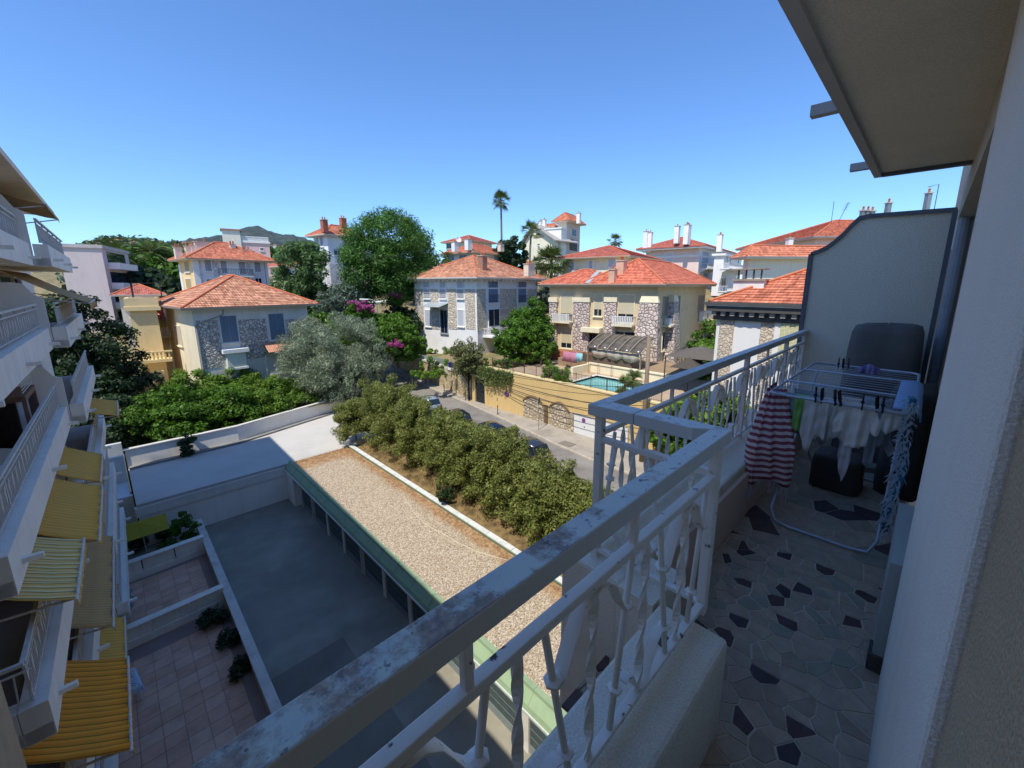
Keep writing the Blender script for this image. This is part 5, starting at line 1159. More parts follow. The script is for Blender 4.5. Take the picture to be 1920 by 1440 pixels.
# blue towel laid over the near corner of the frame
m = MB(); g_ = []
for i in range(15):
    x = 3.74+1.2*i/14; g_.append([(x, YA+.11, ZK+.018), (x, YA+.06, ZK+.022+.004*sin(i*2)), (x, YA, ZK+.024+.006*sin(i*2.7)), (x, YA-.03, ZK+.005), (x, YA-.04, ZK-.05+.01*sin(i))])
tag(m.sheet(g_).build('blue_towel', cloth('light blue towel', '#9db8d8', .15), None, smooth=True, thick=.008), 'light blue towel folded over the wall-side bar of the rack', 'towel', 'washing on the rack')
tag(garment('small_cloth', 'lilac cloth bunched on top of the far wires of the rack', [(-.08, ZK+.06), (.0, ZK+.1), (.09, ZK+.05), (.08, ZK), (-.08, ZK)], .33, 5.2, cloth('lilac', '#9a94c4', .2), .03, 12, cat='cloth'))
PG = bpy.data.meshes.new('clothes_peg'); mm = MB(); mm.bar((0, -.004, -.03), (0, -.009, .045), .010, .006); mm.bar((0, .004, -.03), (0, .009, .045), .010, .006); mm.tube([(-.007, 0, .006), (.007, 0, .006)], .006, 6); PG = mm.mesh('clothes_peg'); PG.materials.append(plain('peg black', '#1b2124', .5))
for k, (x, y, tl_, lab) in enumerate(((XA+.0, .52, .3, 'black clothes peg on the front bar, beside the lime green top, first of the pair'), (XA, .48, -.2, 'black clothes peg on the front bar, beside the lime green top, second of the pair'), (XA, .40, .4, 'black clothes peg leaning on the front bar above the long-sleeved shirt'), (XA, .37, .5, 'black clothes peg leaning beside its twin above the white blouse'), (XA, .16, -.3, 'black clothes peg on the front bar above the dark-hemmed top'), (XA, .13, .2, 'black clothes peg on the front bar nearest the blue towel'), (5.4, .60, .2, 'black clothes peg at the far end of the rack, nearest the railing'), (5.4, .56, -.2, 'black clothes peg at the far end of the rack, middle one'), (5.42, .52, .3, 'black clothes peg at the far end of the rack, nearest the grey cover'), (XA, .24, .1, 'grey clothes peg pinching the frontmost white top'))):
    o = bpy.data.objects.new('clothes_peg', PG); COL.objects.link(o); o.location = (x, y, ZK+.03); o.rotation_euler = (tl_, 0, pi/2+tl_); o.scale = (1.5, 1.5, 1.6); tag(o, lab, 'peg', 'clothes pegs')
# covered barbecue against the partition and the dark heap beside it
def cover(name, label, mat, c, dims, seed, cat):
    x, y, z = c; w, d, h = dims; q = random.Random(seed); m = MB(); n = 28; lev = [(0, 1.0), (.1, 1.02), (.3, 1.0), (.55, 1.0), (.8, .98), (.93, .95), (.985, .86), (1.0, .6), (1.0, .02)]; rings = []
    for t, s_ in lev:
        rg = []
        for k in range(n):
            a = 2*pi*k/n; ca, sa = cos(a), sin(a); e = 5; r = (abs(ca)**e+abs(sa)**e)**(-1/e)
            f = 1+.02*sin(a*5+t*4+seed)+.012*q.uniform(-1, 1); rg.append((x+ca*r*w/2*s_*f, y+sa*r*d/2*s_*f, z+h*t*(1-.05*(ca+.3*sa > .3))+.01*sin(a*3)))
        rings.append(rg)
    vs = [p for r in rings for p in r]; fs = [(i*n+k, i*n+(k+1) % n, (i+1)*n+(k+1) % n, (i+1)*n+k) for i in range(len(lev)-1) for k in range(n)]
    m.add(vs, fs); o = m.build(name, mat, None, smooth=True); return tag(o, label, cat)
cover('barbecue_cover', 'tall object under a dark grey fitted cover against the partition', plain('dark grey cover', '#66635e', .75, 0, .12, 4, bd=.01), (6.28, .30, ZF), (.62, .66, 1.52), 3, 'cover')
cover('black_heap', 'black sheeted heap between the rack and the wall', plain('black sheet', '#46423c', .8, 0, .2, 3, bd=.02), (5.45, -.02, ZF), (1.1, .34, 1.0), 5, 'cover')
cover('black_crate', 'dark bin standing on the floor under the laundry', plain('black bin', '#4a443c', .6, 0, .15, 3), (4.85, .42, ZF), (.42, .4, .34), 8, 'bin')
tag(MB().lathe([(.0, 0), (.028, .0), (.03, .012), (.02, .015)], (1.45, .60, ZP), 10).build('bird_ornament', plain('rust lump', '#5a4a3c'), None), 'small rusty metal ring lying on top of the parapet', 'ring')
# ------------------------------------------------------------------ vegetation
def leaf_mesh(name, clumps, n, size, rng, aspect=.5, droop=.0, up=.25, inner=.25, quad=True):
    """clumps: array (k,4) centre and radius; n leaves spread over them in proportion to area; each leaf a small folded face"""
    c = np.array(clumps, float); w = c[:, 3]**2; idx = rng.choice(len(c), n, p=w/w.sum())
    d = rng.normal(size=(n, 3)); d /= np.linalg.norm(d, axis=1)[:, None]
    r = (inner+(1-inner)*rng.random(n)**.45)[:, None]
    p = c[idx, :3]+d*r*c[idx, 3:4]*np.array([1, 1, .85])
    nrm = d+np.array([0, 0, up])+rng.normal(size=(n, 3))*.55; nrm /= np.linalg.norm(nrm, axis=1)[:, None]
    a = np.cross(nrm, rng.normal(size=(n, 3))); a /= np.linalg.norm(a, axis=1)[:, None]+1e-9
    a[:, 2] -= droop; b = np.cross(nrm, a)
    s = (size*(.35+1.1*rng.random(n)**1.5))[:, None]*1.25; h = s*aspect
    if quad:
        v = np.stack([p-a*s, p+b*h*.9-a*s*.1, p+a*s, p-b*h*.9-a*s*.1], 1).reshape(-1, 3); k = 4
    else:
        v = np.stack([p-a*s-b*h*.3, p-a*s+b*h*.3, p+a*s], 1).reshape(-1, 3); k = 3
    me = bpy.data.meshes.new(name); me.vertices.add(n*k); me.vertices.foreach_set('co', v.astype(np.float32).ravel())
    me.loops.add(n*k); me.loops.foreach_set('vertex_index', np.arange(n*k, dtype=np.int32)); me.polygons.add(n)
    me.polygons.foreach_set('loop_start', np.arange(0, n*k, k, dtype=np.int32))
    try: me.polygons.foreach_set('loop_total', np.full(n, k, dtype=np.int32))
    except Exception: pass
    me.update(calc_edges=True); return me
def ell_clumps(rng, ells, k, rc, shell=.55, floor=None):
    out = []; vol = np.array([e[3]*e[4]+e[4]*e[5]+e[3]*e[5] for e in ells]); pick = rng.choice(len(ells), k, p=vol/vol.sum())
    for i in pick:
        x, y, z, a, b, c = ells[i]; d = rng.normal(size=3); d /= np.linalg.norm(d); r = shell+(1-shell)*rng.random()**.5
        q = (x+d[0]*a*r, y+d[1]*b*r, z+d[2]*c*r)
        if floor is not None and q[2] < floor: continue
        out.append((*q, rc*rng.uniform(.65, 1.35)))
    return out
bark = plaster('bark', '#5d4f40', .3, 3, .95, 25, .02, .4); bark_g = plaster('grey bark', '#7d766a', .3, 3, .95, 25, .02, .4); bark_d = plaster('dark bark', '#3d342c', .3, 3, .95, 25, .02, .4)
def tree(name, label, base, ells, k, rc, n, size, mat, seed, cat='tree', group='trees among the villas', trunk=(.2, None), bm=None, aspect=.5, limbs=6, shell=.5, up=.25, quad=True, droop=0., inner=.25, floor=None):
    rng = np.random.default_rng(seed); b = Vector(base); o = empty(name, b, 0, label, cat, group)
    cl = ell_clumps(rng, ells, k, rc, shell, floor)
    me = leaf_mesh('crown', cl, n, size, rng, aspect, droop, up, inner, quad); me.materials.append(mat)
    cr = bpy.data.objects.new('crown', me); COL.objects.link(cr); cr.parent = o
    if trunk:
        r0, top = trunk; zc = ells[0][2] if top is None else top; tx, ty = ells[0][0], ells[0][1]; m = MB(); q = random.Random(seed)
        m.tube([(0, 0, -.3), (tx*.2+q.uniform(-.1, .1), ty*.2, zc*.3), (tx*.6, ty*.6+q.uniform(-.1, .1), zc*.65), (tx, ty, zc)], r0, 8, r2=r0*.45)
        m.build('trunk', bm or bark, o, smooth=True)
        for i in range(limbs):
            e = cl[q.randrange(len(cl))]; s_ = Vector((tx*.5, ty*.5, zc*q.uniform(.5, .85))); e_ = Vector(e[:3]); mid = s_.lerp(e_, .5)+Vector((0, 0, .15*e[3]))
            MB().tube([s_, mid, e_], r0*.4, 6, r2=r0*.12).build('limb', bm or bark, o, smooth=True)
    return o
F_hedge = foliage('hedge leaves', '#3c4820', '#989f52', .42, 1.1, tip='#bca868')
F_green = foliage('bright shrub leaves', '#2f4a18', '#7da036', .4, .8)
F_dark = foliage('dark evergreen leaves', '#14240f', '#37502a', .2, .6)
F_olive = foliage('olive leaves', '#55614a', '#a9b596', .38, .9, .5, '#c9d0b6')
F_pine = foliage('pine needles', '#1e3514', '#5c8a32', .3, .5)
F_mid = foliage('mid green leaves', '#29420f', '#66902a', .4, .6)
F_robin = foliage('feathery leaves', '#2f4a26', '#6f9052', .4, .7)
F_grey = foliage('grey green leaves', '#37443a', '#768a72', .3, .7)
F_pink = foliage('bougainvillea bracts', '#8c2f6c', '#d46aa8', .4, 2.0)
F_palm = foliage('palm fronds', '#2a3a18', '#6d7f3c', .25, 1.0)
F_yel = foliage('yellow green leaves', '#6d7a1c', '#c4c23c', .4, 1.5)
F_ivy = foliage('trailing succulent', '#3a4a26', '#7f8f4a', .3, 2.0)

# clipped but ragged shrubs along the garage roof: each one a plant
HEDGE = [(648, 800, 1.5, 2.6), (700, 775, 1.7, 3.8), (745, 790, 1.7, 4.3), (790, 835, 1.7, 3.9), (830, 860, 1.7, 3.8), (880, 880, 1.7, 3.9), (930, 905, 1.7, 3.7), (975, 930, 1.7, 3.8), (1020, 960, 1.6, 3.5), (1070, 985, 1.6, 3.2), (1115, 1010, 1.5, 2.9)]
HL = ['small rounded shrub at the driveway end of the hedge row', 'tall loose shrub, second in the hedge row from the driveway', 'tallest leafy shrub in the hedge row, in front of the silver car', 'olive green shrub in the hedge row, below the silver car', 'dense shrub in the hedge row beside the black car', 'shrub in the middle of the hedge row, hiding the dark car', 'shrub in the hedge row below the road sign', 'brown-tipped shrub in the hedge row above the dark gap in the kerb', 'shrub in the hedge row, last but two before the railing post', 'shrub in the hedge row right beside the railing post', 'low shrub at the end of the hedge row, behind the railing post']
hy = [33.9, 31.0, 28.2, 25.6, 23.2, 20.9, 18.7, 16.5, 14.4, 12.3, 10.2]
for i, (lab, y_) in enumerate(zip(HL, hy)):
    rr = random.Random(i+40); hgt = [3.3, 5.6, 6.2, 4.9, 4.7, 4.8, 4.9, 5.0, 4.7, 4.3, 3.9][i]; w_ = 1.45+rr.uniform(-.15, .25); hgt *= rr.uniform(.9, 1.08); xb = (14.7+rr.uniform(-.3, .3)) if i else 13.6
    ells = [(0, 0, hgt*.55, w_*.95, w_*.9, hgt*.45), (.5, .3, hgt*.4, w_, w_*.8, hgt*.38), (-.7, -.3, hgt*.38, w_*.8, w_*.8, hgt*.36), (-.3, .9, hgt*.62, w_*.6, w_*.6, hgt*.36), (.4, -.8, hgt*.66, w_*.55, w_*.55, hgt*.33), (1.2, .2, hgt*.4, w_*.8, w_*.9, hgt*.4)]
    for q in range(7):
        a_ = rr.uniform(0, 6.28); r_ = rr.uniform(.3, 1.0)*w_; ells.append((r_*cos(a_)+.2, r_*sin(a_), hgt*rr.uniform(.68, .86), .34, .34, hgt*rr.uniform(.16, .26)))
    tree('hedge_shrub', lab, (xb, y_, ZR+.45), ells, 150, .42, 32000, .062, F_hedge, 300+i, 'shrub', 'shrubs of the hedge row', (.09, hgt*.5), bark_g, .5, 4, .45, .3, floor=.05)
rr = random.Random(99); m = MB()
for k in range(2600):
    x, y_ = rr.uniform(12.95, 13.9), rr.uniform(6, 33); h = rr.uniform(.1, .4); a = rr.uniform(0, 6.3); m.add([(x-.01, y_, ZR+.5), (x+.01, y_+.01, ZR+.5), (x+.2*cos(a)*h, y_+.2*sin(a)*h, ZR+.5+h)], [(0, 1, 2)])
tag(m.build('dry_grass', foliage('dry bank grass', '#7a6a38', '#b5a45c', .3, 1.5), None), 'dry grass tufts along the foot of the hedge row', 'grass', kind='stuff')
tree('dark_weed', 'dark weedy bush spilling through the gap in the white roof kerb', (13.0, 19.6, ZR+.45), [(-.1, 0, .45, .5, .6, .45)], 14, .22, 1800, .06, F_dark, 77, 'bush', None, (.03, .3), None, .5, 2)
tree('kerb_weed', 'small grey-leaved weed at the near end of the roof kerb', (12.7, 11.1, ZR+.45), [(0, 0, .25, .3, .3, .25)], 8, .15, 500, .05, F_grey, 78, 'plant', None, (.02, .2), None, .5, 1)

def pt(px, py, rng_, z=None):
    p = at(px, py, rng_); return (p.x, p.y, gz(p.x, p.y) if z is None else z)
# olive in front of the grey villa
b = (18.0, 45.8, -13.1)
tree('olive_tree', 'big silvery olive tree leaning over the driveway end, in front of the grey villa', b, [(-.6, 1.2, 6.6, 5.0, 4.6, 3.6), (-3.0, 0, 4.8, 3.8, 3.5, 3.2), (1.8, .4, 4.8, 3.6, 3.6, 3.4), (-.8, -1.2, 3.4, 4.4, 2.8, 2.8), (2.6, -.6, 3.2, 2.4, 2.4, 2.4), (-3.4, -.4, 2.6, 2.8, 2.4, 2.0)], 330, .8, 85000, .115, F_olive, 1, trunk=(.35, 4.0), bm=bark_g, aspect=.26, limbs=12, shell=.35, up=.1, droop=.25)
# garden shrubs at the foot of the grey villa
GS = [((2.6, 44.2, -12.9), 4.3, 2.9, F_mid, 'large shaded shrub overhanging the white garden wall, beside the wing'), ((6.2, 45.0, -12.9), 3.9, 2.6, F_mid, 'shrub on the shadow line above the white garden wall'), ((9.8, 45.9, -12.8), 3.7, 2.5, F_green, 'bright green sunlit shrub before the grey villa'), ((12.6, 46.6, -12.8), 3.3, 2.2, F_green, 'bright green shrub between the sunlit shrub and the olive tree'), ((-1.2, 45.6, -12.9), 4.4, 2.8, F_dark, 'dark shrub at the foot of the opposite wing, behind the garden path'), ((4.6, 49.5, -12.4), 4.4, 2.6, F_green, 'light green bush rising behind the shaded shrubs, under the yellow tower'), ((8.2, 49.3, -12.2), 3.9, 2.2, F_green, 'leafy bush against the corner of the grey villa')]
for i, (b, h, w_, mt, lab) in enumerate(GS):
    tree('garden_shrub', lab, b, [(0, 0, h*.55, w_, w_*.9, h*.45), (.8, -.5, h*.4, w_*.8, w_*.8, h*.36), (-.9, -.2, h*.45, w_*.75, w_*.75, h*.38), (.2, -1.1, h*.33, w_*.8, w_*.7, h*.3)], 130, .62, 27000, .11, mt, 20+i, 'shrub', 'garden shrubs below the grey villa', (.12, h*.5), bark, .6, 4, .5, .4)
tree('oleander', 'flowering oleander with pale pink tips beside the trunk of the olive tree', (14.9, 45.9, -12.9), [(0, 0, 1.5, 1.0, 1.0, 1.2)], 26, .4, 3500, .09, foliage('oleander', '#4a5a2a', '#b59a72', .35, 2.0, tip='#d89a86'), 31, 'shrub', None, (.05, 1.0), bark, .35, 3)
# dark evergreen by the wing and tree belt behind it
tree('laurel_tree', 'dense dark evergreen tree between the wing and the yellow tower', (-1.5, 51, -13), [(0, 0, 6.6, 3.2, 3.2, 4.4), (.7, -.6, 4.0, 3.0, 3.0, 3.6), (-1.4, 0, 4.6, 3.0, 3.0, 3.8), (-.6, -.3, 9.6, 2.5, 2.5, 2.6)], 210, .85, 42000, .13, F_dark, 41, trunk=(.25, 5), aspect=.6, shell=.5)
for i, (px, py, R, h, w_, mt, lab) in enumerate(((262, 470, 120, 14, 9.0, F_mid, 'broad dark tree rising behind the red-roofed shed, left of the big villa'), (305, 465, 125, 15, 8.5, F_mid, 'round-topped tree touching the side of the big villa'), (235, 500, 108, 11, 7.5, F_dark, 'lower dark tree behind the yellow tower'), (318, 530, 92, 10, 4.0, F_dark, 'narrow dark cypress-like tree beside the big villa'), (228, 462, 150, 14, 10, F_grey, 'greyish tree at the left end of the wooded belt'), (520, 470, 150, 14, 9, F_mid, 'tree between the pink house and the hidden house'), (492, 462, 175, 13, 9, F_grey, 'pale tree behind the big villa roof'))):
    p = at(px, py, R); zt = p.z; zb = zt-h
    tree('background_tree', lab, (p.x, p.y, zb), [(0, 0, h*.62, w_*.8, w_*.8, h*.38), (w_*.4, -w_*.2, h*.5, w_*.6, w_*.6, h*.34), (-w_*.45, 0, h*.48, w_*.6, w_*.6, h*.34)], 110, w_*.24, 9000, .5, mt, 50+i, trunk=(.3, h*.5), aspect=.7, shell=.6)
# feathery tree, grey olive, umbrella pine
p = at(572, 540, 66); tree('feathery_tree', 'light feathery tree hiding the red-roofed house, behind the grey villa roof', (p.x, p.y, -10), [(0, 0, 12.2, 3.1, 3.0, 3.4), (-1.2, .5, 9.0, 3.0, 2.8, 3.2), (1.4, 0, 13.6, 2.2, 2.2, 2.0), (.8, 0, 8.0, 2.8, 2.4, 3.0)], 120, .95, 20000, .24, F_robin, 61, trunk=(.2, 10), bm=bark_g, aspect=.35, shell=.4, limbs=9)
p = at(645, 560, 62); tree('grey_tree', 'rounded grey-green tree in front of the umbrella pine', (p.x, p.y, -10.5), [(0, 0, 7.6, 3.2, 3.2, 3.2), (-1.6, 0, 5.6, 2.8, 2.6, 2.8), (1.2, .2, 5.8, 2.8, 2.6, 2.8)], 130, .85, 20000, .19, F_grey, 62, trunk=(.22, 6), bm=bark_g, aspect=.4, shell=.45, limbs=8)
p = at(740, 545, 64); pz = gz(p.x, p.y)
tree('umbrella_pine', 'huge dense umbrella pine rising above every roof in the middle of the view', (p.x, p.y, -9.5), [(-.2, 0, 14.6, 6.2, 6.0, 4.6), (-3.6, 0, 12.2, 3.6, 3.6, 4.0), (3.4, 0, 12.6, 3.7, 3.7, 3.8), (0, -2, 11.6, 4.6, 3.6, 3.8), (0, 0, 17.2, 3.6, 3.6, 2.6), (-1.5, -1.5, 9.6, 3.4, 3.0, 2.6), (2.6, -1.5, 10.2, 3.2, 3.0, 2.4)], 420, 1.15, 105000, .17, F_pine, 63, trunk=(.55, 11), bm=bark_d, aspect=.32, limbs=12, shell=.72, up=.5, quad=True)
# shrubs round the stone villa
p = at(742, 612, 52); tree('round_tree', 'low rounded green tree at the left corner of the stone villa', (p.x, p.y, -9.8), [(0, 0, 3.6, 3.0, 2.8, 2.0), (.8, -.6, 2.6, 2.4, 2.0, 1.7), (-1.0, 0, 2.8, 2.4, 2.2, 1.8)], 110, .6, 18000, .14, F_mid, 64, trunk=(.14, 3), aspect=.55, shell=.55)
p = at(982, 640, 48); tree('spreading_tree', 'bright green spreading tree between the stone villa and the beige villa', (p.x, p.y, -9.3), [(0, 0, 3.5, 3.9, 3.2, 1.9), (1.6, .4, 4.8, 2.4, 2.2, 2.0), (-1.6, -.3, 2.7, 2.4, 2.2, 1.5), (2.2, .2, 6.2, 1.4, 1.4, 1.3)], 170, .6, 26000, .14, F_mid, 65, trunk=(.16, 3), aspect=.55, shell=.55)
p = at(1015, 660, 46); tree('under_bush', 'dark leafy bush at the garden steps beside the beige villa', (p.x, p.y, -9.3), [(0, 0, 1.6, 1.6, 1.4, 1.5), (1.0, 0, 2.6, 1.2, 1.2, 1.4)], 40, .42, 6500, .1, F_mid, 66, 'bush', None, (.08, 1.5), aspect=.55)
def hedge_line(name, label, pxs, R, z0, h, w_, mat, seed, lvl):
    rng = np.random.default_rng(seed); pts = [at(px, py, R) for px, py in pxs]; o = empty(name, (pts[0].x, pts[0].y, z0), 0, label, 'hedge'); cl = []
    for a, b in zip(pts[:-1], pts[1:]):
        L = (b-a).to_2d().length
        for k in range(int(L*9)): t = rng.random(); q = a.lerp(b, t); cl.append((q.x-pts[0].x+rng.uniform(-w_, w_), q.y-pts[0].y+rng.uniform(-w_, w_), rng.uniform(.2, h), .3))
    me = leaf_mesh('foliage', cl, len(cl)*lvl, .08, rng, .6); me.materials.append(mat); c = bpy.data.objects.new('foliage', me); COL.objects.link(c); c.parent = o
    for a in pts: MB().tube([(a.x-pts[0].x, a.y-pts[0].y, -.4), (a.x-pts[0].x, a.y-pts[0].y, h*.5)], .04, 6).build('stem', bark, o)
hedge_line('clipped_hedge', 'clipped green hedge mound on the slope under the stone villa door', ((790, 640), (815, 640), (845, 645)), 47.5, -10.2, 3.0, .7, F_green, 70, 110)
hedge_line('garden_hedge', 'dark clipped hedge along the garden below the stone villa porch', ((905, 660), (940, 656), (975, 652)), 45, -9.6, 1.5, .4, F_mid, 71, 110)
hedge_line('wall_hedge', 'low ragged hedge on top of the pale stone street wall', ((770, 660), (800, 663), (835, 668)), 46.5, -10.4, .9, .4, F_green, 72, 70)
p = at(874, 665, 42.3); tree('street_tree', 'thin olive-leaved tree in front of the stone wall with its bare trunk on the pavement', (27.55, 35.9, ZST+.13), [(0, 0, 5.2, 1.9, 1.9, 2.1), (-.4, 0, 3.8, 1.3, 1.4, 1.2), (.5, 0, 4.2, 1.4, 1.4, 1.4)], 90, .5, 9000, .11, foliage('street tree leaves', '#3c4526', '#7f8650', .35, 1.0), 67, trunk=(.13, 3.6), bm=bark_d, aspect=.45, limbs=7, shell=.3)
# bougainvillea
for i, (px, py, R, s_, lab) in enumerate(((672, 573, 56, 1.0, 'pink bougainvillea spread along the garden behind the olive tree'), (742, 552, 60, .6, 'pink bougainvillea climbing under the umbrella pine'), (738, 644, 50, .6, 'pink bougainvillea spilling over the end of the stone street wall'))):
    p = at(px, py, R); tree('bougainvillea', lab, (p.x, p.y, p.z-1.6), [(0, 0, 1.6, s_*1.3, s_*1.3, s_*.6), (s_, 0, 1.3, s_, s_, s_*.6)], 30, .3, 2600, .075, F_pink, 80+i, 'shrub', 'pink bougainvilleas', (.05, 1.2), bark, .7, 3)
    tree('bougainvillea_leaf', lab.replace('pink bougainvillea', 'green foliage mass under the pink bougainvillea'), (p.x+.1, p.y+.4, p.z-2.2), [(0, 0, 1.4, s_*1.6, s_*1.4, s_*1.0)], 30, .4, 3600, .1, F_mid, 90+i, 'shrub', None, (.05, 1.0), bark, .6, 2)
# planting between villa and cornice house, pool garden
for i, (px, py, R, h, w_, mt, lab) in enumerate(((1338, 600, 50, 7, 2.6, F_mid, 'green tree in the gap between the beige villa and the cornice house'), (1330, 640, 44, 4.5, 2.0, F_green, 'lighter green bush below the gap between beige villa and cornice house'), (1300, 760, 29, 3.0, 2.0, F_green, 'bright green bush seen through the far railing, beside the wooden pole'), (1345, 740, 27, 3.2, 2.0, F_green, 'leafy bush seen through the far railing, next to the cornice house'), (1255, 790, 28, 2.2, 1.4, F_mid, 'low bush seen through the railing corner behind the short rail'))):
    p = at(px, py, R); tree('garden_bush', lab, (p.x, p.y, p.z-h), [(0, 0, h*.6, w_, w_, h*.42), (.5, .3, h*.4, w_*.8, w_*.8, h*.35)], 70, .55, 9500, .14, mt, 100+i, 'bush', None, (.1, h*.5), aspect=.55)
p = onz(1006, 672, -9.0); tree('yellow_shrub', 'bright yellow-green shrub beside the pool steps', (p.x+.6, p.y+.8, -9.2), [(0, 0, 1.1, .9, .9, 1.0)], 24, .32, 3200, .08, F_yel, 110, 'shrub', None, (.05, .8), aspect=.4)
for i, (px, py, lab) in enumerate(((1035, 690, 'spiky green plant at the left corner of the pool fence'), (1060, 702, 'arching leafy plant on the pool wall beside the fence'))):
    p = onx(px, py, 28.9); tree('pool_plant', lab, (p.x, p.y, -8.9), [(0, 0, .7, .9, .9, .7)], 22, .3, 1800, .14, F_green, 115+i, 'plant', 'plants around the pool', (.04, .5), aspect=.2)
# trailing plant over the yellow wall
TR = empty('trailing_plant', (27.75, 31.5, -8.9), 0, 'trailing green succulent hanging in tresses over the ochre street wall', 'plant')
rng = np.random.default_rng(5); cl = []
for k in range(150): yy = rng.uniform(-2.6, 2.6); L = (1.0+.9*rng.random())*(1-.12*abs(yy)); z0 = rng.uniform(-.1, .3); cl += [(rng.uniform(-.3, .2)-.1*q, yy+rng.uniform(-.1, .1), z0-L*q/4, .17-.02*q) for q in range(5)]
me = leaf_mesh('tresses', cl, 15000, .06, rng, .35, .5); me.materials.append(F_ivy); c = bpy.data.objects.new('tresses', me); COL.objects.link(c); c.parent = TR
MB().tube([(.1, -2.5, .1), (.0, 0, .2), (.1, 2.5, .1)], .05, 6).build('stem', bark, TR)
# shaded court plants
for i, (x, y_, h, w_, lab) in enumerate(((1.55, 31.6, 1.9, .75, 'leafy green shrub in the terrace corner beside the dark court'), (.6, 33.0, .7, .4, 'rounded potted plant at the foot of the white retaining wall, nearest the court'), (-.6, 33.1, .7, .45, 'rounded plant below the left end of the white retaining wall'), (-1.8, 33.3, .9, .6, 'dark plant in the corner beneath the stepped grey walls'), (.6, 30.7, .9, .35, 'potted plant beside the yellow garden parasol'), (1.5, 22.4, .8, .5, 'dark bushy weed at the foot of the near terrace wall'), (1.85, 20.6, .5, .45, 'dark weeds along the boundary wall on the near terrace'), (1.9, 18.4, .5, .4, 'weeds at the foot of the boundary wall, closest to our railing'))):
    tree('terrace_plant', lab, (x, y_, ZT), [(0, 0, h*.55, w_, w_, h*.45)], 24, .22, 2600 if i == 0 else 1100, .07, F_mid if i in (0, 4) else F_dark, 130+i, 'plant', 'plants around the terraces', (.03, h*.4), aspect=.55, limbs=2)
tree('overhang_branch', 'leafy branch hanging down over the white garden wall', (3.1, 40.6, ZR+.2), [(0, 0, .7, .5, .4, .9)], 16, .25, 1300, .1, F_dark, 150, 'branch', None, (.03, 1.2), aspect=.6, limbs=2)

# palms
def palm(name, label, base, h, lean, nf, fl, fan=True, seed=0, tr=.22, skirt=False):
    q = random.Random(seed); o = empty(name, base, 0, label, 'palm', 'palms on the hillside'); top = Vector((lean[0], lean[1], h))
    MB().tube([(0, 0, -.5), (lean[0]*.2, lean[1]*.2, h*.4), (lean[0]*.6, lean[1]*.6, h*.75), top], tr, 8, r2=tr*.6).build('trunk', bark_g, o, smooth=True)
    m = MB()
    for k in range(nf):
        a = q.uniform(0, 2*pi); el = q.uniform(-.9, 1.35); L = fl*q.uniform(.8, 1.15); d = Vector((cos(a)*cos(el), sin(a)*cos(el), sin(el))); side = Vector((-sin(a), cos(a), 0)); nrm = d.cross(side)
        if fan:
            st = top+d*L*.45; nb = 11
            m.bar(top, st, .04, .03)
            for b_ in range(nb):
                an = (b_/(nb-1)-.5)*2.5; e = d*cos(an)+side*sin(an); tip = st+e*L*.6+Vector((0, 0, -.25*L*abs(an)/1.2)); mid = st+e*L*.32
                w_ = .06*L; s2 = nrm.cross(e).normalized()*w_*.5 if nrm.cross(e).length > 1e-4 else side*w_*.5
                m.add([st, mid+s2, tip, mid-s2], [(0, 1, 2, 3)])
        else:
            pts = [top+d*L*t+Vector((0, 0, -.55*L*t*t)) for t in (0, .2, .4, .6, .8, 1)]
            for i in range(5):
                for s_ in (-1, 1):
                    for t in (.0, .33, .66):
                        p = pts[i].lerp(pts[i+1], t); ll = L*.28*(1-.12*i); e = (side*s_*.9+d*.5+Vector((0, 0, -.25))).normalized(); m.add([p, p+e*ll*.5+Vector((0, 0, .03)), p+e*ll, p+e*ll*.5+d*.05*L], [(0, 1, 2, 3)])
            m.tube(pts, .025*L/2, 5)
    m.build('crown', F_palm, o)
    if skirt:
        m = MB()
        for k in range(40): a = q.uniform(0, 6.28); p = top+Vector((cos(a)*.1, sin(a)*.1, -q.uniform(.1, .8))); m.add([p, p+Vector((cos(a)*.5, sin(a)*.5, -.9)), p+Vector((cos(a+.4)*.45, sin(a+.4)*.45, -1.1))], [(0, 1, 2)])
        m.build('dead_fronds', foliage('dead fronds', '#5c4a30', '#94794c', .2), o)
p = at(941, 470, 100); palm('fan_palm', 'very tall slender palm standing alone against the sky', (p.x, p.y, -1), at(938, 378, 100).z+1, (-.3, -.2, 0), 44, 2.6, True, 1, .3)
p = at(991, 494, 86); palm('fan_palm', 'shorter palm with drooping crown before the cream gable', (p.x, p.y, -3), at(996, 432, 86).z+3, (.8, 0, 0), 34, 2.4, True, 2, .28)
p = at(1034, 505, 74); palm('fan_palm', 'squat bushy fan palm below the gabled house', (p.x, p.y, -3), at(1034, 492, 74).z+3, (0, 0, 0), 60, 3.4, True, 3, .35, True)
p = at(1006, 505, 80); palm('fan_palm', 'small fan palm at the foot of the cream gable', (p.x, p.y, -2), at(1000, 496, 80).z+2, (0, 0, 0), 30, 1.8, True, 4, .22)
p = at(1153, 456, 110); palm('fan_palm', 'palm top just peeping over the long red roof', (p.x, p.y, 2), at(1153, 452, 110).z-2, (0, 0, 0), 34, 2.2, True, 5, .25)
p = at(836, 487, 84); palm('date_palm', 'feathery palm behind the left slope of the stone villa roof', (p.x, p.y, -4), at(834, 484, 84).z+4, (0, 0, 0), 26, 3.0, False, 6, .25)
p = at(219, 490, 112); palm('date_palm', 'pale feathery palm above the apartment block', (p.x, p.y, -6), at(219, 474, 112).z+6, (0, 0, 0), 36, 5.0, False, 7, .4)
p = at(282, 478, 118); palm('date_palm', 'pale feathery palm among the dark trees left of the big villa', (p.x, p.y, -4), at(285, 470, 118).z+4, (0, 0, 0), 36, 5.4, False, 8, .4)
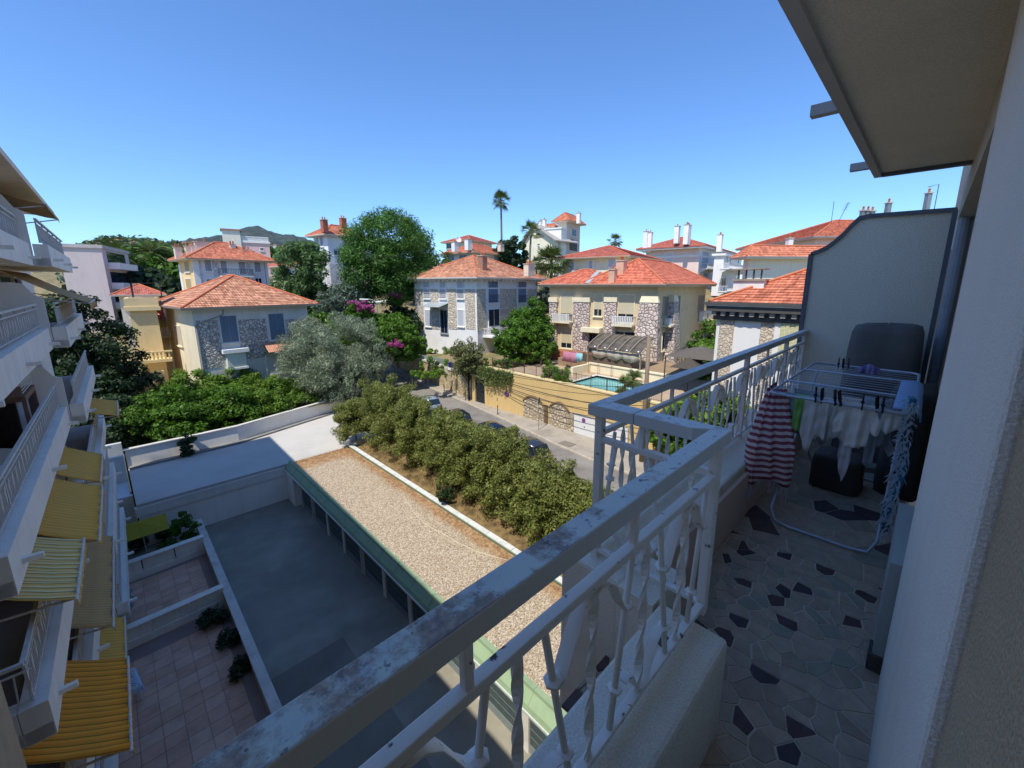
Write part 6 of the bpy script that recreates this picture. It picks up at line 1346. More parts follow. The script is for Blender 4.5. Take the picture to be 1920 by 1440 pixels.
for i, (px, py, lab) in enumerate(((1187, 712, 'spiky yucca standing at the right corner of the pool'), (1172, 722, 'second yucca in front of the pool, nearer the street'))):
    p = onx(px, py, 29.5-i*.6); palm('yucca', lab, (p.x, p.y, -9.1), 1.5-i*.5, (0, 0, 0), 30, 1.0, True, 20+i, .1)
# rubber-plant like dark tree at the skyline
p = at(962, 462, 98); tree('dark_skyline_tree', 'dark bushy tree on the skyline next to the tall palm', (p.x, p.y, -2), [(0, 0, 9.6, 3.0, 3.0, 3.0), (-2.6, 0, 9.6, 2.0, 2.0, 2.4), (0, 0, 6.0, 3.4, 3.0, 3.4)], 100, .9, 9000, .36, F_dark, 160, trunk=(.25, 7), aspect=.7)
p = at(1010, 515, 64); tree('roadside_tree', 'mixed shrubs behind the right end of the stone villa roof', (p.x, p.y, -6), [(0, 0, 5.0, 2.2, 2.0, 2.2), (1.2, 0, 3.4, 1.8, 1.8, 2.2)], 40, .5, 5000, .14, F_grey, 161, trunk=(.15, 4))
for i, (px, py, R, h, w_, mt, lab) in enumerate(((905, 610, 62, 5, 4, F_mid, 'greenery behind the stone villa, seen at its right'), (1005, 590, 60, 7, 3.2, F_mid, 'tree trunked mass between the two villas, behind the spreading tree'), (700, 600, 58, 5, 3.5, F_dark, 'dark shrubs under the umbrella pine'), (640, 610, 55, 4.5, 3.2, F_mid, 'green shrub behind the crown of the olive tree'), (790, 500, 92, 9, 5, F_grey, 'greyish tree on the slope behind the umbrella pine'), (470, 545, 84, 5, 4, F_mid, 'green shrub at the right foot of the big villa'), (752, 578, 61, 5.5, 3.4, F_dark, 'dark shrub at the foot of the umbrella pine, left of the stone villa'), (722, 590, 57, 4.5, 3.0, F_mid, 'green shrub behind the lamp, under the umbrella pine'), (600, 590, 60, 5, 3.4, F_mid, 'green shrub between the grey villa roof and the olive tree'))):
    p = at(px, py, R); tree('slope_tree', lab, (p.x, p.y, p.z-h), [(0, 0, h*.6, w_, w_, h*.42), (w_*.5, 0, h*.45, w_*.7, w_*.7, h*.36)], 90, w_*.26, 9000, .24, mt, 170+i, trunk=(.15, h*.5), aspect=.6)
# ------------------------------------------------------------------ far side of the street
stw = stonework('street wall stone', '#c0ac86', '#9c8b6c', 3.6, .06, bd=.05, mixc='#d6c6a2')
ochre = plaster('ochre render', '#d6b77c', .1, .5, .85, 45, .003, .3)
S = empty('stone_street_wall', (28.1, 36.2, ZST), 0, 'pale rubble-stone street wall with white coping below the stone villa', 'wall')
m = MB(); yy = np.arange(36.2, 62, 1.5)
for a, b in zip(yy[:-1], yy[1:]): m.prism([(wall_x(a)-28.1, a-36.2, 0), (wall_x(b)-28.1, b-36.2, 0), (wall_x(b)-27.7, b-36.2, 0), (wall_x(a)-27.7, a-36.2, 0)], (0, 0, 2.75))
m.build('wall_face', stw, S)
m = MB(); m.prism([(wall_x(36.2)-28.2, 0, 2.75), (wall_x(37)-28.2, .8, 2.75), (wall_x(61)-28.2, 24.8, 2.75), (wall_x(61)-27.6, 24.8, 2.75), (wall_x(37)-27.6, .8, 2.75), (wall_x(36.2)-27.6, 0, 2.75)], (0, 0, .22)); m.build('coping', plaster('wall coping', '#c9c3b5', .25, 1.2), S)
for a in (38, 42, 46, 50, 54, 58): MB().box(wall_x(a)-28.18, a-36.5, 2.2, wall_x(a)-27.6, a-35.9, 3.2).build('pier', plaster('wall coping', '#c9c3b5'), S)
MB().box(wall_x(61)-28.3, 24.7, 0, wall_x(61)-27.5, 25.4, 3.3).build('end_pier', WHITE, S)
for i, (px, py) in enumerate(((842, 668),)):
    p = onx(px, py, 28.6); o = empty('blue_pot', (p.x+.2, p.y, -9.95), 0, 'glazed blue pot standing on the stone street wall', 'pot'); MB().lathe([(.2, 0), (.32, .3), (.3, .6), (.36, .62), (.3, .5)], n=14).build('pot', plain('cobalt glaze', '#26307a', .2), o); MB().box(-.25, -.25, -.3, .25, .25, 0).build('plinth', WHITE, o)
O = empty('ochre_street_wall', (27.75, 33.1, ZST), 0, 'ochre rendered street wall with arched stone panels under the pool garden', 'wall')
MB().box(0, -20.5, 0, .5, 0, 4.3).build('wall_face', ochre, O)
MB().box(-.05, -20.5, 4.3, .55, 0, 4.42).build('coping', plaster('ochre coping', '#dcc693', .15, 1), O)
pst = stonework('panel stone', '#c3b297', '#8d7e68', 3.0, .08, bd=.06, mixc='#dacbb0')
def arch_panel(y0, y1, zs, zt):
    pts = []; n = 10
    for k in range(n+1): t = k/n; pts.append((-.06, y0+(y1-y0)*t-33.1, zs+(zt-zs)*sin(pi*t)**.7))
    poly = [(-.06, y0-33.1, .05)]+pts+[(-.06, y1-33.1, .05)]
    MB().prism(poly, (.058, 0, 0)).build('stone_panel', pst, O)
    m = MB()
    for a, b in zip(pts[:-1], pts[1:]): m.prism([(-.14, a[1], a[2]), (-.14, b[1], b[2]), (-.14, b[1], b[2]+.16), (-.14, a[1], a[2]+.16)], (.138, 0, 0))
    m.build('arch_trim', plaster('arch trim', '#8a7355', .2), O)
arch_panel(27.4, 24.7, 1.75, 2.4); arch_panel(24.0, 21.6, 1.75, 2.45)
MB().box(-.1, -11.55, .05, -.002, -12.0, 1.95).build('stone_panel', pst, O)
MB().box(-.035, -8.45, .05, -.002, -8.95, 1.95).build('drain_slot', plain('drain slot', '#6a5a44'), O)
sig = {}
def no_parking(parent, name, x, y, z, r):
    o = MB().lathe([(r, 0), (r, .012)], n=24).build(name, plain('sign blue', '#4a55a8', .5), parent); o.rotation_euler = (0, -pi/2, 0); o.location = (x, y, z)
    m = MB(); n = 24
    for k in range(n):
        a, b = 2*pi*k/n, 2*pi*(k+1)/n; m.add([(cos(a)*r*1.0, sin(a)*r*1.0, .014), (cos(b)*r, sin(b)*r, .014), (cos(b)*r*.8, sin(b)*r*.8, .014), (cos(a)*r*.8, sin(a)*r*.8, .014)], [(0, 1, 2, 3)])
    w_ = r*.1; m.add([(-.6*r-w_, .6*r-w_, .0145), (-.6*r+w_, .6*r+w_, .0145), (.6*r+w_, -.6*r+w_, .0145), (.6*r-w_, -.6*r-w_, .0145)], [(0, 1, 2, 3)])
    m.build('red_ring', plain('sign red', '#b03040', .5), o); return o
p = empty('no_parking_plate', (27.72, 29.8, -11.0), 0, 'round blue and red no-parking plate on the ochre wall under the trailing plant', 'sign', 'no-parking signs'); no_parking(p, 'disc', 0, 0, 0, .3)
for y0, y1, lab, lab2 in ((21.1, 18.75, 'white up-and-over garage door nearest the stone panel in the ochre wall', 'no-parking disc on the white garage door nearest the stone panel'), (18.0, 15.7, 'white up-and-over garage door half hidden behind the corner of our railing', 'no-parking disc on the white garage door behind the corner of our railing')):
    d = empty('white_garage', (27.73, (y0+y1)/2, ZST+.14), 0, lab, 'door', 'white garage doors'); h = 1.75; w_ = (y0-y1)/2
    MB().box(-.03, -w_, 0, .01, w_, h).build('leaf', plain('white door', '#dcdcd8', .45), d)
    f = MB(); f.box(-.06, -w_-.1, 0, .015, -w_, h+.1); f.box(-.06, w_, 0, .015, w_+.1, h+.1); f.box(-.06, -w_, h, .015, w_, h+.1); f.build('frame', plaster('door frame', '#a9a18f', .15), d)
    MB().box(-.06, -.06, .75, -.03, .06, .82).build('handle', plain('handle', '#33383c', .4), d)
    q = empty('no_parking_disc', (27.695, (y0+y1)/2+.1, ZST+1.5), 0, lab2, 'sign', 'no-parking signs'); no_parking(q, 'disc', 0, 0, 0, .2)
g_ = empty('street_gate', (27.85, 34.2, ZST+.12), 0, 'dark wrought-iron street gate between ochre pillars under a tiled lintel', 'gate')
for k in range(9): MB().box(-.02, -.78+k*.19, 0, .02, -.74+k*.19, 2.7).build('bar', plain('gate iron', '#2b2f33', .5), g_)
MB().box(.03, -.85, 0, .05, .85, 2.7).build('backing_sheet', plain('gate sheet', '#3b4044', .6), g_)
m = MB()
for k in range(5): m.tube([(-.04, -.7+.35*k*.9, .4+.3*sin(k)), (-.04, -.5+.35*k*.9, 1.2), (-.04, -.75+.35*k*.9, 2.1)], .015, 5)
m.build('scrollwork', plain('gate iron', '#2b2f33'), g_)
for s_ in (-1.1, 1.1): MB().box(-.15, s_-.25, 0, .4, s_+.25, 3.0).build('pillar', ochre, g_)
MB().box(-.3, -1.45, 3.0, .5, 1.45, 3.18).build('lintel', plaster('lintel', '#cbb98f', .2), g_)
# bollards, road sign, lamp, pole
bol = plain('bollard', '#6b5747', .6)
for i, (px, py, lab) in enumerate(((770, 710, 'slim brown bollard farthest up the pavement, by the end of the stone wall'), (794, 721, 'slim brown bollard second from the far end of the pavement'), (828, 735, 'slim brown bollard beside the silver car'), (868, 751, 'slim brown bollard next to the bare tree trunk'), (931, 777, 'slim brown bollard in front of the ochre wall, below the trailing plant'))):
    p = onz(px, py, ZST+.13); o = empty('bollard', (kx(p.y)+.3, p.y, ZST+.12), 0, lab, 'bollard', 'bollards along the kerb'); MB().lathe([(.06, 0), (.05, .05), (.045, .8), (.06, .82), (.06, .9), (.03, .95)], n=10).build('shaft', bol, o); MB().lathe([(.09, 0), (.09, .03)], n=10).build('base_plate', bol, o)
p = onz(1010, 806, ZST+.13); o = empty('road_sign', (p.x, p.y, ZST+.13), 0, 'round road sign on a thin pole seen from behind, standing on the pavement', 'sign'); MB().tube([(0, 0, 0), (0, 0, 2.9)], .03, 8).build('pole', plain('galvanised', '#8f9496', .4, .5), o)
d = MB().lathe([(.32, 0), (.32, .02)], n=24).build('disc', plain('sign back', '#5a6078', .5), o); d.rotation_euler = (pi/2, 0, radians(25)); d.location = (0, -.03, 2.75)
p = at(708, 590, 57); o = empty('street_lamp', (p.x, p.y, -12.9), 0, 'street lamp with white head rising beside the bougainvillea', 'lamp'); zt = at(700, 562, 57).z+12.9
MB().tube([(0, 0, 0), (0, 0, zt-.4), (-.4, .4, zt), (-.8, .8, zt+.05)], .06, 8).build('post', plain('lamp post', '#8a8f92', .5), o); MB().bar((-.7, .7, zt+.04), (-1.5, 1.5, zt+.08), .35, .14).build('lamp_head', WHITE, o)
o = empty('utility_pole', (26.4, 13.7, ZST+.1), 0, 'weathered wooden utility pole in front of the beige villa', 'pole'); pw = plaster('pole wood', '#8a7a68', .25, 3, .9, 40, .01, .5)
MB().tube([(0, 0, 0), (.03, 0, 5), (.05, .02, 9.3)], .2, 10, r2=.13).build('shaft', pw, o, smooth=True); MB().lathe([(.13, 0), (.02, .18)], (.05, .02, 9.3), 10).build('cap', pw, o)
MB().bar((.05, -.5, 8.6), (.05, .5, 8.6), .08, .1).build('cross_arm', pw, o); MB().bar((-.2, 0, 6.0), (.3, 0, 6.0), .06, .06).build('bracket', pw, o)
rr = random.Random(4)
for i, (za, zb_, lab) in enumerate(((-8.9, -7.2, 'overhead cable along the ochre wall, uppermost'), (-9.3, -7.9, 'overhead cable along the ochre wall, second from the top'), (-9.5, -8.6, 'overhead cable along the ochre wall, third from the top'), (-10.0, -9.0, 'overhead cable along the ochre wall, fourth from the top'), (-10.2, -9.6, 'overhead cable along the ochre wall, lowest'))):
    a, b = Vector((27.4, 33.2-i*.5, za)), Vector((26.45, 13.8, zb_)); pts = [a.lerp(b, t)+Vector((0, 0, -.9*4*t*(1-t)*(.5+.15*i))) for t in np.linspace(0, 1, 14)]
    tag(MB().tube(pts, .022, 5).build('overhead_cable', plain('black cable', '#2a2724', .6), None), lab, 'cable', 'cables over the street')
# ------------------------------------------------------------------ cars parked along the hedge
def car(name, label, x, y, rz, col, L=3.9, W=1.68, H=1.45, estate=False):
    o = empty(name, (x, y, ZST+.01), rz, label, 'car', 'cars parked along the hedge')
    pm_ = NT('car paint '+col, .25, .3, .5); pm_.base(lin(col)); pm_.b.inputs['Coat Weight'].default_value = .8; pm_.b.inputs['Coat Roughness'].default_value = .08
    # stations along the length: (y, half width, sill z, belt z)
    st = [(-L/2, .62, .42, .78), (-L/2+.08, .74, .28, .86), (-L/2+.5, .82, .2, .92), (-.6, W/2, .18, .94), (.5, W/2, .18, .92), (L/2-1.0, .82, .2, .86), (L/2-.35, .76, .24, .74), (L/2-.05, .66, .3, .62), (L/2, .56, .38, .56)]
    rings = []
    for yy, hw, zs, zb in st: rings.append([(-hw*.86, yy, zs), (-hw, yy, zs+.16), (-hw, yy, zb-.16), (-hw*.9, yy, zb), (0, yy, zb+.03), (hw*.9, yy, zb), (hw, yy, zb-.16), (hw, yy, zs+.16), (hw*.86, yy, zs)])
    n = 9; vs = [p for r in rings for p in r]; fs = [(i*n+k, i*n+k+1, (i+1)*n+k+1, (i+1)*n+k) for i in range(len(st)-1) for k in range(n-1)]+[(i*n+n-1, i*n, (i+1)*n, (i+1)*n+n-1) for i in range(len(st)-1)]
    fs += [tuple(range(n-1, -1, -1)), tuple((len(st)-1)*n+k for k in range(n))]
    body = MB().add(vs, fs).build('body', pm_.m, o, smooth=False, bevel=.03)
    # cabin
    cb = [(-L/2+.12, .70, .88), (-L/2+.42, .62, H-.06), (-.45, .64, H), (.35, .62, H-.04), (1.05, .72, .90)]
    r2 = [[(-w_, yy, z_) , (-w_*.5, yy, z_+.025), (w_*.5, yy, z_+.025), (w_, yy, z_)] for yy, w_, z_ in cb]
    vs = [p for r in r2 for p in r]; base = len(vs); fs = [(i*4+k, i*4+k+1, (i+1)*4+k+1, (i+1)*4+k) for i in range(1, 3) for k in range(3)]
    MB().add(vs, fs).build('roof', pm_.m, body, smooth=True, thick=.03)
    gl = glass('car glass', '#20282e', .05)
    a, b = cb[0], cb[1]; MB().add([(-a[1]*.94, a[0]+.02, a[2]+.02), (a[1]*.94, a[0]+.02, a[2]+.02), (b[1]*.93, b[0]-.02, b[2]), (-b[1]*.93, b[0]-.02, b[2])], [(0, 1, 2, 3)]).build('rear_window', gl, body, thick=.02)
    a, b = cb[4], cb[3]; MB().add([(a[1]*.94, a[0], a[2]), (-a[1]*.94, a[0], a[2]), (-b[1]*.93, b[0], b[2]), (b[1]*.93, b[0], b[2])], [(0, 1, 2, 3)]).build('windscreen', gl, body, thick=.02)
    for s_ in (-1, 1):
        MB().add([(s_*.73, -L/2+.25, .90), (s_*.76, 1.0, .90), (s_*.64, .35, H-.05), (s_*.65, -.45, H-.02), (s_*.64, -L/2+.45, H-.08)], [(0, 1, 2, 3, 4)]).build('side_window', gl, body, thick=.02)
        MB().bar((s_*.72, -.35, .9), (s_*.655, -.35, H-.03), .05, .06).build('pillar', pm_.m, body)
        MB().bar((s_*.70, -L/2+.14, .88), (s_*.63, -L/2+.43, H-.07), .05, .07).build('pillar', pm_.m, body)
        MB().bar((s_*.73, 1.04, .9), (s_*.63, .35, H-.05), .05, .06).build('pillar', pm_.m, body)
        MB().box(s_*.66-.09, -L/2-.015, .56, s_*.66+.09, -L/2+.06, .84).build('tail_light', plain('tail light', '#7a1a1a', .2), body)
        MB().box(s_*.56-.13, L/2-.1, .5, s_*.56+.13, L/2+.0, .64).build('headlight', plain('headlight', '#c9ced0', .1), body)
        MB().bar((s_*.78, .85, .95), (s_*.98, .85, .97), .16, .12).build('mirror', pm_.m, body)
        for yy in (-L/2+.72, L/2-.75):
            w_ = MB().lathe([(.18, -.1), (.29, -.1), (.305, -.06), (.305, .06), (.29, .1), (.18, .1)], n=18).build('wheel', plain('tyre', '#16171a', .9), o); w_.rotation_euler = (0, pi/2, 0); w_.location = (s_*(W/2-.1), yy, .305)
            MB().lathe([(.02, .03), (.19, .06), (.19, .1), (.15, .105), (.02, .108)], n=14).build('rim', plain('alloy', '#9aa0a4', .3, .6), w_)
    MB().box(-.7, -L/2-.05, .3, .7, -L/2+.05, .52).build('bumper', plain('bumper', '#3a3d42', .6) if not estate else pm_.m, body, bevel=.03)
    MB().box(-.24, -L/2-.035, .62, .24, -L/2+.02, .72).build('number_plate', WHITE, body)
    return o
car('silver_car', 'silver hatchback parked farthest up the street, beside the hedge', 22.6, 36.7, -8, '#9aa8b2', 3.7)
car('black_car', 'black hatchback parked behind the silver one, half hidden by the hedge', 21.75, 30.6, -8, '#1a1c20', 3.9)
car('blue_car', 'dark blue car of which only the roof shows above the hedge', 21.6, 25.6, -8, '#1d2a44', 4.0)
car('grey_car', 'dark car glimpsed between the hedge shrubs below the road sign', 21.2, 20.6, -8, '#3a4048', 4.0)
# ------------------------------------------------------------------ pool garden
deck_m = plaster('pool deck', '#b09a80', .15, .9, .85, 60, .004, streak=False)
PL = empty('swimming_pool', (32, 20.5, -9.0), 0, 'turquoise swimming pool on the terrace before the beige villa', 'pool')
PX0, PX1, PY0, PY1 = -2.6, 2.0, -4.2, 2.6
m = MB()
for b_ in ((-3.75, -8, PX0, 11.5), (PX1, -8, 7.5, 11.5), (PX0, -8, PX1, PY0), (PX0, PY1, PX1, 11.5)): m.box(b_[0], b_[1], -.35, b_[2], b_[3], 0)
m.build('deck', deck_m, PL)
m = MB()
for b_ in ((PX0-.3, PY0-.3, PX0, PY1+.3), (PX1, PY0-.3, PX1+.3, PY1+.3), (PX0, PY0-.3, PX1, PY0), (PX0, PY1, PX1, PY1+.3)): m.box(b_[0], b_[1], -.2, b_[2], b_[3], .05)
m.build('coping', plaster('pool coping', '#d6cfc0', .15), PL)
wt = NT('pool basin', .4); wt.base(lin('#a6e6e4')); m = MB(); m.box(PX0-.05, PY0-.05, -1.8, PX1+.05, PY1+.05, -1.5); m.box(PX0-.05, PY0, -1.6, PX0, PY1, -.02); m.box(PX1, PY0, -1.6, PX1+.05, PY1, -.02); m.box(PX0, PY0-.05, -1.6, PX1, PY0, -.02); m.box(PX0, PY1, -1.6, PX1, PY1+.05, -.02); m.build('basin', wt.m, PL)
wa = NT('pool water', .03, 0, .5); wa.base(lin('#86dcda')); wa.b.inputs['Transmission Weight'].default_value = .35; wa.b.inputs['IOR'].default_value = 1.33; wa.bump(wa.noise(3, 3), .25, .05)
MB().box(PX0+.002, PY0+.002, -1.4, PX1-.002, PY1-.002, -.16).build('water', wa.m, PL)
w = empty('pool_parapet', (35.2, 20.5, -9.0), 0, 'cream parapet behind the pool with dark terrace above', 'wall')
MB().box(0, -4.5, 0, .3, 4.6, .85).build('face', CREAM, w); MB().box(-3, 4.3, 0, 0.0, 4.6, .85).build('side_face', CREAM, w); MB().box(-.1, -4.6, .85, .4, 4.7, .95).build('coping', CREAM, w)
MB().box(.3, -4.5, 0, 6.5, 9, .9).build('upper_terrace', plaster('upper terrace', '#9c8468', .2), w)
MB().box(.35, -.4, .9, .5, 7.5, 1.75).build('planter_screen', plain('dark screen', '#5c5044', .8), w)
# iron fence on the ochre wall
FN = empty('pool_fence', (28.1, 32.5, -8.62), 0, 'thin iron fence along the top of the ochre wall, in front of the pool', 'fence'); fi = plain('fence iron', '#3f3a36', .6)
MB().box(-.012, -19.5, 1.0, .012, 0, 1.03).build('top_rail', fi, FN); MB().box(-.012, -19.5, .12, .012, 0, .15).build('bottom_rail', fi, FN)
for k in range(13): MB().box(-.025, -1.6*k-.05, 0, .025, -1.6*k, 1.12).build('post', plain('fence post', '#6b4436', .7), FN)
FB = MB().box(-.009, -.009, .13, .009, .009, 1.02).mesh('bar'); FB.materials.append(fi)
for k in range(128):
    o = bpy.data.objects.new('bar', FB); COL.objects.link(o); o.parent = FN; o.location = (0, -.15*k-.1, 0)
# canopy by the villa door
CN = empty('terrace_canopy', (38.6, 22.2, -8.1), 0, 'curved smoked-plastic terrace canopy on posts against the beige villa', 'canopy'); sm = NT('smoked plastic', .25, 0, .5); sm.base(sm.ramp(sm.noise(2, 3), [(.3, lin('#4c463d')), (.7, lin('#6d6558'))]))
for k in range(5):
    y0_ = -3.2+k*1.28; g_ = [[(.0-3.4*t, yy, 2.9-1.25*t**1.7) for t in np.linspace(0, 1, 8)] for yy in (y0_+.02, y0_+1.24)]; MB().sheet(g_).build('canopy_panel', sm.m, CN, thick=.02, smooth=True)
for k in range(6):
    yy = -3.2+k*1.28; g_ = [(.0-3.42*t, yy, 2.93-1.25*t**1.7) for t in np.linspace(0, 1, 8)]; MB().tube(g_, .035, 6).build('rib', plain('canopy rib', '#a59c8c', .5), CN)
for yy in (-3.1, 3.1): MB().box(-3.3, yy-.06, -.9, -3.18, yy+.06, 1.6).build('post', plain('canopy post', '#8a7d68', .6), CN)
g_ = [[(-3.2, -2.9+5.6*a/30, 1.55-.0), (-3.2+.08*sin(a*1.3), -2.9+5.6*a/30, .95-.35*abs(sin(a*pi/10)))] for a in range(31)]; tag(MB().sheet(g_).build('net_curtain', cloth('net curtain', '#cfc6b4', .4), CN, thick=.01, smooth=True))
# gazebo and parasol
for (x, y_, z0, hw, h, hp, nm, lab, cl_) in ((36.5, 13.9, -8.6, 2.4, 2.5, .8, 'gazebo', 'grey pitched gazebo roof at the right of the pool terrace', '#6d675f'), (34.2, 13.9, -8.9, 1.25, 2.1, .8, 'parasol', 'small grey pointed parasol in front of the gazebo', '#5c564e')):
    o = empty(nm, (x, y_, z0), 6, lab, nm); MB().add([(-hw, -hw, h), (hw, -hw, h), (hw, hw, h), (-hw, hw, h), (0, 0, h+hp)], [(0, 1, 4), (1, 2, 4), (2, 3, 4), (3, 0, 4)]).build('canopy', cloth('canvas '+cl_, cl_, .2), o, thick=.02)
    if nm == 'gazebo':
        for sx in (-hw+.1, hw-.1):
            for sy in (-hw+.1, hw-.1): MB().box(sx-.04, sy-.04, -.4, sx+.04, sy+.04, h).build('post', fi, o)
    else: MB().tube([(0, 0, -.2), (0, 0, h+hp)], .03, 8).build('pole', fi, o); MB().lathe([(.3, -.2), (.3, -.1)], n=12).build('base', fi, o)
for i, (px, py, w_, h, cl_, lab, nm) in enumerate(((1069, 660, 2.0, 1.1, '#c98a9c', 'pink towel hung over the stair rail beside the pool', 'pink_towel'), (1086, 662, .9, .9, '#9ed4dc', 'pale turquoise towel hung beside the pink one', 'turquoise_towel'))):
    p = onx(px, py, 34.5); tag(MB().sheet([[(p.x+.05*sin(a), p.y+(a/8-.5)*w_, p.z), (p.x-.1+.06*sin(a*2), p.y+(a/8-.5)*w_, p.z-h)] for a in range(9)]).build(nm, cloth(nm, cl_, .3), None, thick=.015, smooth=True), lab, 'towel', 'towels drying by the pool')
SR = empty('stair_rail', (34.5, 22.4, -8.1), 0, 'painted metal stair rail with towels beside the pool terrace', 'railing'); mr = plain('red rail', '#7d5140', .6)
za = onx(1069, 658, 34.5).z+8.1
MB().tube([(.08, 4.6, za-.6), (.06, 2.8, za), (.06, -.8, za)], .03, 6).build('handrail', mr, SR)
for yy in (4.5, 3.4, 2.2, 1.0, -.6): MB().tube([(.06, yy, -.9), (.06, yy, za-.02-(max(0, yy-2.8)/3))], .025, 6).build('post', mr, SR)
p = at(1190, 705, 40); w = empty('garden_wall_upper', (30.5, 33.0, -9.4), 14, 'terracotta rendered wall climbing between the two villa gardens', 'wall'); MB().prism([(0, 0, 0), (9, 0, 0), (9, 0, 2.6), (0, 0, 1.2)], (0, .25, 0)).build('face', plaster('terracotta render', '#c0977a', .15), w); MB().prism([(0, -.06, 1.2), (9, -.06, 2.6), (9, -.06, 2.72), (0, -.06, 1.32)], (0, .37, 0)).build('coping', CREAM, w)
w = empty('villa_plinth', (40.2, 27.5, -9.2), 7, 'terracotta plinth and steps at the left front of the beige villa', 'wall'); MB().box(-1.6, 1.5, 0, -.1, 7.5, 1.3).build('face', plaster('terracotta brick', '#a86a4a', .2, 2), w)
for k in range(5): MB().box(-1.6-.35*(k+1), 5.5, 0, -1.6-.35*k, 7.2, 1.2-.24*k).build('step', CREAM, w)
# ------------------------------------------------------------------ far hills
from mathutils import noise as mnoise
def hill(name, ridge, R1, R0, zb, rows, mat, rough, seed, ncol=120, back=1.3):
    xs = np.array([p[0] for p in ridge], float); ys_ = np.array([p[1] for p in ridge], float); g_ = []
    for i in range(ncol+1):
        px = xs[0]+(xs[-1]-xs[0])*i/ncol; py = np.interp(px, xs, ys_); top = at(px, py, R1); d = Vector((top.x, top.y, 0)).normalized(); row = []
        for k in range(rows+1):
            t = k/rows; R = R0+(R1-R0)*t; z = zb+(top.z-zb)*t**1.25
            q = d*R; z += rough*(mnoise.fractal(Vector((q.x/R1*14+seed, q.y/R1*14, seed)), 1.0, 2.0, 5))*(R1/60)*min(1, t*3)*(1-.75*t)
            z += rough*.25*(R1/60)*mnoise.fractal(Vector((q.x/R1*60+seed, q.y/R1*60, 3)), 1.0, 2.0, 3)
            row.append((q.x, q.y, z))
        q = d*R1*back; row.append((q.x, q.y, zb)); g_.append(row)
    return tag(MB().sheet(g_).build(name, mat, smooth=True), kind='structure')
def woods(name, a, b, scale, rocky=0):
    t = NT(name, .95); v = t.n('ShaderNodeTexVoronoi'); v.inputs['Scale'].default_value = scale; t.l(t.tc.outputs['Object'], v.inputs['Vector'])
    k = t.ramp(v.outputs['Distance'], [(.1, lin(b)), (.7, lin(a))]); k = t.mix(t.ramp(t.noise(scale*.1, 4), [(.4, (0, 0, 0)), (.65, (1, 1, 1))]), k, scl(lin(a), .75))
    if rocky: k = t.mix(t.ramp(t.noise(.0045, 6), [(.60, (0, 0, 0)), (.66, (1, 1, 1))]), k, lin('#8d8578'))
    t.base(k); t.bump(v.outputs['Distance'], .6, 6.0); return t.m
hill('mountain', [(240, 470), (300, 462), (340, 453), (385, 445), (420, 442), (437, 436), (452, 428), (463, 424), (472, 423), (482, 425), (497, 431), (515, 439), (535, 442), (548, 441), (565, 447), (600, 453), (650, 462), (720, 480)], 3200, 1300, 60, 26, woods('mountain woods', '#2f3a33', '#47524a', .03, 1), 1.0, 3.0, 160)
hill('near_hill', [(60, 500), (120, 478), (165, 462), (190, 452), (215, 448), (232, 446), (250, 447), (268, 450), (285, 454), (300, 453), (316, 452), (330, 456), (350, 462), (400, 466), (460, 470), (540, 474), (640, 480), (720, 492)], 620, 240, 2, 24, woods('hill woods', '#33442a', '#566a3c', .14), 1.0, 9.0, 160)
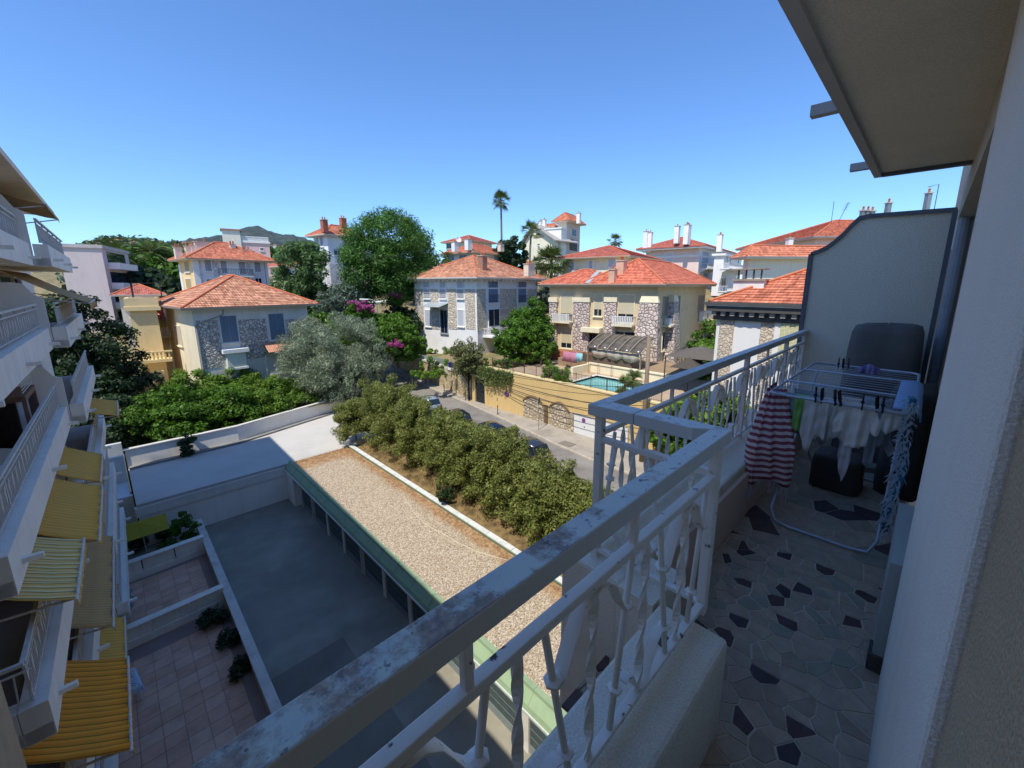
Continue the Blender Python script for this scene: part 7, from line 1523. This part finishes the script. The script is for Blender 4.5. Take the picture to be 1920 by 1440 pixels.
# trees that clothe the near hill, beyond counting
rng = np.random.default_rng(12); cl = []
for k in range(900):
    px = rng.uniform(150, 640); R = rng.uniform(260, 600); yr = np.interp(px, [60, 190, 232, 300, 400, 640], [500, 452, 446, 453, 466, 480]); z1 = at(px, yr, 620).z; t = (R-240)/380; z = 2+(z1-2)*t**1.25; p = at(px, 500, R); cl.append((p.x, p.y, z+1.5, rng.uniform(3, 6)))
me = leaf_mesh('hill_woodland', cl, 26000, 1.5, rng, .8); me.materials.append(foliage('hill trees', '#28381f', '#5d7040', .2, .05)); o = bpy.data.objects.new('hill_woodland', me); COL.objects.link(o); tag(o, 'dark woodland clothing the near hillside at the left', 'woodland', kind='stuff')
hw = plaster('far house wall', '#d8d2c6', .05); hr_ = plaster('far house roof', '#b4765c', .1)
rr = random.Random(21)
HM = {}
for kind_ in range(3):
    w_, d, h = ((9, 8, 6), (13, 8, 5), (8, 7, 8))[kind_]; a = MB().box(-w_/2, -d/2, -6, w_/2, d/2, h).mesh('wall'); a.materials.append(hw); b = MB().add([(-w_/2-.6, -d/2-.6, h), (w_/2+.6, -d/2-.6, h), (w_/2+.6, d/2+.6, h), (-w_/2-.6, d/2+.6, h), (-w_*.2, 0, h+2.2), (w_*.2, 0, h+2.2)], [(0, 1, 5, 4), (1, 2, 5), (2, 3, 4, 5), (3, 0, 4), (3, 2, 1, 0)]).mesh('roof'); b.materials.append(hr_); HM[kind_] = (a, b)
for k, (px, py, R) in enumerate([(195, 456, 560), (203, 453, 580), (210, 459, 520), (222, 452, 570), (238, 456, 560), (246, 462, 500), (186, 462, 500), (228, 465, 460), (257, 458, 540), (266, 456, 560), (339, 463, 560), (345, 458, 600), (352, 464, 580), (506, 462, 600), (516, 463, 600), (528, 464, 590), (497, 466, 580), (538, 466, 600), (512, 470, 540), (181, 455, 590)]):
    p = at(px, py, R); o = empty('hillside_house', (p.x, p.y, p.z-2), rr.uniform(0, 90), 'tiny pale house dotted on the wooded hillside far behind', 'house', 'tiny houses on the far hillside')
    o.scale = (.55, .55, .5)
    for nm, me in zip(('wall', 'roof'), HM[k % 3]): c = bpy.data.objects.new(nm, me); COL.objects.link(c); c.parent = o
# ------------------------------------------------------------------ the summer air
hz = NT('summer haze'); hz.t.nodes.remove(hz.b)
pv_ = hz.n('ShaderNodeVolumePrincipled'); pv_.inputs['Color'].default_value = (.80, .88, 1.0, 1); pv_.inputs['Density'].default_value = .00002; pv_.inputs['Anisotropy'].default_value = .2
hz.l(pv_.outputs[0], hz.out.inputs['Volume'])
tag(MB().box(-4200, -120, -30, 4200, 4500, 500).build('haze', hz.m, None), 'thin blue summer haze over the far hills', 'haze', kind='stuff')
